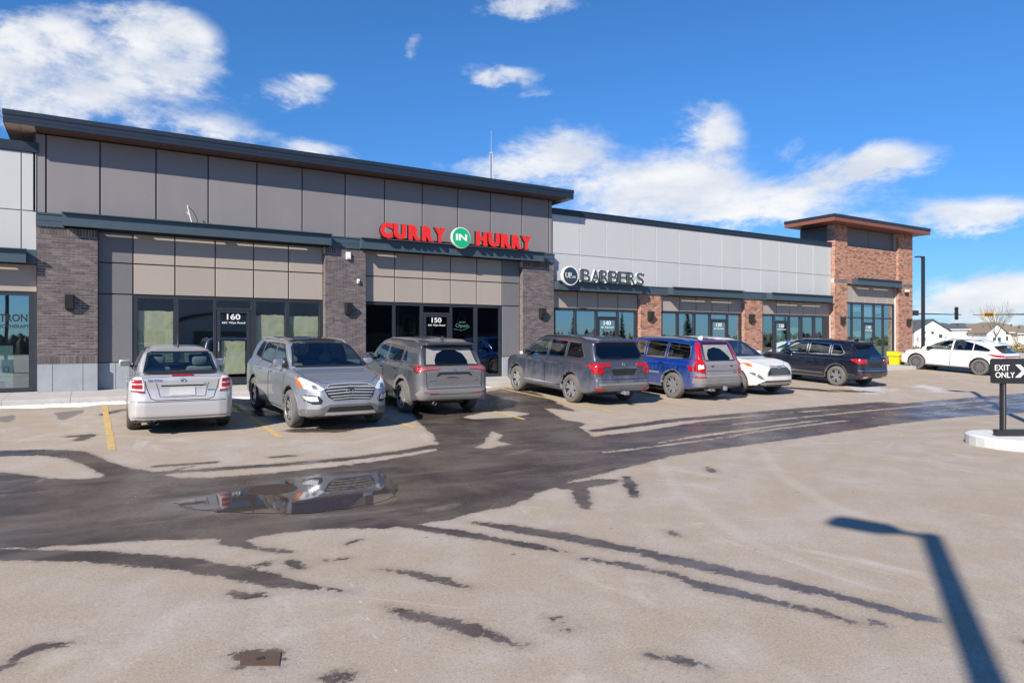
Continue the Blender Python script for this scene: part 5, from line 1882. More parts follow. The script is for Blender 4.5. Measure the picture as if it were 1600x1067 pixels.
class Car:
    def __init__(s, S):
        s.S = S
        L, W, Hh = S['L'], S['W'], S['H']
        s.L, s.W, s.H = L, W, Hh
        h = .022
        org = np.array([-.12, -W / 2 - .12, .05])
        n = [int((L + .24) / h) + 1, int((W + .24) / h) + 1, int((Hh + .1) / h) + 1]
        ax = [org[i] + np.arange(n[i]) * h for i in range(3)]
        X, Z = np.meshgrid(ax[0], ax[2], indexing='ij')
        side = sdf2(S['body'], X, Z)[:, None, :]
        cabs = sdf2(S['cabin'], X, Z)[:, None, :]
        Xp, Yp = np.meshgrid(ax[0], ax[1], indexing='ij')
        plan = sdf2(sym2(S['plan']), Xp, Yp)[:, :, None]
        cplan = sdf2(sym2(S['cplan']), Xp, Yp)[:, :, None]
        Y3, Z3 = np.meshgrid(ax[1], ax[2], indexing='ij')
        sec = sdf2(sym(S['sec']), Y3, Z3)[None]
        csec = sdf2(sym(S['csec']), Y3, Z3)[None]
        kb = S.get('kb', .09)
        body = smax(smax(side, sec, kb), plan, S.get('kp', .14))
        cab = smax(smax(cabs, csec, S.get('kc', .10)), cplan, .10)
        Fv = smin(body, cab, S.get('ku', .05))
        for (cx, cy, cz, rx_, ry_, rz_) in S.get('bulge', []):
            pass
        # wheel housings
        for xw in (S['xr'], S['xf']):
            cyl = np.hypot(X - xw, Z - S['R'])[:, None, :] - (S['R'] + S.get('gap', .055))
            inn = (W / 2 - .34) - np.abs(ax[1])[None, :, None]
            Fv = smax(Fv, -np.maximum(cyl, inn), .02)
        v, q, gn = surface_nets(Fv, org, h)
        s.v, s.q, s.n = v, q, gn
        s.bvh = BVHTree.FromPolygons([tuple(a) for a in v], [tuple(a) for a in q])
        s.off = Vector((-L / 2, 0, 0))
        s.root = empty(S['name'], (0, 0, 0), S['label'], S['cat'], 'cars parked nose or tail to the shops')
        s.fc = v[q].mean(1)
        s.fn = gn[q].mean(1)
        s.cut = np.zeros(len(q), bool)

    # ---- projection helpers
    def cast(s, view, a, b):
        if view == 'B':
            o_, d = Vector((-2, a, b)), Vector((1, 0, 0))
        elif view == 'F':
            o_, d = Vector((s.L + 2, a, b)), Vector((-1, 0, 0))
        elif view == 'L':
            o_, d = Vector((a, 2.5, b)), Vector((0, -1, 0))
        elif view == 'R':
            o_, d = Vector((a, -2.5, b)), Vector((0, 1, 0))
        else:
            o_, d = Vector((a, b, 3)), Vector((0, 0, -1))
        r = s.bvh.ray_cast(o_, d)
        return r[0], r[1], -d

    def patch(s, view, poly, off, mat, name, parent=None, step=.05, thick=.02, label=None):
        pts = []
        n = len(poly)
        for i in range(n):
            a, b = Vector(poly[i]), Vector(poly[(i + 1) % n])
            k = max(1, int((b - a).length / step))
            pts += [a.lerp(b, j / k) for j in range(k)]
        nb = len(pts)
        xs_ = [p[0] for p in pts]
        ys_ = [p[1] for p in pts]
        gx_, gy_ = np.meshgrid(np.arange(min(xs_) + step / 2, max(xs_), step), np.arange(min(ys_) + step / 2, max(ys_), step), indexing='ij')
        d = poly_sdf([tuple(p) for p in pts], gx_, gy_)
        ok = d < -step * .4
        pts += [Vector((x, y)) for x, y in zip(gx_[ok], gy_[ok])]
        vo, eo, fo, *_ = delaunay_2d_cdt([Vector((p[0], p[1])) for p in pts], [], [list(range(nb))], 1, 1e-5)
        P3, bad = [], set()
        for i, p in enumerate(vo):
            hit, nn, dv = s.cast(view, p[0], p[1])
            if hit is None:
                bad.add(i)
                P3.append(Vector((0, 0, 0)))
                continue
            nn = (nn + dv * .6).normalized()
            P3.append(hit + nn * off)
        bm = bmesh.new()
        vs = [bm.verts.new(p + s.off) for p in P3]
        for f in fo:
            if not any(i in bad for i in f):
                try:
                    bm.faces.new([vs[i] for i in f])
                except ValueError:
                    pass
        bmesh.ops.delete(bm, geom=[x for x in bm.verts if not x.link_faces], context='VERTS')
        bmesh.ops.recalc_face_normals(bm, faces=bm.faces)
        vd = {'B': (-1, 0, 0), 'F': (1, 0, 0), 'L': (0, 1, 0), 'R': (0, -1, 0), 'T': (0, 0, 1)}[view]
        if bm.faces:
            av = sum((f.normal for f in bm.faces), Vector())
            if av.dot(Vector(vd)) < 0:
                bmesh.ops.reverse_faces(bm, faces=bm.faces)
        if thick:
            be = [e for e in bm.edges if len(e.link_faces) == 1]
            r = bmesh.ops.extrude_edge_only(bm, edges=be)
            for x in r['geom']:
                if isinstance(x, bmesh.types.BMVert):
                    x.co -= Vector(vd) * thick
        m_ = bpy.data.meshes.new(name)
        bm.to_mesh(m_)
        bm.free()
        m_.materials.append(mat)
        m_.shade_smooth()
        try:
            m_.set_sharp_from_angle(angle=R(50))
        except Exception:
            pass
        o_ = bpy.data.objects.new(name, m_)
        COL.objects.link(o_)
        o_.parent = parent or s.root
        if label:
            o_['label'] = label
        return o_

    def ribbon(s, view, line, w, off, mat, name, parent=None, closed=False):
        pts = [Vector(p) for p in line]
        if closed:
            pts.append(pts[0].copy())
        rs_ = []
        for a, b in zip(pts[:-1], pts[1:]):
            k = max(1, int((b - a).length / .045))
            rs_ += [a.lerp(b, j / k) for j in range(k)]
        rs_.append(pts[-1])
        mbx = MB()
        prev = None
        n = len(rs_)
        for i, p in enumerate(rs_):
            a = rs_[i - 1] if i else (rs_[-2] if closed else rs_[0])
            c = rs_[i + 1] if i < n - 1 else (rs_[1] if closed else rs_[-1])
            t_ = (c - a)
            if t_.length < 1e-6:
                t_ = Vector((1, 0))
            t_.normalize()
            nn = Vector((-t_.y, t_.x)) * w / 2
            cur = []
            for q in (p - nn, p + nn):
                hit, hn, dv = s.cast(view, q.x, q.y)
                if hit is None:
                    cur = None
                    break
                hn = (hn + dv * .6).normalized()
                cur += [hit + hn * off + s.off, hit - hn * .004 + s.off]
            if cur and prev:
                mbx.add(prev + cur, [(0, 2, 6, 4), (0, 4, 5, 1), (2, 3, 7, 6)])
            prev = cur
        if not mbx.v:
            return None
        return mbx.build(name, mat, parent or s.root, world=False)

    def hole(s, view, poly):
        a, b, sgn = {'B': (1, 2, (0, -1)), 'F': (1, 2, (0, 1)), 'L': (0, 2, (1, 1)), 'R': (0, 2, (1, -1)), 'T': (0, 1, (2, 1))}[view]
        d = poly_sdf(poly, s.fc[:, a], s.fc[:, b])
        s.cut |= (d < -.006) & (s.fn[:, sgn[0]] * sgn[1] > .05)

    def sub(s, mask, name, mats, parent=None, midx=None):
        if not mask.any():
            return None
        q = s.q[mask]
        used, inv = np.unique(q, return_inverse=True)
        inv = inv.reshape(q.shape)
        m_ = bpy.data.meshes.new(name)
        vv_ = s.v[used] + np.array(s.off)
        m_.vertices.add(len(used))
        m_.vertices.foreach_set('co', vv_.reshape(-1))
        m_.loops.add(q.size)
        m_.loops.foreach_set('vertex_index', inv.reshape(-1))
        m_.polygons.add(len(q))
        m_.polygons.foreach_set('loop_start', np.arange(len(q)) * 4)
        for mt in mats:
            m_.materials.append(mt)
        if midx is not None:
            m_.polygons.foreach_set('material_index', midx[mask].astype(np.int32))
        m_.update(calc_edges=True)
        m_.shade_smooth()
        m_.normals_split_custom_set_from_vertices(s.n[used])
        o_ = bpy.data.objects.new(name, m_)
        COL.objects.link(o_)
        o_.parent = parent or s.root
        return o_

    def inbox(s, view, poly):
        a, b = {'side': (0, 2), 'end': (1, 2), 'top': (0, 1)}[view]
        return poly_sdf(poly, s.fc[:, a], s.fc[:, b]) < 0

    def place(s, x, y, heading, at='xr', dx=0.0):
        """heading in degrees from +Y (0 = nose to the shops, 180 = tail to the shops); x,y is under the named axle"""
        S = s.S
        a = R(90 + heading)
        f = Vector((math.cos(a), math.sin(a), 0))
        xa = (S[at] - s.L / 2)
        c = Vector((x, y, 0)) - f * xa
        pr = c + f * (S['xr'] - s.L / 2)
        pf = c + f * (S['xf'] - s.L / 2)
        zr, zf = zg(pr.x, pr.y), zg(pf.x, pf.y)
        pitch = math.atan2(zf - zr, S['xf'] - S['xr'])
        zc = zr + (zf - zr) * ((s.L / 2 - S['xr']) / (S['xf'] - S['xr']))
        s.root.matrix_world = Matrix.Translation((c.x, c.y, zc)) @ Matrix.Rotation(a, 4, 'Z') @ Matrix.Rotation(-pitch, 4, 'Y')
        s.root.location = (c.x, c.y, zc)


def sym2(half):
    """full plan outline from half width stations (x, y) rear to front"""
    return [(x, y) for x, y in half] + [(x, -y) for x, y in reversed(half)]


def wheel(car, x, y, side, R_, rr, spokes, style, rimm, tyrem, w=.225, parent=None):
    t = bpy.data.objects.new('wheel', None)
    t.empty_display_size = .1
    COL.objects.link(t)
    t.parent = car.root
    t.location = (x - car.L / 2, y, R_)
    sg = side
    hw = w / 2
    b = MB()
    pr = [(-hw * .75, rr * 1.0), (-hw * .98, rr + .02), (-hw, (rr + R_) / 2), (-hw * .88, R_ - .022), (-hw * .62, R_ - .003), (0, R_),
          (hw * .62, R_ - .003), (hw * .88, R_ - .022), (hw, (rr + R_) / 2), (hw * .98, rr + .02), (hw * .75, rr)]
    b.lathe(pr, (0, 0, 0), 'y', 36, False)
    # tread grooves: raised blocks
    ty = b.build('tyre', tyrem, t, smooth=True, world=False)
    b = MB()
    b.lathe([(-sg * hw * .7, rr * .99), (sg * hw * .80, rr * .99), (sg * hw * .88, rr * 1.02), (sg * hw * .84, rr * .93), (sg * hw * .1, rr * .88), (sg * hw * .1, .0)], (0, 0, 0), 'y', 36, False)
    b.build('rim_barrel', M_BRAKE, t, smooth=True, world=False)
    b = MB()
    yo = sg * hw * .62
    for k in range(spokes):
        a0 = 2 * math.pi * k / spokes + .3
        for da in ((-.11, .11) if style == 'double' else (0,)):
            wi, wo = (.030, .022) if style == 'double' else ((.05, .075) if style == 'wide' else (.032, .042))
            a = a0 + da
            u = Vector((math.cos(a), 0, math.sin(a)))
            p_ = Vector((-math.sin(a), 0, math.cos(a)))
            a2 = a0 + da * (1.9 if style == 'double' else 1)
            u2 = Vector((math.cos(a2), 0, math.sin(a2)))
            r0, r1 = .04, rr * .96
            y0, y1 = Vector((0, yo * .92, 0)), Vector((0, yo * 1.12, 0))
            th = Vector((0, -sg * .022, 0))
            q0, q1 = u * r0 + y0, u2 * r1 + y1
            b.add([q0 - p_ * wi, q0 + p_ * wi, q1 + p_ * wo, q1 - p_ * wo, q0 - p_ * wi * 1.3 + th, q0 + p_ * wi * 1.3 + th, q1 + p_ * wo * 1.3 + th, q1 - p_ * wo * 1.3 + th],
                  [(0, 1, 2, 3), (4, 5, 6, 7), (0, 1, 5, 4), (1, 2, 6, 5), (2, 3, 7, 6), (3, 0, 4, 7)])
    b.lathe([(yo * .9, .0), (yo * 1.02, .035), (yo * .9, .062), (yo * .7, .065)], (0, 0, 0), 'y', 16, False)
    b.lathe([(sg * hw * .80, rr * .93), (sg * hw * .90, rr * .955), (sg * hw * .92, rr * 1.015), (sg * hw * .82, rr * 1.03)], (0, 0, 0), 'y', 36, False)
    b.build('rim', rimm, t, smooth=True, world=False)
    return t


def seat(car, x, y, z, mat, facing=1, name='seat'):
    b = MB()
    X_ = x - car.L / 2
    rot = Matrix.Rotation(R(-14), 4, 'Y')
    b.rbox((X_, y, z + .12), (.50, .50, .18), .05)
    b.rbox((X_ - .27, y, z + .42), (.15, .48, .62), .06, rot)
    b.rbox((X_ - .37, y, z + .83), (.11, .27, .19), .05, rot)
    return b.build(name, mat, car.root, smooth=True, world=False)


def largest(c, mask):
    q = c.q[mask]
    lab = np.arange(len(c.v))
    for _ in range(400):
        mn = lab[q].min(1)
        new = lab.copy()
        for k in range(4):
            np.minimum.at(new, q[:, k], mn)
        new = new[new]
        if (new == lab).all():
            break
        lab = new
    fl_ = lab[q[:, 0]]
    u, n = np.unique(fl_, return_counts=True)
    out_ = mask.copy()
    out_[np.where(mask)[0][fl_ != u[n.argmax()]]] = False
    return out_


def build_car(S):
    c = Car(S)
    L, W, Hh = c.L, c.W, c.H
    P = S['paint']
    par = {}
    doors = S['doors']            # list of (x0, x1) rear to front
    zs, zb = S['sill'], S.get('belt', 1.0)
    sidew = S['side_windows']     # list of (door index or None, polygon, material)
    # glass first, while the shell is whole
    glass = []
    for di, poly, mt in sidew:
        glass.append(('side', di, poly, mt))
    # openings
    for _, di, poly, mt in glass:
        for vw in ('L', 'R'):
            c.hole(vw, poly)
    c.hole('B', S['rear_window'])
    c.hole('F', S['windscreen'])
    # body regions
    fc, fn = c.fc, c.fn
    keep = ~c.cut
    left = keep.copy()
    midx = np.zeros(len(c.q))
    # underside and wheel housings dark
    dk = (fn[:, 2] < -.6) & (fc[:, 2] < .5)
    for xw in (S['xr'], S['xf']):
        d = np.hypot(fc[:, 0] - xw, fc[:, 2] - S['R'])
        dk |= (d < S['R'] + S.get('gap', .055) + .02) & (np.abs(fc[:, 1]) < W / 2 - .012) & (fn[:, 0] * (fc[:, 0] - xw) + fn[:, 2] * (fc[:, 2] - S['R']) < 0)
    midx[dk] = 1
    parts = []
    for i, (x0, x1, poly) in enumerate(doors):
        for sg, nm in ((1, 'L'), (-1, 'R')):
            m_ = left & c.inbox('side', poly) & (fc[:, 1] * sg > W * .25) & ~dk
            left &= ~m_
            o_ = c.sub(m_, 'door', [P, M_TRIM], midx=midx)
            par[(i, nm)] = o_
            c.ribbon(nm, poly, .014, .002, M_TRIM, 'seam', o_, closed=True)
    # bonnet, tail
    m_ = left & c.inbox('top', S['bonnet']) & (fn[:, 2] > .35) & (fc[:, 2] > .6) & (fc[:, 0] > L * .5)
    left &= ~m_
    par['bonnet'] = c.sub(m_, 'bonnet', [P, M_TRIM], midx=midx)
    c.ribbon('T', S['bonnet'], .011, .002, M_TRIM, 'seam', par['bonnet'], closed=True)
    m_ = largest(c, left & c.inbox('end', S['tailgate']) & (fn[:, 0] < -.12) & (fc[:, 0] < L * .3))
    left &= ~m_
    par['tail'] = c.sub(m_, S.get('tailname', 'tailgate'), [P, M_TRIM], midx=midx)
    c.ribbon('B', S['tailgate'], .012, .002, M_TRIM, 'seam', par['tail'], closed=True)
    c.sub(left, 'body', [P, M_TRIM], midx=midx)
    # glazing
    for _, di, poly, mt in glass:
        for nm in ('L', 'R'):
            pr = par.get((di, nm)) if di is not None else None
            c.patch(nm, poly, .004, mt, 'side_window', pr, thick=0)
            c.ribbon(nm, poly, S.get('trimw', .028), .007, S.get('trim', M_TRIM), 'window_trim', pr, closed=True)
    rw = c.patch('B', S['rear_window'], .004, S['rear_glass'], 'rear_window', par['tail'] if S.get('suv', True) else None, thick=0)
    c.ribbon('B', S['rear_window'], .03, .006, M_TRIM, 'rear_window_seal', par['tail'] if S.get('suv', True) else None, closed=True)
    c.patch('F', S['windscreen'], .004, G_CAR, 'windscreen', thick=0)
    c.ribbon('F', S['windscreen'], .035, .006, M_TRIM, 'windscreen_seal', closed=True)
    # feature patches
    for (vw, poly, off, mt, nm, pk) in S.get('patches', []):
        views = ('L', 'R') if vw == 'S' else (vw,)
        polys = [poly]
        if vw in ('B2', 'F2', 'T2'):
            views = (vw[0],)
            polys = [poly, [((-a), b) for a, b in poly]] if vw != 'T2' else [poly, [(a, -b) for a, b in poly]]
        for v_ in views:
            for pl in polys:
                c.patch(v_, pl, off, mt, nm, par.get(pk), step=.04)
    for (vw, line, wd, off, mt, nm, pk) in S.get('ribbons', []):
        views = ('L', 'R') if vw == 'S' else (vw[0],)
        lines = [line, [((-a), b) for a, b in line]] if vw in ('B2', 'F2') else [line]
        for v_ in views:
            for ln in lines:
                c.ribbon(v_, ln, wd, off, mt, nm, par.get(pk))
    # arch flares and sill
    if S.get('flare'):
        for xw in (S['xr'], S['xf']):
            r0, r1 = S['R'] + .045, S['R'] + .045 + S['flare'][1]
            arc = []
            a0 = math.asin(max(-1, (S['sill'] + .02 - S['R']) / r1))
            A = np.linspace(math.pi - a0, a0, 15)
            poly = [(xw + r1 * math.cos(a), S['R'] + r1 * math.sin(a)) for a in A] + [(xw + (r0) * math.cos(a), S['R'] + (r0) * math.sin(a)) for a in A[::-1]]
            for nm in ('L', 'R'):
                c.patch(nm, poly, .014, S['flare'][0], 'arch_flare', step=.03)
        for nm in ('L', 'R'):
            x0, x1 = S['xr'] + S['R'] + .09, S['xf'] - S['R'] - .09
            c.patch(nm, [(x0, zs - .02), (x1, zs - .02), (x1, zs + S['flare'][2]), (x0, zs + S['flare'][2])], .014, S['flare'][0], 'sill_cladding')
    # handles
    for i, (hx, hz) in enumerate(S['handles']):
        for nm, sg in (('L', 1), ('R', -1)):
            hit, nn, dv = c.cast(nm, hx, hz)
            if hit:
                b = MB()
                b.rbox(hit + c.off + Vector((0, sg * .022, 0)), (.19, .028, .028), .010)
                b.build('handle', S.get('handlem', P), par.get((i, nm)), smooth=True, world=False)
    # mirrors
    for sg in (1, -1):
        mx, mz = S['mirror']
        hit, nn, dv = c.cast('L' if sg > 0 else 'R', mx, mz - .04)
        yb = (abs(hit.y) if hit else W / 2 - .1)
        b = MB()
        b.rbox(Vector((mx - .02, sg * (yb + .15), mz + .03)) + c.off, (.13, .22, .15), .045, Matrix.Rotation(sg * R(-8), 4, 'Z'))
        mo = b.build('mirror', S.get('mirrorm', P), c.root, smooth=True, world=False)
        b = MB()
        b.rbox(Vector((mx + .02, sg * (yb + .02), mz - .03)) + c.off, (.07, .12, .05), .015)
        b.build('mirror_foot', M_TRIM, mo, smooth=True, world=False)
        b = MB()
        b.rbox(Vector((mx - .092, sg * (yb + .15), mz + .03)) + c.off, (.006, .17, .11), .002, Matrix.Rotation(sg * R(-8), 4, 'Z'))
        b.build('mirror_glass', M_MIRR, mo, world=False)
    # wheels
    tw = S.get('tw', .235)
    for xw in (S['xr'], S['xf']):
        for sg in (1, -1):
            wheel(c, xw, sg * (W / 2 - tw / 2 - .025), sg, S['R'], S['rr'], S['spokes'][0], S['spokes'][1], S.get('rimm', M_RIM), S.get('tyrem', M_TYRED), tw)
    # axle / chassis mass under the floor
    b = MB()
    b.box(S['xr'] - .3 - L / 2, S['xf'] + .3 - L / 2, -W / 2 + .38, W / 2 - .38, .20, .36)
    b.box(S['xr'] - .06 - L / 2, S['xr'] + .06 - L / 2, -W / 2 + .2, W / 2 - .2, S['R'] - .06, S['R'] + .06)
    b.box(S['xf'] - .06 - L / 2, S['xf'] + .06 - L / 2, -W / 2 + .2, W / 2 - .2, S['R'] - .06, S['R'] + .06)
    b.build('chassis', M_BRAKE, c.root, world=False)
    # cabin
    fx = S['front_seat']
    for y in (-.37, .37):
        seat(c, fx, y, .38, S.get('seatm', M_SEATD))
        seat(c, fx - .9, y, .40, S.get('seatm', M_SEATD))
    b = MB()
    b.rbox((S['cowl'] - .32 - L / 2, 0, .93), (.5, W - .52, .2), .06)
    b.build('dashboard', M_TRIM, c.root, smooth=True, world=False)
    b = MB()
    ctr = Vector((S['cowl'] - .72 - L / 2, .37, .97))
    b.tube([ctr + Vector((.07 * math.sin(a), .18 * math.cos(a), .17 * math.sin(a))) for a in np.linspace(0, 2 * math.pi, 22)], .014, 6, cap=False)
    b.build('steering_wheel', M_TRIM, c.root, smooth=True, world=False)
    # roof rails
    if S.get('rails'):
        x0, x1, yy, mt = S['rails']
        for sg in (1, -1):
            pts_ = []
            for k in range(9):
                x_ = x0 + (x1 - x0) * k / 8
                hit, nn, dv = c.cast('T', x_, sg * yy)
                lift = .045 if 0 < k < 8 else .0
                if hit:
                    pts_.append(hit + c.off + Vector((0, 0, lift)))
            MB().tube(pts_, .018, 6).build('roof_rail', mt, c.root, smooth=True, world=False)
    if S.get('antenna'):
        x_, ln = S['antenna']
        hit, nn, dv = c.cast('T', x_, 0)
        b = MB()
        if ln > .1:
            b.tube([hit + c.off, hit + c.off + Vector((-ln * .35, 0, ln))], [.018, .009], 5)
            b.rbox(hit + c.off + Vector((0, 0, .01)), (.06, .04, .03), .01)
            b.build('antenna', M_TRIM, c.root, world=False)
        else:
            b.prism([(x_ - .10 - L / 2, hit.z - .01), (x_ + .10 - L / 2, hit.z - .01), (x_ - .06 - L / 2, hit.z + .07), (x_ - .09 - L / 2, hit.z + .07)], -.02, .02, 'y')
            b.build('antenna', S.get('finm', P), c.root, world=False)
    for (vw, txt, a0, a1, z0, z1, mt, pk) in S.get('texts', []):
        b = MB()
        vs, fs = text_geo(txt, .02)
        pv = []
        for x_, y_, d_ in vs:
            yy = a0 + (a1 - a0) * x_
            zz_ = z0 + (z1 - z0) * y_
            hit, nn, dv = c.cast(vw, yy, zz_)
            base_ = hit if hit else Vector((0, 0, 0))
            pv.append(base_ + c.off + dv * (.006 + (d_ + .5) * .006))
        b.add(pv, fs)
        b.build('badge', mt, par.get(pk) or c.root, world=False)
    for (vw, ty, y_, z_, w_, mt, pk) in S.get('logos', []):
        hit, nn, dv = c.cast(vw, y_, z_)
        sgn = 1 if vw == 'F' else -1
        base_ = hit + c.off
        b = MB()

        def pt(a, h_):
            return base_ + Vector((sgn * .018, a, h_))
        hw = w_ / 2
        if ty in ('oval', 'hoval', 'circlebar', 'toval'):
            ry = hw
            rz = hw * (1 if ty == 'circlebar' else .62)
            b.tube([pt(ry * math.cos(a), rz * math.sin(a)) for a in np.linspace(0, 2 * math.pi, 25)], w_ * .055, 5, cap=False)
            if ty == 'hoval':
                for q in (-.36, .36):
                    b.tube([pt((q - .10) * hw * 1.1, -rz * .75), pt((q + .10) * hw * 1.1, rz * .75)], w_ * .055, 5)
                b.tube([pt(-.36 * hw, -.12 * rz), pt(.36 * hw, .12 * rz)], w_ * .05, 5)
            if ty == 'toval':
                b.tube([pt(ry * .35 * math.cos(a), rz * .95 * math.sin(a)) for a in np.linspace(0, 2 * math.pi, 19)], w_ * .05, 5, cap=False)
                b.tube([pt(ry * .75 * math.cos(a), rz * .55 + rz * .38 * math.sin(a)) for a in np.linspace(0, 2 * math.pi, 19)], w_ * .05, 5, cap=False)
            if ty == 'circlebar':
                b.tube([pt(-hw * 1.25, 0), pt(hw * 1.25, 0)], w_ * .10, 5)
        elif ty == 'h':
            for q in (-1, 1):
                b.tube([pt(q * hw * .45, -hw * .8), pt(q * hw * .62, hw * .8)], w_ * .10, 5)
            b.tube([pt(-hw * .5, 0), pt(hw * .5, 0)], w_ * .09, 5)
        b.build('badge', mt, par.get(pk) or c.root, world=False)
    for fnc in S.get('extra', []):
        fnc(c, par)
    return c


M_MIRR = M('mirror_silver', (0.30, 0.40, 0.46), 0.03, metal=1.0, var=0)


def wiper(c, par, y0, z0, y1, z1, view='B', r_=.012):
    pts_ = []
    for k in range(5):
        f = k / 4
        hit, nn, dv = c.cast(view, y0 + (y1 - y0) * f, z0 + (z1 - z0) * f)
        if hit:
            pts_.append(hit + c.off + dv * .03)
    if len(pts_) > 1:
        MB().tube(pts_, r_, 5).build('wiper', M_TRIM, par.get('tail') if view == 'B' else c.root, world=False)


def exhaust(c, y, z=.27, x=.02):
    MB().lathe([(0, .036), (.25, .036), (.25, .0)], (x - c.L / 2, y, z), 'x', 14, False).build('exhaust_pipe', M_GALV, c.root, smooth=True, world=False)


def frange(xw, R_):
    return xw + R_


# ---- silver sedan seen from behind
P_SEDAN = paint('pale_silver_paint', (0.54, 0.535, 0.54), metal=.45, rough=.34, dirt_low=.35, L=4.57, dirt=(.42, .39, .36))
seda = dict(name='parked_sedan', cat='car', label='pale silver sedan parked nose in, tail towards us, with beige head rests', L=4.57, W=1.79, H=1.51, R=.318, rr=.205, xr=1.0, xf=3.685, sill=.22, suv=False,
    paint=P_SEDAN, tailname='boot_lid',
    body=[(.05, .27), (.0, .36), (-.01, .55), (.02, .66), (.07, .72), (.10, .80), (.10, .98), (.17, 1.06), (.60, 1.08), (1.1, 1.0), (3.3, .99), (4.0, .90), (4.4, .76), (4.57, .52), (4.5, .26), (4.1, .2), (.6, .2), (.25, .22)],
    cabin=[(.52, .90), (.62, 1.05), (1.25, 1.43), (1.6, 1.495), (2.2, 1.51), (2.7, 1.46), (3.62, .98), (3.5, .88)],
    plan=[(-.02, .60), (.04, .74), (.2, .84), (.6, .885), (1.2, .895), (3.6, .895), (4.1, .85), (4.4, .7), (4.57, .4)],
    cplan=[(.5, .62), (.9, .70), (1.4, .76), (2.4, .79), (3.1, .77), (3.64, .66)],
    sec=[(.80, .15), (.87, .26), (.895, .5), (.89, .8), (.85, .95), (.74, 1.06), (.5, 1.12), (0, 1.16)],
    csec=[(.82, .8), (.775, .98), (.60, 1.37), (.52, 1.455), (.38, 1.51), (0, 1.53)],
    doors=[(1.15, 2.1, [(1.32, .30), (2.12, .26), (2.12, 1.0), (2.05, 1.02), (1.15, 1.02), (1.12, .85), (1.36, .62)]), (2.1, 3.2, [(2.13, .26), (3.22, .26), (3.28, .6), (3.30, .98), (2.13, 1.0)])],
    side_windows=[(0, [(1.22, 1.06), (2.02, 1.05), (2.02, 1.43), (1.62, 1.41)], G_CARD), (1, [(2.10, 1.05), (3.12, 1.03), (2.72, 1.34), (2.45, 1.43), (2.10, 1.44)], G_CAR)],
    rear_window=[(-.60, 1.075), (.60, 1.075), (.555, 1.25), (.52, 1.40), (-.52, 1.40), (-.555, 1.25)], rear_glass=G_CAR,
    windscreen=[(-.66, 1.02), (.66, 1.02), (.52, 1.41), (-.52, 1.41)],
    bonnet=[(3.4, -.70), (4.35, -.60), (4.42, 0), (4.35, .60), (3.4, .70)],
    tailgate=[(-.60, 1.02), (-.57, .85), (-.50, .66), (-.42, .625), (.42, .625), (.50, .66), (.57, .85), (.60, 1.02), (.5, 1.055), (-.5, 1.055)],
    handles=[(1.35, .86), (2.3, .86)], mirror=(3.05, 1.04), front_seat=2.55, cowl=3.5, spokes=(5, 'wide'), seatm=M_SEAT, tyrem=M_TYRE, trimw=.022,
    antenna=(1.55, .36),
    patches=[('B2', [(.60, .76), (.80, .79), (.83, .98), (.79, 1.02), (.64, 1.02), (.60, .90)], .012, L_WHITE, 'tail_light', None),
             ('B2', [(.635, .925), (.785, .925), (.785, .98), (.645, .985)], .018, L_RED, 'tail_light_red', None),
             ('B2', [(.635, .83), (.785, .835), (.785, .90), (.635, .90)], .018, L_RED, 'tail_light_red', None),
             ('B2', [(.60, .755), (.80, .785), (.80, .805), (.60, .785)], .018, L_RED, 'tail_light_red', None),
             ('S', [(.12, .78), (.34, .84), (.33, .96), (.16, 1.0)], .010, L_WHITE, 'tail_light_side', None),
             ('B', [(-.36, .885), (.36, .885), (.345, .925), (-.345, .925)], .022, P_SEDAN, 'plate_garnish', 'tail'),
             ('B', [(-.33, .86), (.33, .86), (.35, .884), (-.35, .884)], .003, M_TRIM, 'plate_shadow_recess', 'tail'),
             ('B', [(-.20, .70), (.20, .70), (.20, .84), (-.20, .84)], .012, M_PLATE, 'number_plate', 'tail'),
             ('B', [(-.18, 1.036), (.18, 1.036), (.16, 1.052), (-.16, 1.052)], .03, L_RED, 'brake_light', None)],
    ribbons=[('B', [(-.84, .61), (-.5, .60), (.5, .60), (.84, .61)], .010, .002, M_TRIM, 'bumper_seam', None),
             ('B', [(-.78, .335), (0, .325), (.78, .335)], .014, .004, M_CLAD, 'bumper_crease', None),
             ('B', [(-.62, 1.025), (0, 1.045), (.62, 1.025)], .018, .012, P_SEDAN, 'spoiler_lip', None),
             ('B2', [(.42, .92), (.385, .80), (.36, .68), (.0, .675)], .012, .004, M_CLAD, 'plate_recess_edge', 'tail')],
    texts=[('B', 'SENTRA', .55, .32, .955, .985, M_CHROME, 'tail'), ('B', 'EXTRA', -.40, -.53, .775, .80, M_TEAL, 'tail')],
    logos=[('B', 'circlebar', 0, .972, .07, M_CHROME, 'tail')],
    extra=[lambda c, p: exhaust(c, .42, .24, .03)])

# ---- generic tall-car outlines
def suv_base(L, W, H, xr, xf, R_, cl=None):
    h = W / 2
    return dict(L=L, W=W, H=H, xr=xr, xf=xf, R=R_, rr=R_ * .665, sill=.27,
        plan=[(-.02, h - .26), (.05, h - .14), (.22, h - .05), (.6, h - .01), (1.2, h), (L - 1.1, h), (L - .6, h - .05), (L - .25, h - .17), (L - .05, h - .36), (L + .01, h - .62)],
        cplan=[(.06, h - .21), (.25, h - .14), (.8, h - .11), (1.8, h - .10), (L - 1.7, h - .12), (L - 1.15, h - .20)],
        sec=[(h - .10, .12), (h - .03, .26), (h, .55), (h, .85), (h - .03, 1.0), (h - .12, 1.10), (h - .35, 1.18), (0, 1.24)],
        csec=[(h - .06, .85), (h - .10, 1.05), (h - .24, H - .23), (h - .33, H - .10), (h - .5, H - .02), (0, H + .02)])


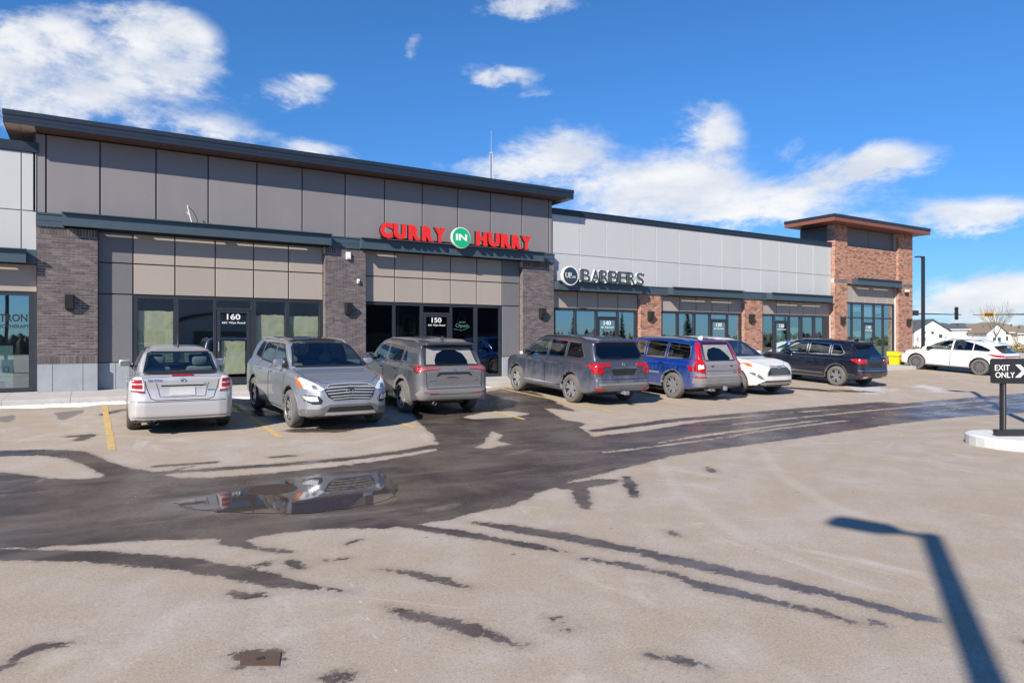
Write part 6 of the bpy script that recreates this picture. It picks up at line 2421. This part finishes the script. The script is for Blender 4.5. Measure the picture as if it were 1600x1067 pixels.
# ---- silver SUV facing us
P_SF = paint('blue_silver_paint', (0.36, 0.39, 0.44), metal=.6, rough=.3, dirt_low=.25, L=4.75)
sf = suv_base(4.75, 1.885, 1.69, 1.0, 3.80, .365)
sf.update(name='parked_suv', cat='suv', label='silver suv parked tail in with slatted chrome grille facing us', paint=P_SF,
    body=[(.05, .35), (.0, .6), (.08, 1.0), (.18, 1.12), (1.2, 1.10), (3.45, 1.12), (4.0, 1.04), (4.45, .93), (4.62, .84), (4.72, .70), (4.75, .50), (4.70, .30), (4.5, .24), (.5, .26)],
    cabin=[(.10, 1.0), (.22, 1.15), (.50, 1.55), (.75, 1.64), (1.8, 1.69), (2.5, 1.66), (2.85, 1.58), (3.62, 1.10), (3.5, 1.0)],
    doors=[(1.35, 2.25, [(1.47, .34), (2.25, .32), (2.25, 1.12), (1.25, 1.14), (1.3, .85)]), (2.27, 3.35, [(2.27, .32), (3.30, .34), (3.40, .7), (3.42, 1.09), (2.27, 1.12)])],
    side_windows=[(None, [(.72, 1.22), (1.22, 1.17), (1.22, 1.50), (.95, 1.52)], G_CARD), (0, [(1.30, 1.16), (2.18, 1.14), (2.18, 1.54), (1.32, 1.52)], G_CARD), (1, [(2.28, 1.14), (3.32, 1.12), (2.85, 1.43), (2.6, 1.53), (2.28, 1.54)], G_CAR)],
    rear_window=[(-.58, 1.15), (.58, 1.15), (.52, 1.5), (-.52, 1.5)], rear_glass=G_CARD,
    windscreen=[(-.74, 1.145), (.74, 1.145), (.69, 1.30), (.60, 1.55), (.3, 1.585), (-.3, 1.585), (-.60, 1.55), (-.69, 1.30)],
    bonnet=[(3.55, -.76), (4.2, -.72), (4.5, -.50), (4.56, 0), (4.5, .50), (4.2, .72), (3.55, .76)],
    tailgate=[(-.62, .6), (.62, .6), (.66, 1.0), (.56, 1.6), (-.56, 1.6), (-.66, 1.0)],
    handles=[(1.5, .98), (2.42, .98)], mirror=(3.18, 1.17), front_seat=2.45, cowl=3.55, spokes=(5, 'double'), rails=(.8, 2.7, .62, M_RIM), seatm=M_SEAT, antenna=(.75, .2),
    flare=(P_SF, .03, .02), trim=M_TRIM,
    patches=[('T', [(1.2, -.56), (2.72, -.56), (2.72, .56), (1.2, .56)], .006, M_ROOFGL, 'glass_roof', None),
             ('F', [(-.50, .80), (-.38, .865), (.38, .865), (.50, .80), (.44, .66), (.34, .60), (-.34, .60), (-.44, .66)], .004, M_TRIM, 'grille', None),
             ('F2', [(.49, .80), (.545, .77), (.80, .80), (.845, .96), (.80, .985), (.60, .88)], .012, L_CLEAR, 'headlight', None),
             ('F2', [(.60, .80), (.68, .80), (.70, .86), (.64, .87)], .018, M_CLAD, 'headlight_projector', None),
             ('F2', [(.72, .83), (.77, .84), (.78, .90), (.73, .90)], .018, M_RIM, 'headlight_projector', None),
             ('F2', [(.805, .81), (.86, .84), (.865, .97), (.845, .985)], .016, L_AMBER, 'side_marker', None),
             ('F2', [(.53, .60), (.56, .53), (.68, .52), (.80, .58), (.83, .66), (.78, .69), (.60, .68)], .003, M_TRIM, 'fog_lamp_recess', None),
             ('F2', [(.60, .585), (.72, .575), (.80, .61), (.82, .67), (.62, .665)], .014, L_CLEAR, 'fog_lamp', None),
             ('F', [(-.86, .42), (-.60, .44), (-.40, .52), (.40, .52), (.60, .44), (.86, .42), (.82, .30), (-.82, .30)], .006, M_CLAD, 'lower_bumper', None),
             ('F', [(-.46, .39), (-.40, .475), (.40, .475), (.46, .39)], .012, M_TRIM, 'lower_grille', None),
             ('F', [(-.50, .325), (-.46, .375), (.46, .375), (.50, .325)], .018, M_RIM, 'skid_plate', None)],
    ribbons=[('F', [(-.46, .815), (0, .835), (.46, .815)], .022, .022, M_SLAT, 'grille_slat', None), ('F', [(-.47, .765), (0, .785), (.47, .765)], .022, .022, M_SLAT, 'grille_slat', None),
             ('F', [(-.44, .715), (0, .735), (.44, .715)], .022, .022, M_SLAT, 'grille_slat', None), ('F', [(-.40, .665), (0, .682), (.40, .665)], .022, .022, M_SLAT, 'grille_slat', None),
             ('F', [(-.36, .62), (0, .635), (.36, .62)], .022, .022, M_SLAT, 'grille_slat', None),
             ('F', [(-.50, .80), (-.38, .872), (0, .88), (.38, .872), (.50, .80)], .02, .016, M_SLAT, 'grille_surround', None)],
    logos=[('F', 'hoval', 0, .75, .17, M_CHROME, None)])

# ---- grey SUV seen from behind (dusty)
P_RAV = paint('dusty_grey_paint', (0.085, 0.09, 0.105), metal=.5, rough=.28, dirt_low=.42, dirt_rear=.66, L=4.6, dirt=(.18, .176, .178))
rv = suv_base(4.60, 1.855, 1.70, .98, 3.67, .36)
rv.update(name='parked_suv', cat='suv', label='dusty dark grey suv with wiper-cleared rear glass and boxy grey cladding', paint=P_RAV,
    body=[(.06, .36), (.0, .46), (-.01, .60), (.06, .68), (.07, .98), (.14, 1.10), (.5, 1.10), (2.6, 1.07), (3.35, 1.08), (4.15, 1.0), (4.5, .84), (4.6, .6), (4.52, .30), (4.2, .25), (.5, .28)],
    cabin=[(.12, .98), (.22, 1.10), (.46, 1.50), (.30, 1.57), (.34, 1.62), (.9, 1.68), (1.8, 1.70), (2.5, 1.66), (2.8, 1.59), (3.5, 1.06), (3.4, .95)],
    kc=.07, kb=.06,
    doors=[(1.35, 2.2, [(1.40, .34), (2.2, .32), (2.2, 1.10), (1.22, 1.12), (1.3, .85)]), (2.22, 3.2, [(2.22, .32), (3.22, .34), (3.30, .7), (3.32, 1.06), (2.22, 1.10)])],
    side_windows=[(None, [(.92, 1.17), (1.18, 1.15), (1.14, 1.48), (1.06, 1.46)], G_CARD), (0, [(1.26, 1.14), (2.12, 1.12), (2.12, 1.52), (1.24, 1.50)], G_CARD), (1, [(2.22, 1.12), (3.2, 1.09), (2.78, 1.40), (2.5, 1.52), (2.22, 1.53)], G_CAR)],
    rear_window=[(-.64, 1.12), (.64, 1.12), (.60, 1.3), (.55, 1.50), (-.55, 1.50), (-.60, 1.3)], rear_glass=G_CARDIRTY,
    windscreen=[(-.68, 1.1), (.68, 1.1), (.55, 1.55), (-.55, 1.55)],
    bonnet=[(3.5, -.74), (4.3, -.62), (4.42, 0), (4.3, .62), (3.5, .74)],
    tailgate=[(-.66, .62), (.66, .62), (.68, 1.0), (.60, 1.56), (-.60, 1.56), (-.68, 1.0)],
    handles=[(1.42, .97), (2.36, .97)], handlem=M_TRIM, mirror=(3.02, 1.14), front_seat=2.35, cowl=3.42, spokes=(5, 'wide'), rails=(.7, 2.5, .60, M_CLAD), trim=M_CHROME, trimw=.018,
    flare=(M_CLADD, .09, .10), finm=P_RAV, antenna=(.8, .05),
    patches=[('B', [(-.40, 1.125), (.40, 1.125), (.40, 1.22), (.32, 1.36), (.14, 1.44), (-.14, 1.44), (-.32, 1.36), (-.40, 1.22)], .007, G_CARD, 'wiped_glass_arc', 'tail'),
             ('B2', [(.36, 1.035), (.62, 1.02), (.86, .98), (.89, 1.06), (.60, 1.095), (.36, 1.085)], .016, L_REDD, 'tail_light', None),
             ('S', [(.04, .97), (.20, .98), (.40, 1.07), (.36, 1.11), (.15, 1.10), (.05, 1.07)], .012, L_RED, 'tail_light_side', None),
             ('S', [(.16, .95), (.34, 1.0), (.42, 1.06), (.40, 1.07), (.20, .975)], .014, M_TRIM, 'tail_light_edge', None),
             ('B', [(-.44, .90), (-.36, .965), (.36, .965), (.44, .90), (.40, .885), (.33, .925), (-.33, .925), (-.40, .885)], .005, M_TRIM, 'plate_recess', 'tail'),
             ('B', [(-.86, .50), (-.80, .60), (.80, .60), (.86, .50), (.80, .36), (-.80, .36)], .012, M_CLADD, 'rear_bumper', None),
             ('B', [(-.52, .34), (.52, .34), (.46, .30), (-.46, .30)], .006, M_TRIM, 'lower_bumper', None)],
    ribbons=[('B2', [(.40, .525), (.62, .53), (.74, .56)], .018, .022, L_REDD, 'reflector', None), ('B', [(-.60, .505), (.60, .505)], .010, .020, M_CHROME, 'bumper_crease', None),
             ('B', [(-.45, .985), (0, .99), (.45, .985)], .014, .01, P_RAV, 'tailgate_crease', 'tail'), ('B', [(-.56, 1.52), (.56, 1.52)], .03, .006, M_TRIM, 'spoiler_shadow_strip', 'tail'),
             ('B', [(-.10, .83), (0, .86), (.18, .86)], .012, .008, M_TRIM, 'plate_arc', 'tail')],
    logos=[('B', 'toval', 0, 1.0, .10, M_CHROME, 'tail')], texts=[('B', 'RAV4', .60, .46, .79, .83, M_CHROME, 'tail'), ('B', 'XLE', -.46, -.56, .79, .82, M_CHROME, 'tail')],
    extra=[lambda c, p: exhaust(c, .48, .30, .04), lambda c, p: wiper(c, p, 0, 1.13, .36, 1.16)])

# ---- slate SUV seen from behind and the left
P_PIL = paint('slate_blue_paint', (0.075, 0.085, 0.125), metal=.55, rough=.28, dirt_low=.50, dirt_rear=.1, L=4.94, dirt=(.21, .21, .225))
pl = suv_base(4.94, 1.98, 1.78, 1.10, 3.92, .375)
pl.update(name='parked_suv', cat='suv', label='salt streaked slate blue suv with red bracket tail lights and tow hitch', paint=P_PIL,
    body=[(.06, .38), (-.01, .48), (-.01, .66), (.05, .74), (.08, 1.05), (.16, 1.16), (.6, 1.15), (2.8, 1.12), (3.75, 1.13), (4.4, 1.06), (4.8, .92), (4.94, .62), (4.86, .30), (4.4, .26), (.5, .29)],
    cabin=[(.12, 1.0), (.22, 1.16), (.44, 1.56), (.30, 1.63), (.38, 1.69), (1.0, 1.76), (2.0, 1.78), (2.8, 1.74), (3.1, 1.66), (3.85, 1.12), (3.7, 1.0)],
    doors=[(1.35, 2.3, [(1.56, .36), (2.35, .34), (2.35, 1.14), (1.42, 1.16), (1.45, .85)]), (2.37, 3.4, [(2.37, .34), (3.42, .36), (3.52, .7), (3.55, 1.11), (2.37, 1.14)])],
    side_windows=[(None, [(.66, 1.24), (.78, 1.20), (1.44, 1.19), (1.44, 1.60), (.90, 1.58)], G_CARD), (0, [(1.54, 1.19), (2.32, 1.17), (2.32, 1.61), (1.54, 1.61)], G_CARD), (1, [(2.42, 1.17), (3.5, 1.15), (3.05, 1.48), (2.75, 1.60), (2.42, 1.61)], G_CAR)],
    rear_window=[(-.62, 1.20), (.62, 1.20), (.74, 1.30), (.66, 1.56), (-.66, 1.56), (-.74, 1.30)], rear_glass=G_CARD,
    windscreen=[(-.74, 1.16), (.74, 1.16), (.60, 1.62), (-.60, 1.62)],
    bonnet=[(3.9, -.80), (4.65, -.68), (4.78, 0), (4.65, .68), (3.9, .80)],
    tailgate=[(-.70, .70), (.70, .70), (.73, 1.1), (.68, 1.62), (-.68, 1.62), (-.73, 1.1)],
    handles=[(1.62, 1.02), (2.55, 1.02)], mirror=(3.32, 1.19), front_seat=2.65, cowl=3.72, spokes=(5, 'double'), rails=(.85, 2.9, .66, M_TRIM), trim=M_CHROME, trimw=.022,
    flare=(M_CLADD, .035, .06), antenna=(.85, .05),
    patches=[('B2', [(.42, 1.02), (.66, 1.02), (.66, .84), (.90, .84), (.93, 1.10), (.42, 1.10)], .016, L_RED, 'tail_light', None),
             ('S', [(.04, .84), (.16, .85), (.32, 1.02), (.36, 1.10), (.08, 1.10)], .014, L_RED, 'tail_light_side', None),
             ('B', [(-.42, .96), (.42, .96), (.42, 1.02), (-.42, 1.02)], .012, M_CHROME, 'tailgate_bar', 'tail'),
             ('B', [(-.34, .80), (.34, .80), (.40, .955), (-.40, .955)], .004, M_TRIM, 'plate_recess', 'tail'),
             ('B2', [(.60, .42), (.86, .43), (.88, .49), (.62, .47)], .016, L_RED, 'reflector', None),
             ('B', [(-.80, .54), (.80, .54), (.80, .60), (-.80, .60)], .008, M_CLADD, 'bumper_step', None)],
    ribbons=[('B', [(-.92, .70), (0, .69), (.92, .70)], .012, .003, M_TRIM, 'bumper_seam', None), ('S', [(1.6, .44), (3.4, .44)], .03, .02, M_CHROME, 'sill_trim', None)],
    logos=[('B', 'h', 0, 1.08, .12, M_CHROME, 'tail')], texts=[('B', 'PILOT', .66, .46, .885, .915, M_CHROME, 'tail'), ('B', 'TOURING', -.46, -.66, .885, .91, M_CHROME, 'tail')],
    extra=[lambda c, p: wiper(c, p, -.05, 1.22, .38, 1.25),
           lambda c, p: MB().box(-c.L / 2 - .06, -c.L / 2 + .3, -.04, .04, .31, .39).rbox((-c.L / 2 - .06, 0, .35), (.05, .17, .10), .02).build('tow_hitch', M_GALV, c.root, world=False)])

# ---- blue wagon-like SUV
P_XC = paint('royal_blue_paint', (0.002, 0.040, 0.25), metal=.35, rough=.2, dirt_low=.34, dirt_rear=1.0, L=4.8, dirt=(.215, .212, .22))
xc = suv_base(4.80, 1.90, 1.76, 1.08, 3.94, .37)
xc.update(name='parked_suv', cat='suv', label='royal blue suv with tall red tail lights and filthy grey tailgate', paint=P_XC,
    body=[(.08, .38), (-.02, .46), (-.03, .66), (.04, .74), (.07, 1.05), (.14, 1.12), (.6, 1.12), (2.8, 1.08), (3.7, 1.08), (4.3, 1.0), (4.65, .88), (4.8, .62), (4.72, .30), (4.4, .26), (.5, .30)],
    cabin=[(.10, 1.0), (.16, 1.12), (.40, 1.62), (.50, 1.70), (1.2, 1.75), (2.1, 1.76), (2.8, 1.71), (3.05, 1.63), (3.80, 1.08), (3.7, .98)],
    doors=[(1.35, 2.25, [(1.52, .36), (2.35, .34), (2.35, 1.11), (1.40, 1.12), (1.44, .85)]), (2.37, 3.4, [(2.37, .34), (3.38, .36), (3.48, .7), (3.50, 1.07), (2.37, 1.11)])],
    side_windows=[(None, [(.58, 1.17), (1.40, 1.15), (1.40, 1.60), (.66, 1.57), (.56, 1.50), (.52, 1.25)], G_CARD), (0, [(1.50, 1.15), (2.30, 1.14), (2.30, 1.61), (1.50, 1.60)], G_CARD), (1, [(2.40, 1.14), (3.42, 1.11), (3.0, 1.45), (2.7, 1.58), (2.40, 1.61)], G_CAR)],
    rear_window=[(-.58, 1.14), (.58, 1.14), (.54, 1.4), (.49, 1.58), (-.49, 1.58), (-.54, 1.4)], rear_glass=G_CARDIRTY,
    windscreen=[(-.70, 1.12), (.70, 1.12), (.57, 1.6), (-.57, 1.6)],
    bonnet=[(3.85, -.76), (4.5, -.64), (4.64, 0), (4.5, .64), (3.85, .76)],
    tailgate=[(-.66, .68), (.66, .68), (.64, 1.1), (.54, 1.64), (-.54, 1.64), (-.64, 1.1)],
    handles=[(1.58, 1.0), (2.52, 1.0)], mirror=(3.28, 1.16), front_seat=2.6, cowl=3.65, spokes=(6, 'double'), rails=(.75, 2.9, .62, M_CLAD), trim=M_CHROME, trimw=.026,
    flare=(M_CLADD, .05, .10), antenna=(.95, .05), finm=M_WHITE,
    patches=[('B2', [(.655, .80), (.90, .82), (.89, 1.02), (.80, 1.12), (.72, 1.45), (.62, 1.66), (.555, 1.66), (.64, 1.3), (.68, 1.1)], .012, L_RED, 'tail_light', None),
             ('S', [(.02, .84), (.26, .84), (.28, 1.02), (.25, 1.12), (.40, 1.45), (.50, 1.63), (.40, 1.66), (.14, 1.15), (.06, 1.05)], .010, L_RED, 'tail_light_side', None),
             ('B2', [(.71, .93), (.84, .90), (.84, 1.0), (.73, 1.03)], .02, L_WHITE, 'reversing_lamp', None),
             ('B', [(-.36, 1.13), (.44, 1.13), (.44, 1.30), (.34, 1.44), (.10, 1.50), (-.14, 1.46), (-.28, 1.36), (-.44, 1.20)], .007, G_CARD, 'wiped_glass_arc', 'tail'),
             ('B', [(-.93, .50), (.93, .50), (.93, .66), (-.93, .66)], .012, M_CLADD, 'rear_bumper', None),
             ('B', [(-.34, .33), (.34, .33), (.40, .42), (-.40, .42)], .016, M_CLAD, 'skid_plate', None),
             ('B2', [(.66, .665), (.88, .665), (.88, .705), (.66, .705)], .018, L_RED, 'reflector', None),
             ('B2', [(.30, 1.0), (.44, 1.0), (.40, .965), (.35, .965)], .004, M_TRIM, 'tailgate_grip', 'tail'),
             ('B', [(-.48, 1.645), (.48, 1.645), (.46, 1.665), (-.46, 1.665)], .01, L_RED, 'brake_light', None)],
    ribbons=[('B', [(-.62, .86), (0, .855), (.62, .86)], .012, .003, M_TRIM, 'tailgate_split', 'tail'), ('B', [(-.50, 1.62), (.50, 1.62)], .03, .006, M_TRIM, 'spoiler_shadow_strip', 'tail'),
             ('S', [(1.6, .70), (3.4, .70)], .05, .012, M_CLADD, 'door_strip', None)],
    texts=[('B', 'XC90', -.42, -.56, .80, .835, M_CHROME, 'tail')],
    extra=[lambda c, p: wiper(c, p, -.12, 1.15, .34, 1.16), lambda c, p: exhaust(c, .35, .33, 0), lambda c, p: exhaust(c, .45, .33, 0),
           lambda c, p: MB().rbox((-c.L / 2 - .02, -.05, .37), (.1, .1, .12), .02).build('tow_hitch', M_GALV, c.root, world=False)])

# ---- white SUV facing us
P_HI = paint('white_paint', (0.76, 0.75, 0.72), metal=0, rough=.3, dirt_low=.45, L=4.95, dirt=(.52, .48, .42))
hi = suv_base(4.95, 1.93, 1.72, 1.15, 4.0, .37)
hi.update(name='parked_suv', cat='suv', label='white suv parked tail in, wavy mesh grille showing past the blue suv', paint=P_HI,
    body=[(.05, .38), (.0, .6), (.06, 1.0), (.16, 1.12), (1.4, 1.10), (3.6, 1.13), (4.2, 1.08), (4.65, .98), (4.85, .88), (4.93, .70), (4.95, .50), (4.88, .30), (4.4, .26), (.5, .28)],
    cabin=[(.10, 1.0), (.2, 1.15), (.50, 1.56), (.75, 1.65), (1.8, 1.72), (2.5, 1.69), (2.9, 1.60), (3.75, 1.10), (3.6, 1.0)],
    doors=[(1.35, 2.25, [(1.62, .34), (2.4, .32), (2.4, 1.12), (1.45, 1.14), (1.5, .85)]), (2.42, 3.5, [(2.42, .32), (3.50, .34), (3.55, .7), (3.58, 1.09), (2.42, 1.12)])],
    side_windows=[(None, [(.82, 1.22), (1.42, 1.17), (1.42, 1.50), (1.0, 1.52)], G_CARD), (0, [(1.50, 1.16), (2.34, 1.14), (2.34, 1.56), (1.50, 1.54)], G_CARD), (1, [(2.44, 1.14), (3.46, 1.12), (3.0, 1.43), (2.75, 1.55), (2.44, 1.56)], G_CAR)],
    rear_window=[(-.58, 1.15), (.58, 1.15), (.52, 1.5), (-.52, 1.5)], rear_glass=G_CARD,
    windscreen=[(-.74, 1.15), (.74, 1.15), (.60, 1.60), (-.60, 1.60)],
    bonnet=[(3.72, -.78), (4.5, -.70), (4.74, -.40), (4.78, 0), (4.74, .40), (4.5, .70), (3.72, .78)],
    tailgate=[(-.62, .6), (.62, .6), (.66, 1.0), (.56, 1.6), (-.56, 1.6), (-.66, 1.0)],
    handles=[(1.65, .98), (2.58, .98)], mirror=(3.32, 1.18), front_seat=2.55, cowl=3.65, spokes=(6, 'double'), rails=(.8, 2.8, .64, M_TRIM),
    flare=(M_CLAD, .02, .05),
    patches=[('F', [(-.36, .90), (.36, .90), (.52, .72), (.54, .64), (-.54, .64), (-.52, .72)], .006, M_TRIM, 'grille', None),
             ('F2', [(.44, .91), (.60, .84), (.86, .87), (.90, .97), (.86, 1.0), (.60, .96)], .012, L_CLEAR, 'headlight', None),
             ('F2', [(.83, .88), (.88, .90), (.90, .98), (.85, .99)], .016, L_AMBER, 'side_marker', None),
             ('F2', [(.62, .50), (.72, .52), (.82, .62), (.88, .72), (.80, .70), (.70, .62)], .004, M_CLAD, 'bumper_vent', None),
             ('F', [(-.70, .30), (.70, .30), (.78, .36), (.60, .48), (-.60, .48), (-.78, .36)], .006, M_TRIM, 'lower_grille', None)],
    ribbons=[('F', [(x_ / 20 * .9 - .45 * 1.0, z_ + .018 * math.sin(x_ * 1.6)) for x_ in range(1, 20)], .011, .012, M_RIMD, 'grille_wave', None) for z_ in (.68, .725, .77, .815, .86)] +
            [('F', [(-.36, .905), (.36, .905), (.54, .72), (.55, .635), (-.55, .635), (-.54, .72), (-.36, .905)], .022, .014, M_SLAT, 'grille_surround', None),
             ('F', [(-.72, .375), (.72, .375)], .03, .02, M_RIM, 'bumper_bar', None), ('F', [(-.66, .42), (.66, .42)], .022, .02, M_RIM, 'bumper_bar', None)],
    logos=[('F', 'toval', 0, .87, .16, M_CHROME, None)])

# ---- black SUV
P_TIG = paint('blue_black_paint', (0.008, 0.011, 0.022), metal=.3, rough=.18, dirt_low=.10, L=4.7, dirt=(.16, .155, .15))
tg = suv_base(4.70, 1.84, 1.69, 1.0, 3.79, .36)
tg.update(name='parked_suv', cat='suv', label='glossy black suv with chrome window outline near the corner tower', paint=P_TIG,
    body=[(.06, .36), (.0, .46), (-.01, .62), (.05, .70), (.07, .95), (.14, 1.08), (.5, 1.08), (2.6, 1.05), (3.45, 1.06), (4.2, .98), (4.55, .84), (4.7, .6), (4.62, .30), (4.2, .24), (.5, .27)],
    cabin=[(.12, .98), (.24, 1.08), (.55, 1.48), (.36, 1.555), (.42, 1.61), (.95, 1.66), (1.8, 1.69), (2.6, 1.65), (2.9, 1.57), (3.62, 1.05), (3.5, .95)],
    doors=[(1.35, 2.2, [(1.45, .34), (2.25, .32), (2.25, 1.08), (1.25, 1.10), (1.32, .85)]), (2.27, 3.3, [(2.27, .32), (3.28, .34), (3.36, .7), (3.38, 1.04), (2.27, 1.08)])],
    side_windows=[(None, [(.76, 1.20), (.92, 1.13), (1.28, 1.12), (1.28, 1.50), (1.0, 1.48)], G_CARD), (0, [(1.36, 1.12), (2.2, 1.10), (2.2, 1.52), (1.38, 1.51)], G_CARD), (1, [(2.30, 1.10), (3.35, 1.08), (2.92, 1.38), (2.6, 1.51), (2.30, 1.52)], G_CAR)],
    rear_window=[(-.60, 1.14), (.60, 1.14), (.64, 1.2), (.55, 1.48), (-.55, 1.48), (-.64, 1.2)], rear_glass=G_CARD,
    windscreen=[(-.68, 1.08), (.68, 1.08), (.55, 1.54), (-.55, 1.54)],
    bonnet=[(3.6, -.74), (4.4, -.62), (4.52, 0), (4.4, .62), (3.6, .74)],
    tailgate=[(-.64, .64), (.64, .64), (.67, 1.0), (.60, 1.54), (-.60, 1.54), (-.67, 1.0)],
    handles=[(1.50, .95), (2.42, .95)], mirror=(3.12, 1.12), mirrorm=M_TRIM, front_seat=2.5, cowl=3.5, spokes=(5, 'double'), rimm=M_RIMD, rails=(.75, 2.7, .61, M_TRIM), trim=M_CHROME, trimw=.03, seatm=M_SEATD,
    flare=(M_CLAD, .05, .05), antenna=(.85, .05),
    patches=[('B2', [(.50, .88), (.82, .86), (.88, .92), (.88, 1.0), (.80, 1.03), (.52, 1.0)], .014, L_RED, 'tail_light', None),
             ('S', [(.04, .88), (.20, .86), (.44, .96), (.48, 1.0), (.38, 1.02), (.06, 1.02)], .014, L_RED, 'tail_light_side', None),
             ('B', [(-.32, .72), (.32, .72), (.42, .88), (-.42, .88)], .004, M_TRIM, 'plate_recess', 'tail'),
             ('B2', [(.40, .34), (.70, .34), (.72, .41), (.42, .41)], .014, M_CHROME, 'exhaust_trim', None)],
    ribbons=[('B', [(-.84, .62), (0, .61), (.84, .62)], .014, .01, M_CHROME, 'bumper_chrome_strip', None), ('B2', [(.36, .50), (.80, .51)], .022, .012, L_RED, 'reflector', None),
             ('S', [(.3, .47), (.55, .47)], .02, .016, M_CHROME, 'bumper_strip', None), ('S', [(1.5, .43), (3.3, .43)], .022, .02, M_CHROME, 'sill_trim', None)],
    texts=[('B', 'TIGUAN', .24, -.24, 1.03, 1.06, M_CHROME, 'tail')],
    extra=[lambda c, p: wiper(c, p, -.02, 1.16, .32, 1.18)])

# ---- white crossover, side on
P_LX = paint('pearl_white_paint', (0.80, 0.79, 0.77), metal=0, rough=.22, dirt_low=.18, L=4.89, dirt=(.5, .47, .43))
lx = suv_base(4.89, 1.92, 1.69, 1.03, 3.88, .375)
lx.update(name='parked_crossover', cat='crossover', label='pearl white sloping roof crossover seen side on beyond the exit sign', paint=P_LX,
    body=[(.05, .34), (-.01, .50), (.0, .62), (.07, .72), (.05, .95), (.14, 1.06), (.5, 1.10), (2.2, 1.05), (3.55, 1.05), (4.3, .96), (4.7, .84), (4.86, .70), (4.89, .55), (4.82, .28), (4.4, .24), (.5, .27)],
    cabin=[(.12, .98), (.22, 1.06), (.62, 1.34), (.30, 1.42), (.34, 1.47), (.9, 1.58), (1.5, 1.66), (2.2, 1.69), (2.75, 1.63), (3.05, 1.55), (3.85, 1.04), (3.7, .92)],
    csec=[(.90, .85), (.86, 1.02), (.70, 1.40), (.58, 1.57), (.45, 1.66), (0, 1.71)],
    doors=[(1.35, 2.3, [(1.50, .34), (2.3, .32), (2.3, 1.06), (1.30, 1.10), (1.36, .85)]), (2.32, 3.4, [(2.32, .32), (3.40, .34), (3.48, .7), (3.50, 1.03), (2.32, 1.06)])],
    side_windows=[(None, [(.64, 1.18), (.80, 1.14), (1.36, 1.14), (1.36, 1.44), (1.0, 1.33)], G_CARD), (0, [(1.42, 1.13), (2.24, 1.10), (2.24, 1.53), (1.9, 1.54), (1.42, 1.45)], G_CARD), (1, [(2.34, 1.10), (3.52, 1.07), (3.05, 1.36), (2.75, 1.48), (2.34, 1.53)], G_CAR)],
    rear_window=[(-.62, 1.08), (.62, 1.08), (.58, 1.34), (-.58, 1.34)], rear_glass=G_CARD,
    windscreen=[(-.70, 1.08), (.70, 1.08), (.55, 1.53), (-.55, 1.53)],
    bonnet=[(3.75, -.76), (4.55, -.62), (4.7, 0), (4.55, .62), (3.75, .76)],
    tailgate=[(-.64, .64), (.64, .64), (.67, 1.0), (.60, 1.40), (-.60, 1.40), (-.67, 1.0)],
    handles=[(1.55, .96), (2.5, .96)], mirror=(3.3, 1.10), mirrorm=M_TRIM, front_seat=2.55, cowl=3.6, spokes=(10, 'thin'), rimm=M_RIMC, rails=(1.0, 2.6, .60, M_TRIM), finm=P_LX, antenna=(.8, .05), tyrem=M_TYRED,
    flare=(M_CLAD, .02, .05), trim=M_TRIM,
    patches=[('B', [(-.88, .90), (.88, .90), (.88, .95), (-.88, .95)], .010, L_RED, 'light_bar', None),
             ('S', [(.04, .90), (.20, .88), (.46, .90), (.80, 1.01), (.40, .99), (.06, .98)], .012, L_RED, 'tail_light_side', None),
             ('S', [(4.46, .78), (4.66, .76), (4.76, .78), (4.68, .85), (4.46, .87)], .012, M_TRIM, 'headlight_side', None),
             ('F2', [(.52, .74), (.80, .77), (.84, .84), (.56, .80)], .012, L_CLEAR, 'headlight', None),
             ('F', [(-.50, .76), (.50, .76), (.60, .40), (-.60, .40)], .006, M_TRIM, 'grille', None),
             ('S', [(.60, 1.10), (1.36, 1.12), (1.36, 1.17), (.80, 1.17)], .008, M_TRIM, 'pillar_garnish', None)],
    ribbons=[], logos=[], texts=[])

for spec, args in ((seda, (1.46, 14.28, -2.5, 'xr')), (sf, (4.17, 13.45, 182.0, 'xf')), (rv, (6.90, 14.45, -1.0, 'xr')), (pl, (11.72, 14.45, -2.0, 'xr')),
                   (xc, (15.12, 14.22, -1.0, 'xr')), (hi, (17.95, 14.35, 180, 'xf')), (tg, (23.78, 14.78, -1, 'xr')), (lx, (36.0, 15.5, 0, 'xr'))):
    car = build_car(spec)
    car.place(*args)
